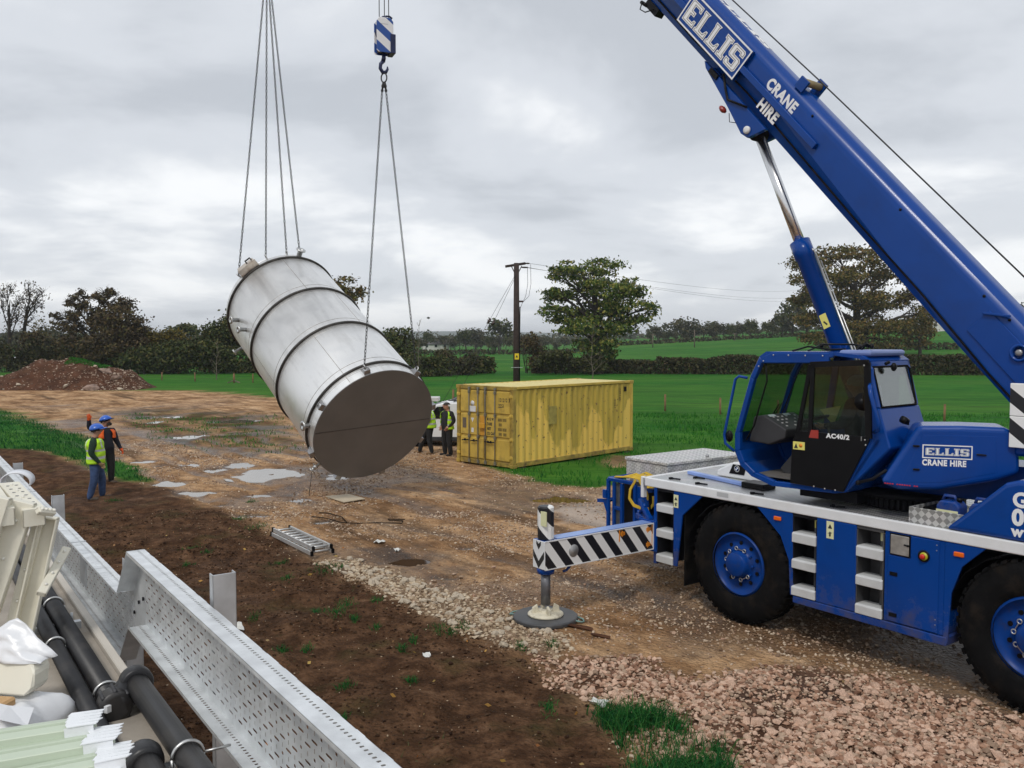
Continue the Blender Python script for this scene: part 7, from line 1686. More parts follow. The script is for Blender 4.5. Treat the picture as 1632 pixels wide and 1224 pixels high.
mb = MB(xS); mb.tube([(1.87, N0 - 0.02, 3.38), (1.98, N0 - 0.05, 3.40), (2.03, N0 - 0.06, 3.36), (2.20, N0 - 0.06, 2.60), (2.18, N0 - 0.06, 2.48), (2.06, N0 - 0.02, 2.38)], 0.02, 8); mb.build("grab_handle", BLUE, cab)
mb = MB(xS); mb.tube([(0.14, N0 - 0.04, 3.36), (0.10, N0 - 0.13, 3.34), (0.07, N0 - 0.16, 3.25), (-0.03, N0 - 0.16, 2.92), (-0.02, N0 - 0.14, 2.84), (0.08, N0 - 0.04, 2.80)], 0.024, 8); mb.build("grab_handle", BLUE, cab)
mb = MB(xS); mb.ball((2.14, N0 - 0.03, 2.58), 0.07, 9, sq=(0.8, 0.6, 1.2)); mb.build("front_lamp", BLACKP, cab)
mb = MB(xS); mb.tube([(0.12, -0.6, 3.60), (0.10, -0.55, 3.62)], 0.02, 7); mb.ball((0.09, -0.45, 3.56), 0.045, 8, sq=(0.8, 0.9, 1.2)); mb.build("rear_lamp", BLACKP, cab)
mb = MB(xS); mb.lathe([(0.10, 0), (0.11, 0.015)], (0.24, N0 - 0.02, 3.15), (-0.6, -0.5, 0.1), 14); mb.build("mirror", BLACKP, cab)
mb = MB(xS)
for p in ([(1.45, -0.5, 3.74), (1.25, -0.45, 3.80), (0.95, -0.4, 3.76), (0.75, -0.4, 3.77)], [(1.40, -0.2, 3.74), (1.1, -0.35, 3.83), (0.6, -0.5, 3.83), (0.28, -0.6, 3.80)], [(0.50, -0.55, 3.72), (0.42, -0.55, 3.80), (0.36, -0.6, 3.84)], [(0.46, -0.75, 3.70), (0.40, -0.7, 3.80), (0.33, -0.66, 3.84), (0.30, -0.6, 3.80)]): mb.tube(p, 0.012, 6)
for p in ((1.1, -0.38, 3.81), (0.36, -0.62, 3.83), (0.30, -0.6, 3.81), (0.42, -0.66, 3.80)): mb.ball(p, 0.032, 7)
mb.build("roof_wiper_gear", BLACKP, cab)
mb = MB(xS); mb.tube([(0.95 + 0.04 * math.cos(t), -0.1, 3.79 + 0.04 * math.sin(t)) for t in [2 * math.pi * k / 14 for k in range(14)]], 0.012, 6, closed=True); mb.build("lifting_eye", BLUE, cab)
# inside
mb = MB(xS); mb.span((1.85, N0 + 0.08, 2.08), (0.45, N1 - 0.06, 2.11)); mb.build("floor_mat", mat("cab_floor", (0.12, 0.11, 0.10), 0.7), cab)
mb = MB(xS); mb.prism([(1.93, N0 + 0.12, 2.52), (1.86, N0 + 0.12, 2.86), (1.70, N0 + 0.12, 2.89), (1.36, N0 + 0.12, 2.72), (1.38, N0 + 0.12, 2.60), (1.62, N0 + 0.12, 2.50)], (0, 0.72, 0)); cs = mb.build("control_console", CHARC, cab, 0.02, 2)
cx0 = Vector((1.70, 0, 2.89)); ex = (Vector((1.36, 0, 2.72)) - cx0); nn = Vector((ex.z, 0, -ex.x)).normalized()
if nn.z < 0: nn = -nn
def CP(s_, t, d): return (cx0.x + ex.x * s_ + nn.x * d, N0 + 0.12 + t, cx0.z + ex.z * s_ + nn.z * d)
mb = MB(xS)
for i in range(4):
    for j in range(6):
        if (i + j) % 5 == 4: continue
        a = CP(0.18 + i * 0.2, 0.10 + j * 0.10, 0.002); mb.prism([CP(0.18 + i * 0.2, 0.10 + j * 0.10, 0.002), CP(0.23 + i * 0.2, 0.10 + j * 0.10, 0.002), CP(0.23 + i * 0.2, 0.135 + j * 0.10, 0.002), CP(0.18 + i * 0.2, 0.135 + j * 0.10, 0.002)], (0, 0, 0.006))
mb.build("buttons", mat("console_button", (0.42, 0.42, 0.42), 0.5), cs)
mb = MB(xS)
for t0 in (0.06, 0.40): mb.prism([CP(0.05, t0, 0.003), CP(0.17, t0, 0.003), CP(0.17, t0 + 0.14, 0.003), CP(0.05, t0 + 0.14, 0.003)], (0, 0, 0.006))
mb.build("display", mat("console_display", (0.40, 0.46, 0.48), 0.3), cs)
mb = MB(xS); mb.span((1.30, N0 + 0.2, 2.11), (1.12, N0 + 0.6, 2.58)); mb.tube([(1.30, -0.5, 2.72), (1.28, -0.5, 2.86)], 0.02, 7); mb.tube([(1.2 + 0.16 * math.cos(t), -0.32 + 0.16 * math.sin(t), 2.85 - 0.05 * math.cos(t)) for t in [2 * math.pi * k / 16 for k in range(16)]], 0.016, 6, closed=True); mb.bar((1.50, -0.5, 2.11), (1.2, -0.45, 2.5), 0.06, 0.2); mb.build("steering_column", CHARC, cab)
mb = MB(xS); mb.span((0.85, -0.66, 2.38), (0.36, -0.16, 2.52)); mb.prism([(0.42, -0.66, 2.50), (0.36, -0.66, 3.12), (0.28, -0.66, 3.12), (0.30, -0.66, 2.50)], (0, 0.5, 0)); mb.span((0.75, -0.55, 2.11), (0.45, -0.25, 2.38)); mb.build("seat", mat("dark_blue_seat", (0.015, 0.03, 0.08), 0.7), cab, 0.03, 2)
mb = MB(xS); mb.span((0.78, -0.75, 2.62), (0.45, -0.68, 2.67)); mb.span((0.78, -0.12, 2.62), (0.45, -0.05, 2.67)); mb.tube([(0.76, -0.72, 2.66), (0.78, -0.72, 2.80)], 0.02, 6); mb.ball((0.78, -0.72, 2.82), 0.035, 8); mb.build("armrest", CHARC, cab, 0.01)
mb = MB(xS); mb.prism([(1.10, -0.05, 2.75), (1.30, -0.05, 2.95), (1.0, -0.05, 3.02)], (0, 0.01, 0)); o_ = mb.build("yellow_card", YELST, cab)
mb = MB(xS); mb.prism([(0.24, -0.60, 3.09), (0.24, -0.40, 3.09), (0.27, -0.40, 3.33), (0.27, -0.60, 3.33)], (0.004, 0, 0)); mb.build("paper_sheet", LETW, cab)
# step under the cab
mb = MB(xS); mb.tube([(0.30, N0 + 0.02, 2.17), (0.10, N0 - 0.02, 2.24), (-0.05, N0 + 0.02, 2.36)], 0.02, 7); mb.ball((0.30, N0 + 0.02, 2.17), 0.035, 7); mb.span((1.3, -0.5, 1.84), (0.5, 0.2, 1.98)); mb.build("cab_mount", DARK, crane)

# yellow lifting straps thrown over the front frame
yp = OC + Matrix.Rotation(R(126.6), 3, 'Z') @ L(2.4, 0.5, 1.62)
st = thing("lifting_straps", "tangled yellow lifting straps draped over the crane's blue front frame", "straps", yp, R(126.6))
def sl_(p): q = L(*p) - L(2.4, 0.5, 1.62); return q
mb = MB()
for k in range(6):
    o1, o2 = 0.07 * k, random.uniform(-0.03, 0.03)
    pts = [sl_((2.75 - 0.03 * k + random.uniform(-0.05, 0.05), 0.34 + o1, 1.64 + o2 * 0.3)), sl_((2.5, 0.40 + o1 + o2, 1.67 + 0.02 * (k % 3))), sl_((2.25 + o2, 0.36 + o1, 1.68)), sl_((2.02, 0.33 + o1 * 0.8, 1.66)), sl_((1.93 + o2, 0.3 + o1 * 0.6, 1.58))]
    for a, b_ in zip(pts, pts[1:]): mb.bar(a, b_ + (b_ - a) * 0.08, 0.06, 0.014, (0.1, 0.2, 1))
mb.build("folded_straps", STRAP, st, 0.004)
for pts in ([(2.28, 0.33, 1.66), (2.36, 0.29, 1.50), (2.36, 0.27, 1.36), (2.24, 0.25, 1.27), (2.05, 0.25, 1.24), (1.90, 0.26, 1.26), (1.84, 0.28, 1.34), (1.86, 0.30, 1.45)], [(2.2, 0.33, 1.67), (2.08, 0.28, 1.60), (1.98, 0.27, 1.50), (1.95, 0.28, 1.40)]):
    mb = MB(); q = [sl_(p) for p in pts]
    for a, b_ in zip(q, q[1:]): mb.bar(a, b_ + (b_ - a) * 0.10, 0.05, 0.016, (0, 1, 0.2))
    mb.build("hanging_loop", STRAP, st, 0.004)
# blue jerrycans in the tray
for i, (u_, lab) in enumerate(((-2.80, "blue jerrycan with a yellow hazard label in the tread plate tray"), (-3.12, "blue jerrycan with a white label behind the sloping hood edge"))):
    jp = OC + Matrix.Rotation(R(126.6), 3, 'Z') @ L(u_, 0.22 + 0.08 * i, 1.79)
    j = thing("jerrycan", lab, "jerrycan", jp, R(126.6), "jerrycans on the crane deck")
    mb = MB(); mb.prism([(0.13, 0.06, 0), (0.13, 0.06, 0.24), (0.09, 0.06, 0.30), (-0.08, 0.06, 0.30), (-0.13, 0.06, 0.25), (-0.13, 0.06, 0)], (0, -0.2, 0)); mb.build("body", BLUE, j, 0.02, 2)
    mb = MB(); mb.tube([(0.10, -0.04, 0.29), (0.08, -0.04, 0.345), (-0.03, -0.04, 0.345), (-0.05, -0.04, 0.30)], 0.02, 7); mb.build("handle", BLUE, j)
    mb = MB(); mb.lathe([(0.03, 0), (0.03, 0.04)], (-0.085, -0.04, 0.295), (0, 0, 1), 12); mb.build("cap", BLACKP, j)
    mb = MB(); mb.span((0.125, 0.0615, 0.08), (-0.12, 0.0645, 0.20) if i == 0 else (0.0, 0.0645, 0.2)); lb_ = mb.build("label_panel", PALST if i == 0 else LETW, j)
    if i == 0:
        mb = MB(); mb.prism([(-0.015, 0.0648, 0.10), (-0.105, 0.0648, 0.14), (-0.015, 0.0648, 0.18)], (0, 0.001, 0)); mb.build("warning_triangle", YELST, lb_)
        mb = MB(); mb.bar((-0.03, 0.0665, 0.14), (-0.07, 0.0665, 0.14), 0.02, 0.001, (0, 1, 0)); mb.bar((0.09, 0.0655, 0.11), (0.05, 0.0655, 0.115), 0.02, 0.001, (0, 1, 0)); mb.build("pictogram", INK, lb_)
# ================================================================== PEOPLE
SKIN = mat("skin", (0.42, 0.22, 0.15), 0.55, 0, 0.08, 8)
HAIRD = mat("dark_hair", (0.02, 0.014, 0.010), 0.7, 0, 0.3, 30); HAIRG = mat("grey_hair", (0.30, 0.29, 0.28), 0.7, 0, 0.2, 30)
NAVY = mat("navy_cloth", (0.010, 0.012, 0.022), 0.85, 0, 0.3, 10, 0.2, 30); GREENC = mat("bottle_green_fleece", (0.008, 0.030, 0.016), 0.9, 0, 0.3, 10, 0.3, 40)
DENIM = mat("blue_denim", (0.035, 0.065, 0.15), 0.85, 0, 0.35, 9, 0.2, 40); BLACKC = mat("black_cloth", (0.010, 0.010, 0.011), 0.85, 0, 0.3, 10, 0.2, 30)
GREYC = mat("grey_sleeve_cloth", (0.16, 0.15, 0.17), 0.9, 0, 0.3, 10)
BOOTM = mat("muddy_boot", (0.07, 0.05, 0.035), 0.8, 0, 0.4, 12); BOOTT = mat("tan_boot", (0.22, 0.13, 0.06), 0.8, 0, 0.3, 12)
HIVY = mat("hi_vis_yellow", (0.45, 0.78, 0.02), 0.7, 0, 0.06, 10); HIVO = mat("hi_vis_orange", (0.85, 0.13, 0.01), 0.7, 0, 0.06, 10); REFL = mat("reflective_tape", (0.55, 0.57, 0.58), 0.4, 0.2, 0.1, 10)
HELM = mat("blue_helmet", (0.012, 0.10, 0.48), 0.3, 0, 0.05, 5, coat=0.3); GLOVEO = mat("orange_glove", (0.75, 0.10, 0.01), 0.7); GLOVET = mat("tan_glove", (0.30, 0.20, 0.09), 0.8); EYE = mat("eye_dark", (0.01, 0.008, 0.008), 0.3)
def skinmesh(verts, edges, radii, sub=2):
    me = bpy.data.meshes.new("sk"); me.from_pydata([tuple(v) for v in verts], edges, []); o = bpy.data.objects.new("sk", me); COL.objects.link(o)
    sk = o.modifiers.new("s", 'SKIN'); sk.use_smooth_shade = True
    for i, d in enumerate(me.skin_vertices[0].data):
        r_ = radii[i]; d.radius = r_ if isinstance(r_, tuple) else (r_, r_); d.use_root = (i == 0)
    ss = o.modifiers.new("d", 'SUBSURF'); ss.levels = sub; ss.render_levels = sub
    dg = bpy.context.evaluated_depsgraph_get(); dg.update()
    r_ = bpy.data.meshes.new_from_object(o.evaluated_get(dg)); bpy.data.objects.remove(o); bpy.data.meshes.remove(me)
    return r_
def person(label, loc, rz, J, fit, group=None):
    """J: joints in metres, +x is forward, +y the left side; fit: materials for jacket, trousers, boots, gloves"""
    root = thing("person", label, "person", loc, rz, group); root.scale = (1.14, 1.2, 1.0)
    V, E, Rr, seg = [], [], [], []
    def add(p, r_, par=None, k="jacket"):
        V.append(Vector(p)); Rr.append(r_); i = len(V) - 1
        if par is not None:
            E.append((par, i)); seg.append((V[par], V[i], k, r_ if not isinstance(r_, tuple) else max(r_)))
        return i
    pel = add(J["pelvis"], (0.15, 0.18), None)
    bel = add(J["belly"], (0.15, 0.18), pel); che = add(J["chest"], (0.15, 0.195), bel)
    nb = add(J["neckb"], 0.075, che); nk = add(J["neck"], 0.058, nb, "skin")
    hd = Vector(J["head"]); fw = Vector(J["face"]).normalized(); upv = (hd - Vector(J["neck"])).normalized()
    h1 = add(hd - upv * 0.01 + fw * 0.01, (0.088, 0.078), nk, "skin"); h2 = add(hd + upv * 0.085, 0.078, h1, "skin")
    ns = add(hd + fw * 0.118 + upv * 0.005, 0.014, h1, "skin"); chn = add(hd + fw * 0.085 - upv * 0.075, 0.030, h1, "skin")
    for s_ in "LR":
        sh = add(J["sh" + s_], 0.088, che); el = add(J["el" + s_], 0.068, sh, fit.get("sleeve", "jacket")); wr = add(J["wr" + s_], 0.040, el, fit.get("sleeve", "jacket"))
        d = (Vector(J["wr" + s_]) - Vector(J["el" + s_])).normalized(); side = Vector(J.get("th" + s_, (1, 0, 0))); side = (side - d * side.dot(d)).normalized(); nrm = d.cross(side)
        pa = add(Vector(J["wr" + s_]) + d * 0.055, (0.038, 0.034), wr, "glove")
        pb = Vector(J["wr" + s_]) + d * 0.085
        for k, (o_, L_) in enumerate(((0.032, 0.068), (0.011, 0.078), (-0.011, 0.073), (-0.031, 0.056))):
            f1 = add(pb + side * o_ + d * 0.02, 0.0105, pa, "glove"); f2 = add(pb + side * o_ + d * L_ * 0.8 + nrm * 0.012, 0.0095, f1, "glove"); add(pb + side * o_ * 0.95 + d * L_ * 1.15 + nrm * 0.03, 0.008, f2, "glove")
        t1 = add(Vector(J["wr" + s_]) + d * 0.06 + side * 0.048, 0.012, pa, "glove"); add(Vector(J["wr" + s_]) + d * 0.105 + side * 0.062 + nrm * 0.015, 0.010, t1, "glove")
        hp = add(J["hp" + s_], 0.118, pel, "trousers"); kn = add(J["kn" + s_], 0.088, hp, "trousers"); an = add(J["an" + s_], 0.070, kn, "trousers")
        A, To = Vector(J["an" + s_]), Vector(J["to" + s_]); 
        hl = add(Vector((A.x, A.y, max(A.z - 0.055, 0.035))), 0.046, an, "boot"); add(To, (0.040, 0.046), hl, "boot")
    me = skinmesh(V, E, Rr)
    names = ["skin", "jacket", "trousers", "boot", "glove", "sleeve"]
    ms = [SKIN, fit["jacket"], fit["trousers"], fit["boot"], fit.get("glove", SKIN), fit.get("sleevemat", fit["jacket"])]
    me.materials.clear()
    for m_ in ms: me.materials.append(m_)
    A = np.array([s_[0] for s_ in seg]); B = np.array([s_[1] for s_ in seg]); rr = np.array([s_[3] for s_ in seg]); kk = [names.index(s_[2]) for s_ in seg]
    for p in me.polygons:
        c = np.array(p.center); ab = B - A; t = np.clip(((c - A) * ab).sum(1) / ((ab * ab).sum(1) + 1e-9), 0, 1); d = np.linalg.norm(c - (A + ab * t[:, None]), axis=1) - rr * 0.8
        p.material_index = kk[int(d.argmin())]; p.use_smooth = True
    me.name = "body"; o = bpy.data.objects.new("body", me); COL.objects.link(o); o.parent = root
    sd_ = Vector((0, 0, 1)).cross(fw).normalized(); uf = fw.cross(sd_).normalized()
    mb = MB()
    for q in (-1, 1): mb.ball(hd + fw * 0.083 + sd_ * 0.033 * q + uf * 0.018, 0.013, 7)
    mb.build("eyes", EYE, root)
    mb = MB()
    for q in (-1, 1): mb.ball(hd + sd_ * 0.088 * q - fw * 0.005, 0.026, 7, sq=(0.7, 0.5, 1.2))
    mb.build("ears", SKIN, root)
    mb = MB(); mb.bar(hd + fw * 0.093 - uf * 0.042 - sd_ * 0.022, hd + fw * 0.093 - uf * 0.042 + sd_ * 0.022, 0.008, 0.006); mb.build("mouth", mat("lips", (0.28, 0.10, 0.08), 0.5) if "lips" not in MATS else MATS["lips"], root)
    def cap_mb(r_, lo, sqf=1.08, n=16, m=6, off=0.0):
        mb = MB(); vs, fs = [], []; c = hd + uf * (0.03 + off)
        for i in range(m + 1):
            ph = lo * (1 - i / m)
            for k in range(n):
                t = 2 * math.pi * k / n; e_ = fw * math.cos(t) * sqf + sd_ * math.sin(t) * 0.95
                vs.append(c + e_ * math.sin(ph) * r_ + uf * math.cos(ph) * r_)
        for i in range(m):
            for k in range(n): fs.append((i * n + k, i * n + (k + 1) % n, (i + 1) * n + (k + 1) % n, (i + 1) * n + k))
        mb.add(vs, fs, 0, True); return mb, c
    if fit.get("hair"):
        mb, c = cap_mb(0.107, R(fit.get("hairlo", 92)), 1.05, off=-0.005)
        mb.v = [tuple(Vector(p) - fw * 0.016) for p in mb.v]; mb.build("hair", fit["hair"], root)
    if fit.get("beard"):
        mb = MB(); mb.ball(hd + fw * 0.066 - uf * 0.072, 0.062, 10, sq=(0.85, 0.95, 0.8)); mb.build("beard", fit["beard"], root)
    if fit.get("helmet"):
        mb, c = cap_mb(0.135, R(88), 1.12, 20, 7, 0.02); he = mb.build("helmet", HELM, root); he.modifiers.new("t", 'SOLIDIFY').thickness = 0.004
        mb = MB(); n = 14; vs = []
        for k in range(n):
            t = -1.15 + 2.3 * k / (n - 1); e_ = fw * math.cos(t) * 1.12 + sd_ * math.sin(t) * 0.95
            vs += [c + e_ * 0.132 + uf * 0.008, c + e_ * (0.132 + 0.06 * math.cos(t * 1.3)) - uf * 0.004]
        mb.add(vs, [(2 * k, 2 * k + 1, 2 * k + 3, 2 * k + 2) for k in range(n - 1)], 0, True); pk = mb.build("peak", HELM, he); pk.modifiers.new("t", 'SOLIDIFY').thickness = 0.006
        mb = MB(); mb.tube([c + fw * 0.14 * math.cos(t) * 1.0 + uf * (0.139 * math.sin(t)) for t in [math.pi * k / 10 for k in range(11)]], 0.008, 5); mb.build("ridge", HELM, he)
    if fit.get("vest"):
        vm = fit["vest"]; mb = MB(); n = 28
        pe, be, ch, sh = Vector(J["pelvis"]), Vector(J["belly"]), Vector(J["chest"]), Vector(J["neckb"])
        lv = []
        stops = [(pe - Vector((0, 0, 0.06)), 0.165, 0.20), (pe + (be - pe) * 0.5, 0.165, 0.195), (be, 0.162, 0.195), (be + (ch - be) * 0.5, 0.165, 0.205), (ch, 0.165, 0.215), (ch + (sh - ch) * 0.45, 0.155, 0.205), (ch + (sh - ch) * 0.80, 0.125, 0.165), (sh + Vector((0, 0, -0.005)), 0.088, 0.105)]
        lv = []
        for (a, b_) in zip(stops, stops[1:]):
            for q in range(4): f_ = q / 4; lv.append((a[0].lerp(b_[0], f_), a[1] + (b_[1] - a[1]) * f_, a[2] + (b_[2] - a[2]) * f_))
        lv.append(stops[-1])
        vs = []
        for c, a, b_ in lv:
            for k in range(n): t = 2 * math.pi * k / n; wr_ = 1.12 + 0.025 * math.sin(5 * t + c.z * 23) + 0.02 * math.sin(3 * t - c.z * 41); vs.append(c + Vector((math.cos(t) * a * wr_, math.sin(t) * b_ * wr_, 0)))
        tape = fit.get("tape", (3, 4, 10, 11)); op = fit.get("open", 0)
        for i in range(len(lv) - 1):
            for k in range(n):
                t = 2 * math.pi * (k + 0.5) / n
                if op and math.cos(t) > 1 - op: continue
                if i > 15 and abs(math.cos(t)) < 0.42 and i < 24: continue           # arm holes
                if fit.get("yoke") and not (i > 11 and abs(math.sin(t)) > 0.35 and not (i > 24)): continue
                vert = abs(abs(math.sin(t)) - 0.5) < 0.12 and i > 12
                mb.add([], []); s0 = i * n
                mb.f.append([s0 + k, s0 + (k + 1) % n, s0 + n + (k + 1) % n, s0 + n + k]); mb.m.append(1 if (i in tape or vert) and not fit.get("yoke") else 0); mb.s.append(True)
        mb.v = [tuple(p) for p in vs]
        vo = mb.build("hi_vis_vest", [vm, REFL], root); vo.modifiers.new("t", 'SOLIDIFY').thickness = 0.008
    return root
def stand(**kw):
    J = dict(pelvis=(0, 0, 0.95), belly=(0.01, 0, 1.14), chest=(0.0, 0, 1.34), neckb=(-0.005, 0, 1.50), neck=(0.01, 0, 1.555), head=(0.035, 0, 1.66), face=(1, 0, 0),
             shL=(0, 0.185, 1.43), elL=(-0.03, 0.25, 1.15), wrL=(0.04, 0.24, 0.90), shR=(0, -0.185, 1.43), elR=(-0.03, -0.25, 1.15), wrR=(0.04, -0.24, 0.90),
             hpL=(0, 0.10, 0.90), knL=(0.02, 0.12, 0.49), anL=(-0.02, 0.13, 0.09), toL=(0.16, 0.16, 0.035), hpR=(0, -0.10, 0.90), knR=(0.02, -0.12, 0.49), anR=(-0.02, -0.13, 0.09), toR=(0.16, -0.16, 0.035))
    J.update(kw); return J
p = gp(154, 796)
person("man in blue helmet, yellow hi-vis vest and jeans watching the lift", (p.x, p.y, 0.0), R(18), stand(face=(1, 0.05, 0.22), head=(0.045, 0, 1.665), knL=(0.10, 0.11, 0.50), anL=(0.10, 0.12, 0.09), toL=(0.28, 0.14, 0.035), anR=(-0.12, -0.10, 0.09), toR=(0.06, -0.12, 0.035), knR=(-0.02, -0.11, 0.50), elR=(-0.06, -0.25, 1.16), wrR=(0.10, -0.22, 0.93), chest=(-0.02, 0, 1.34)),
       dict(jacket=GREENC, trousers=DENIM, boot=BOOTM, glove=GLOVET, vest=HIVY, helmet=1, hair=HAIRD, hairlo=100), "men watching the lift")
p = gp(169, 771)
person("bearded man in blue helmet and orange shouldered navy jacket raising one arm", (p.x, p.y, 0.0), R(-38), stand(face=(1, 0.35, 0.38), head=(0.04, 0.02, 1.665), elR=(-0.02, -0.34, 1.55), wrR=(0.06, -0.38, 1.76), thR=(0, 1, 0), elL=(-0.04, 0.27, 1.16), wrL=(0.03, 0.34, 0.93), shR=(0, -0.185, 1.45)),
       dict(jacket=NAVY, trousers=BLACKC, boot=BOOTM, glove=GLOVEO, vest=HIVO, yoke=1, helmet=1, hair=HAIRD, beard=HAIRD, hairlo=100), "men watching the lift")
p = gp(713, 726)
person("man in black with an open yellow vest standing against the white van", (p.x, p.y, 0.0), R(-140), stand(face=(1, -0.25, 0.0), elL=(-0.06, 0.25, 1.17), wrL=(0.08, 0.17, 0.98), elR=(-0.06, -0.25, 1.17), wrR=(0.08, -0.17, 0.98)),
       dict(jacket=BLACKC, trousers=BLACKC, boot=BLACKC, vest=HIVY, open=0.42, hair=HAIRD, hairlo=75), "men by the container")
p = gp(686, 723)
person("man in yellow vest and grey sleeves half hidden by the tank base", (p.x, p.y, 0.0), R(178), stand(belly=(0.02, 0, 1.13), chest=(0.05, 0, 1.33), neckb=(0.08, 0, 1.48), neck=(0.10, 0, 1.53), head=(0.14, 0, 1.63), face=(1, 0.1, -0.12), shL=(0.05, 0.185, 1.42), shR=(0.05, -0.185, 1.42), elL=(0.0, 0.25, 1.16), wrL=(0.16, 0.20, 1.0), elR=(0.02, -0.25, 1.16), wrR=(0.18, -0.20, 1.02),
       knL=(0.02, 0.12, 0.49), anL=(-0.06, 0.13, 0.09), toL=(0.12, 0.15, 0.035), knR=(0.24, -0.12, 0.52), anR=(0.34, -0.13, 0.09), toR=(0.52, -0.15, 0.035)),
       dict(jacket=BLACKC, trousers=BLACKC, boot=BOOTT, sleeve="sleeve", sleevemat=GREYC, vest=HIVY, hair=HAIRD, hairlo=105), "men by the container")
ob_ = OC + Matrix.Rotation(R(126.6), 3, 'Z') @ SP(0.52, -0.41, 2.0)
person("grey haired crane operator in dark jacket seated in the cab", ob_, R(130), dict(pelvis=(0, 0, 0.60), belly=(-0.02, 0, 0.78), chest=(0.0, 0, 1.00), neckb=(0.02, 0, 1.17), neck=(0.04, 0, 1.22), head=(0.07, 0, 1.32), face=(1, 0.05, 0.1), shL=(0, 0.18, 1.09), elL=(0.05, 0.25, 0.84), wrL=(0.27, 0.22, 0.80), shR=(0, -0.18, 1.09), elR=(0.05, -0.25, 0.84), wrR=(0.27, -0.22, 0.80),
       hpL=(0.06, 0.10, 0.58), knL=(0.46, 0.12, 0.60), anL=(0.50, 0.12, 0.20), toL=(0.66, 0.12, 0.15), hpR=(0.06, -0.10, 0.58), knR=(0.46, -0.12, 0.60), anR=(0.50, -0.12, 0.20), toR=(0.66, -0.12, 0.15)),
       dict(jacket=NAVY, trousers=BLACKC, boot=BLACKC, hair=HAIRG, hairlo=105))

# ================================================================== FOREGROUND PLATFORM
TO = Vector((-2.335, 5.3, 0)); TH = R(34.8); TD = Vector((-math.sin(TH), math.cos(TH), 0)); TN = Vector((math.cos(TH), math.sin(TH), 0))
def TP(s_, n_, z): return TO + TD * s_ + TN * n_ + Vector((0, 0, z))
xT = lambda p: TP(*p)
DECKZ = 2.08
CONC = mat("dusty_platform_top", (0.36, 0.32, 0.27), 0.85, 0, 0.2, 2.5, 0.3, 30, 0.3, (0.20, 0.15, 0.10), 0.6, 1.3)
mb = MB(xT); mb.span((-6.5, -3.6, 0.0), (11, -0.17, DECKZ)); o_ = mb.build("platform", CONC); props(o_, "pale raised platform the pipes lie on", kind="structure")
mb = MB(xT); mb.span((-6.5, -0.167, 0.0), (11, -0.118, DECKZ + 0.03)); mb.build("platform_kerb", mat("pale_kerb_concrete", (0.55, 0.51, 0.45), 0.8, 0, 0.1, 3, 0.1, 30), None, 0.006, kind="structure")
TRAYM = mat("galvanised_tray", (0.70, 0.72, 0.73), 0.36, 0.5, 0.16, 9, 0.03, 60, rvar=0.1)
def tray(label, s0, s1, zt, h, slope=0.0, group="perforated cable trays along the platform", fl=0.105, taper=None):
    """channel with both flanges towards the platform; every slot is cut"""
    t = thing("cable_tray", label, "cable tray", TP(s0, 0, zt), 0, group); o0 = TP(s0, 0, zt)
    def P(s_, n_, dz): return TP(s_, n_, zt + slope * (s_ - s0) + dz) - o0
    def holed(mb, rows, cols, f, kinds):
        """f(u,v)->point with u along the tray 0..1, v across 0..1; slot per cell"""
        for j in range(rows):
            for i in range(cols):
                k = kinds(i, j)
                u0, u1, v0, v1 = i / cols, (i + 1) / cols, j / rows, (j + 1) / rows
                cu, cv, du, dv = (u0 + u1) / 2, (v0 + v1) / 2, (u1 - u0) / 2, (v1 - v0) / 2
                if k is None:
                    mb.add([f(u0, v0), f(u1, v0), f(u1, v1), f(u0, v1)], [(0, 1, 2, 3)]); continue
                a, b_ = k
                hx = [(1, 0.55), (0.6, 1), (-0.6, 1), (-1, 0.55), (-1, -0.55), (-0.6, -1), (0.6, -1), (1, -0.55)]
                outer = [(1, 0.55), (0.6, 1), (-0.6, 1), (-1, 0.55), (-1, -0.55), (-0.6, -1), (0.6, -1), (1, -0.55)]
                vs = [f(cu + x_ * du * a, cv + y_ * dv * b_) for x_, y_ in hx] + [f(cu + x_ * du, cv + y_ * dv) for x_, y_ in outer] + [f(u1, v1), f(u0, v1), f(u0, v0), f(u1, v0)]
                fs = [(q, (q + 1) % 8, 8 + (q + 1) % 8, 8 + q) for q in range(8)] + [(8, 16, 9), (10, 17, 11), (12, 18, 13), (14, 19, 15)]
                mb.add(vs, fs)
    Ls = abs(s1 - s0); cols = int(Ls / 0.066); sgn = 1 if s1 > s0 else -1
    mb = MB()
    def kw(i, j):
        if j in (0, 13): return None
        q = (i + j) % 2
        return ((0.88, 0.34) if j % 3 else (0.30, 0.42)) if q == 0 else (0.11, 0.66)
    holed(mb, 14, cols, lambda u, v: P(s0 + sgn * u * Ls, fl, -h * (1 - v)), kw)
    o = mb.build("web", TRAYM, t); o.modifiers.new("t", 'SOLIDIFY').thickness = 0.0012
    for nm_, dz, lip in (("top_flange", 0.0, -0.018), ("bottom_flange", -h, 0.018)):
        mb = MB()
        holed(mb, 4, int(Ls / 0.030), lambda u, v: P(s0 + sgn * u * Ls, fl * v, dz), lambda i, j: (0.42, 0.60) if j == 2 else None)
        mb.add([P(s0, 0, dz), P(s1, 0, dz), P(s1, 0, dz + lip), P(s0, 0, dz + lip)], [(0, 1, 2, 3)])
        o = mb.build(nm_, TRAYM, t); o.modifiers.new("t", 'SOLIDIFY').thickness = 0.0015
    return t
tray("near upper perforated cable tray running out of the bottom edge", 0.0, -3.9, 2.612, 0.47)
t1 = tray("farther lower perforated cable tray stepping down from the near one", 0.32, 10.5, 2.285, 0.45, -0.012)
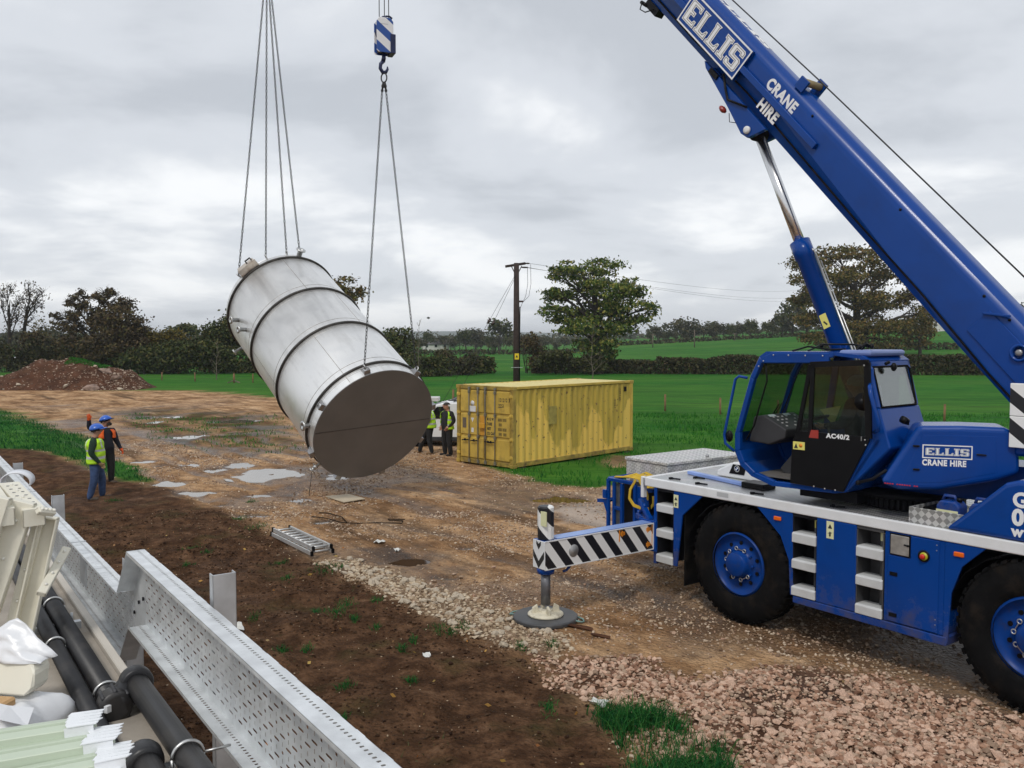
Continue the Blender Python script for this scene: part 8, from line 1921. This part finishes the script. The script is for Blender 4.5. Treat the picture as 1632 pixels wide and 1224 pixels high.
# splice between the two levels
rz0 = TP(0, 0, 2.612); sp_ = thing("cable_tray_splice", "sloped splice piece joining the upper and lower cable trays", "tray splice", rz0)
mb = MB()
def SPp(s_, n_, z): return TP(s_, n_, z) - rz0
mb.prism([SPp(0.0, 0.104, 2.61), SPp(0.32, 0.104, 2.285), SPp(0.32, 0.104, 1.835), SPp(0.0, 0.104, 2.142)], TN * 0.003)
for z0, z1 in ((2.612, 2.287), (2.142, 1.835)): mb.prism([SPp(0, 0, z0), SPp(0.32, 0, z1), SPp(0.32, 0.105, z1), SPp(0, 0.105, z0)], (0, 0, 0.003))
mb.build("plate", TRAYM, sp_)
mb = MB()
for s_, z_ in ((0.03, 2.5), (0.03, 2.3), (0.29, 2.15), (0.29, 1.95), (0.15, 2.25)): mb.lathe([(0.012, 0), (0.012, 0.008)], SPp(s_, 0.10, z_), -TN, 8)
for k in range(6): mb.lathe([(0.010, 0), (0.010, 0.002)], SPp(0.03 + 0.045 * k, 0.05, 2.59 - 0.0457 * k + 0.012), (0, 0, 1), 8)
mb.build("bolts", DARK, sp_)
# joint lines and clips on the lower tray
for s_ in (2.1, 5.2):
    mb = MB(); z_ = 2.285 - 0.012 * (s_ - 0.32); oo = TP(0.32, 0, 2.285)
    mb.box(TP(s_, 0.052, z_ + 0.004) - oo, (0.11, 0.014, 0.006), Matrix.Rotation(TH, 3, 'Z')); mb.box(TP(s_ + 0.1, 0.098, z_ - 0.2) - oo, (0.012, 0.24, 0.34), Matrix.Rotation(TH, 3, 'Z')); mb.build("joint_plate", GALV, t1)
# channel posts
for i, (s_, zt) in enumerate(((7.69, 2.25), (4.13, 2.335), (0.72, 2.40), (-1.36, 2.75))):
    pp_ = TP(s_, 0.182, 0); t = thing("channel_post", ["galvanised channel post farthest along the tray, at the left edge", "galvanised channel post behind the cream channels", "galvanised channel post at the step between the trays", "tall galvanised channel post rising above the near tray", "galvanised channel post beneath the frame edge"][i], "post", pp_, TH, "galvanised posts carrying the cable trays")
    mb = MB(); w_, d_, th_ = 0.115, 0.055, 0.006
    mb.span((-w_ / 2, 0, 0), (w_ / 2, th_, zt)); mb.span((-w_ / 2, 0, 0), (-w_ / 2 + th_, d_, zt)); mb.span((w_ / 2 - th_, 0, 0), (w_ / 2, d_, zt)); mb.build("channel", GALV, t, 0.002)
    mb = MB(); mb.box((0, 0.05, 0.0), (0.3, 0.3, 0.02)); mb.build("foot_plate", GALV, t)
    mb = MB()
    for z_ in (zt - 0.25, zt - 0.42): mb.lathe([(0.014, 0), (0.014, 0.012)], (0.0, 0.0, z_), (0, -1, 0), 6, smooth=False)
    mb.build("bolts", STEELB, t)
# pipes
PIPEM = mat("black_polythene_pipe", (0.018, 0.018, 0.020), 0.42, 0, 0.2, 6, 0.06, 50, 0.5, (0.10, 0.085, 0.07), 0.35, 3)
def pipe(label, a, b_, r_, clips):
    o0 = TP(*a); t = thing("pipe", label, "pipe", o0, 0, "black pipes on the platform")
    q = TP(*b_) - o0; mb = MB(); mb.tube([Vector((0, 0, 0)), q * 0.5, q], r_, 24); mb.build("tube", PIPEM, t)
    d = q.normalized()
    for c_ in clips:
        c = d * c_; n_ = TN; mb = MB(); mb.tube([c + n_ * math.cos(t_) * (r_ + 0.008) + Vector((0, 0, 1)) * math.sin(t_) * (r_ + 0.008) for t_ in [math.pi * k / 14 for k in range(15)]] , 0.008, 6)
        for sg in (-1, 1): mb.tube([c + n_ * sg * (r_ + 0.008), c + n_ * sg * (r_ + 0.008) - Vector((0, 0, r_ + 0.02))], 0.008, 6)
        if c_ == clips[0]: mb.tube([c + n_ * (r_ + 0.008), c + n_ * (r_ + 0.12)], 0.006, 5)
        mb.build("pipe_clip", STEELB, t)
    return t
pa = pipe("long black pipe ending at the coupling, nearer the kerb", (-1.12, -0.295, 2.133), (9.5, -0.33, 2.133), 0.052, (0.14, 1.9, 4.2))
pb = pipe("second black pipe lying left of the coupled pipe", (-2.6, -0.395, 2.125), (9.5, -0.425, 2.125), 0.044, (2.55, 5.0))
pcp = pipe("black pipe running from the coupling out of the frame", (-1.08, -0.180, 2.20), (-4.2, -0.175, 2.20), 0.054, (0.95,))
cq = TP(-1.12, -0.28, 2.2); cp_ = thing("pipe_coupling", "chunky black bolted coupling between the two pipe runs", "coupling", cq)
mb = MB(); mb.lathe([(0.05, -0.045), (0.074, -0.045), (0.08, -0.03), (0.08, 0.02), (0.074, 0.04), (0.05, 0.04)], TP(-1.08, -0.180, 2.20) - cq, TD, 28); mb.build("collar", PIPEM, cp_, 0.004)
mb = MB(); mb.lathe([(0.05, -0.05), (0.074, -0.05), (0.078, -0.03), (0.078, 0.03), (0.074, 0.05), (0.05, 0.05)], TP(-1.16, -0.295, 2.14) - cq, TD, 28); mb.tube([TP(-1.04, -0.180, 2.20) - cq, TP(-1.08, -0.22, 2.18) - cq, TP(-1.14, -0.27, 2.15) - cq, TP(-1.19, -0.295, 2.14) - cq], 0.06, 18); mb.build("elbow", PIPEM, cp_)
mb = MB()
for k in range(8):
    a_ = 2 * math.pi * k / 8; mb.lathe([(0.010, -0.055), (0.010, 0.055)], TP(-1.15, -0.295 + 0.076 * math.cos(a_), 2.14 + 0.076 * math.sin(a_)) - cq, TD, 8)
mb.build("bolts", CHARC, cp_)
mb = MB(); mb.box(TP(-1.22, -0.335, 2.15) - cq, (0.026, 0.02, 0.032), Matrix.Rotation(TH + 0.6, 3, 'Z')); mb.build("pale_label", LETW, cp_)
cq = gp(230, 1212, 2.16); cp_ = thing("pipe_coupling", "black pipe collar at the bottom edge beside the green strips", "coupling", cq)
mb = MB(); mb.lathe([(0.05, -0.05), (0.070, -0.05), (0.076, -0.03), (0.076, 0.03), (0.070, 0.05), (0.05, 0.05)], (0, 0, 0), TD + Vector((0.1, 0, 0.05)), 26); mb.tube([(0, 0, 0), TD * -0.9], 0.054, 20); mb.tube([(0, 0, 0), TD * 0.06 - TN * 0.1 - Vector((0, 0, 0.03))], 0.055, 16); mb.build("collar", PIPEM, cp_)
for s_ in (0.4, 2.3, -1.9):
    q = TP(s_, -0.35, DECKZ); mb = MB(); mb.box((0, 0, 0.022), (0.30, 0.05, 0.044), Matrix.Rotation(TH, 3, 'Z')); mb.tube([TN * 0.1 + Vector((0, 0, 0.04)), TN * 0.1 + Vector((0, 0, 0.1))], 0.009, 6); mb.tube([TN * -0.12 + Vector((0, 0, 0.04)), TN * -0.12 + Vector((0, 0, 0.08))], 0.009, 6); o_ = mb.build("pipe_bearer", GALV); o_.location = q; props(o_, {0.4: "short galvanised bearer under the black pipes before the coupling", 2.3: "galvanised bearer under the black pipes behind the cream channels", -1.9: "galvanised bearer under the pipes nearest the bottom edge"}[s_], "bearer", "bearers under the pipes")
# cream channels leaning against each other
CREAM = mat("cream_moulding", (0.74, 0.71, 0.60), 0.5, 0, 0.05, 3, 0.03, 20, 0.5, (0.45, 0.40, 0.30), 0.4, 1.6)
def channel(label, a, b_, w, d, up, holes=0, inner=True):
    a, b_ = Vector(a), Vector(b_); t = thing("cream_channel", label, "channel", a, 0, "cream channels stacked on the platform")
    z = (b_ - a); L_ = z.length; z.normalize(); x = Vector(up); x = (x - z * x.dot(z)).normalized(); y = z.cross(x)
    if inner and y.dot(Vector((0, 0, CAM_H)) - a) < 0: x, y = -x, -y
    f = lambda p, q, r_: z * p + x * q + y * r_
    mb = MB(lambda p: f(*p)); th_ = 0.012
    mb.span((0, -w / 2, -th_ / 2), (L_, w / 2, th_ / 2)); mb.span((0, -w / 2, 0), (L_, -w / 2 + th_, -d)); mb.span((0, w / 2 - th_, 0), (L_, w / 2, -d)); mb.span((0, -w / 2, 0), (th_, w / 2, -d)); mb.span((L_ - th_, -w / 2, 0), (L_, w / 2, -d)); mb.build("section", CREAM, t, 0.004)
    mb = MB(lambda p: f(*p))
    for k in range(4): mb.ball((L_ * (0.12 + 0.24 * k), 0.0, 0.008), 0.011, 6)
    mb.build("screw_caps", mat("pale_screw_cap", (0.75, 0.73, 0.66), 0.4) if "pale_screw_cap" not in MATS else MATS["pale_screw_cap"], t)
    if holes:
        mb = MB(lambda p: f(*p))
        for k in range(holes): mb.box((-0.002, -w * 0.32 + w * 0.64 * k / max(1, holes - 1), -d * 0.3), (0.006, 0.012, 0.016)); mb.box((-0.002, -w * 0.32 + w * 0.64 * k / max(1, holes - 1), -d * 0.68), (0.006, 0.012, 0.016))
        mb.build("screw_holes", BLACKP, t)
    return t
view = lambda p: (Vector((0, 0, CAM_H)) - p).normalized()
def yx(a, b_): 
    # sideways direction across the face that looks at the platform's middle
    z = (b_ - a).normalized(); return z.cross(Vector((0.35, -0.9, 0.35))).normalized()
for lab, p0, p1, Y0, Y1, w, d, hl in (
    ("cream channel leaning at the right of the stack, its face towards the trays", (80, 822), (32, 1040), 5.2, 5.1, 0.108, 0.07, 0),
    ("second cream channel from the right, with a thin dark gap beside it", (60, 834), (8, 1036), 5.15, 5.05, 0.06, 0.07, 0),
    ("broad cream channel in the middle of the leaning stack", (36, 800), (-38, 1020), 5.05, 4.95, 0.125, 0.08, 0),
    ("cream channel at the far left of the leaning stack", (-4, 792), (-70, 1000), 4.95, 4.85, 0.125, 0.08, 0)):
    a, b_ = at(*p0, Y0), at(*p1, Y1); b_ = a + (b_ - a) * ((a.z - DECKZ) / (a.z - b_.z)); channel(lab, a, b_, w, d, yx(a, b_), 0, w != 0.108)
for lab, p0, p1, Y0, Y1, w, d, up in (
    ("cream box section with rows of screw holes on top of the leaning stack", (14, 770), (54, 812), 5.7, 5.05, 0.12, 0.10, (1, 0.4, 0)),
    ("cream box section at the left edge above the leaning stack", (-26, 766), (4, 812), 5.6, 4.95, 0.125, 0.10, (1, 0.4, 0))):
    a, b_ = at(*p0, Y0), at(*p1, Y1); t = channel(lab, a, b_, w, d, up)
    z = (b_ - a); mb = MB(); x = Vector(up); x = (x - z.normalized() * x.dot(z.normalized())).normalized(); y = z.normalized().cross(x)
    if y.z < 0: y = -y
    for k in range(6):
        for s_ in (-0.2, 0.2): mb.box(z * (0.15 + 0.13 * k) + x * s_ * w + y * 0.008, (0.014, 0.014, 0.004))
    mb.build("screw_holes", STEEL, t)
a, b_ = at(107, 872, 5.35), at(66, 945, 5.0); channel("short cream offcut propped against the tray web", a, b_, 0.05, 0.03, yx(a, b_))
a, b_ = at(88, 815, 5.1), at(62, 812, 5.0); channel("cream end cap lying on the stack's right corner", a, b_, 0.04, 0.03, (0, 1, 0.2))
# white strapping roll
rq = at(28, 766, 6.2); mb = MB(); n = 26
for r_, w_ in ((0.10, 0.05),):
    vs = []
    for k in range(n): 
        t = math.pi * (-0.15 + 1.25 * k / (n - 1)); c = Vector((math.cos(t) * r_, 0, math.sin(t) * r_ * 0.7)); vs += [c + Vector((0, -w_, 0)), c + Vector((0, w_, 0))]
    mb.add(vs, [(2 * k, 2 * k + 1, 2 * k + 3, 2 * k + 2) for k in range(n - 1)], 0, True)
o_ = mb.build("plastic_band", mat("white_plastic_band", (0.70, 0.72, 0.76), 0.35)); o_.modifiers.new("t", 'SOLIDIFY').thickness = 0.008; o_.location = rq; o_.rotation_euler = (0.1, 0, R(12)); props(o_, "white plastic band looped over the tray edge at the left", "band")
# wrapped bundle at the left
WRAP = mat("white_plastic_wrap", (0.74, 0.75, 0.77), 0.3, 0, 0.05, 3, 0.2, 8)
wq = gp(2, 1165, DECKZ)
wb_ = thing("wrapped_bundle", "bundle half unwrapped from white plastic at the lower left", "bundle", wq, R(-8))
mb = MB(); N_ = 26; vs = []
for j in range(N_):
    for i in range(N_):
        u, v = i / (N_ - 1) - 0.5, j / (N_ - 1) - 0.5
        x_, y_ = u * 0.50, v * 0.52
        ed = max(abs(u), abs(v)) * 2
        z_ = 0.13 * (1 - ed ** 5) + 0.11 * abs(fbm(np.array([x_ * 1.0 + 3]), np.array([y_ + 1.0]), 0.16, 4, 4)[0] - 0.5) - 0.01
        vs.append((x_ - 0.02, y_, z_))
mb.add(vs, [(j * N_ + i, j * N_ + i + 1, (j + 1) * N_ + i + 1, (j + 1) * N_ + i) for j in range(N_ - 1) for i in range(N_ - 1)], 0, True); o_ = mb.build("plastic_sheet", WRAP, wb_); o_.modifiers.new("t", 'SOLIDIFY').thickness = 0.004
mb = MB(); mb.span((-0.34, -0.20, 0.13), (0.10, -0.02, 0.18)); mb.build("timber_piece", mat("varnished_timber", (0.50, 0.30, 0.13), 0.5, 0, 0.25, 3), wb_, 0.01)
mb = MB(); mb.prism([(-0.4, 0.06, 0.15), (0.09, 0.04, 0.15), (0.12, 0.06, 0.18), (0.12, 0.07, 0.25), (0.09, 0.1, 0.29), (-0.4, 0.12, 0.29)], (0, 0.12, 0)); mb.build("cream_block", CREAM, wb_, 0.01)
mb = MB(); vs = []; M_ = 14
for j in range(M_):
    for i in range(M_):
        u, v = i / (M_ - 1), j / (M_ - 1); top = 1 - abs(u - 0.52) * 1.9
        x_ = -0.30 + 0.45 * u + 0.02 * math.sin(v * 5 + u * 3); z_ = 0.285 + 0.19 * v * max(0.05, top); y_ = 0.10 + 0.07 * v + 0.10 * (fbm(np.array([u * 2.0]), np.array([v * 2.0 + 5]), 0.6, 3, 9)[0] - 0.5)
        vs.append((x_, y_, z_))
mb.add(vs, [(j * M_ + i, j * M_ + i + 1, (j + 1) * M_ + i + 1, (j + 1) * M_ + i) for j in range(M_ - 1) for i in range(M_ - 1)], 0, True); o_ = mb.build("folded_sheet", WRAP, wb_); o_.modifiers.new("t", 'SOLIDIFY').thickness = 0.003
mb = MB(); mb.add([(0.12, -0.10, 0.17), (0.02, -0.16, 0.22), (0.16, -0.22, 0.16), (0.24, -0.14, 0.10), (0.20, -0.04, 0.14)], [(0, 1, 2), (0, 2, 3), (0, 3, 4)]); mb.build("torn_flap", WRAP, wb_)
# pale green strips with taped ends
GREENS = mat("pale_green_profile", (0.50, 0.57, 0.45), 0.45, 0, 0.05, 3, 0.03, 20)
TAPE = mat("white_tape", (0.78, 0.80, 0.82), 0.4, 0, 0.05, 6, 0.2, 20)
strips_ = [("pale green profile strip farthest from the bottom edge, taped at its end", (148, 1148), (-60, 1198), 2.85, 2.75), ("second pale green profile strip, its taped end set back", (178, 1172), (-60, 1238), 2.78, 2.66), ("third pale green profile strip with a ragged taped end", (196, 1200), (-60, 1282), 2.70, 2.56), ("nearest pale green profile strip at the very bottom edge", (180, 1236), (-60, 1322), 2.62, 2.48)]
for lab, p0, p1, Y0, Y1 in strips_:
    a, b_ = at(*p0, Y0), at(*p1, Y1); b_.z = a.z + (b_.z - a.z) * 0.35; t = thing("profile_strip", lab, "strip", a, 0, "pale green strips at the lower left")
    z = b_ - a; L_ = z.length; z.normalize(); x = z.cross(Vector((0, 0, 1))).normalized(); y = x.cross(z)
    if y.z < 0: y = -y
    if x.y < 0: x = -x
    f = lambda p: z * p[0] + x * p[1] + y * p[2]
    mb = MB(f); mb.prism([(0, -0.055, -0.05), (0, -0.05, 0.0), (0, -0.012, 0.006), (0, 0.0, -0.022), (0, 0.012, 0.006), (0, 0.05, 0.0), (0, 0.055, -0.05)], (L_, 0, 0)); mb.build("profile", GREENS, t, 0.002)
    mb = MB(f)
    for k in range(5):
        y0 = -0.06 + k * 0.024; e_ = random.uniform(-0.026, -0.016); mb.prism([(0.075 + random.uniform(-0.01, 0.01), y0, 0.009), (e_, y0, 0.010), (e_ - random.uniform(0, 0.012), y0 + 0.022, 0.008), (0.075, y0 + 0.025, 0.009)], (0, 0, 0.003))
    mb.span((0.075, -0.058, -0.05), (-0.012, -0.0555, 0.008)); mb.build("tape", TAPE, t)
# loose boards under the stack, dark bag
mb = MB(xT); mb.span((-0.6, -0.95, DECKZ + 0.003), (1.5, -0.66, DECKZ + 0.03)); o_ = mb.build("weathered_board", mat("grey_board", (0.28, 0.23, 0.18), 0.8, 0, 0.3, 4)); props(o_, "weathered board lying under the leaning cream channels", "board")

# ================================================================== AIR
bm_h = MB(); bm_h.span((-5600, -450, -2.0), (5600, 5600, 46.0))
HZ = bpy.data.materials.new("damp_air"); HZ.use_nodes = True
hn, hl = HZ.node_tree.nodes, HZ.node_tree.links; hn.remove(hn["Principled BSDF"])
pv = hn.new("ShaderNodeVolumePrincipled"); pv.inputs["Color"].default_value = (0.86, 0.90, 0.95, 1); pv.inputs["Density"].default_value = 0.00024
hl.new(pv.outputs[0], hn["Material Output"].inputs["Volume"])
o_ = bm_h.build("haze", HZ, kind="stuff"); o_["label"] = "thin damp haze over the fields"
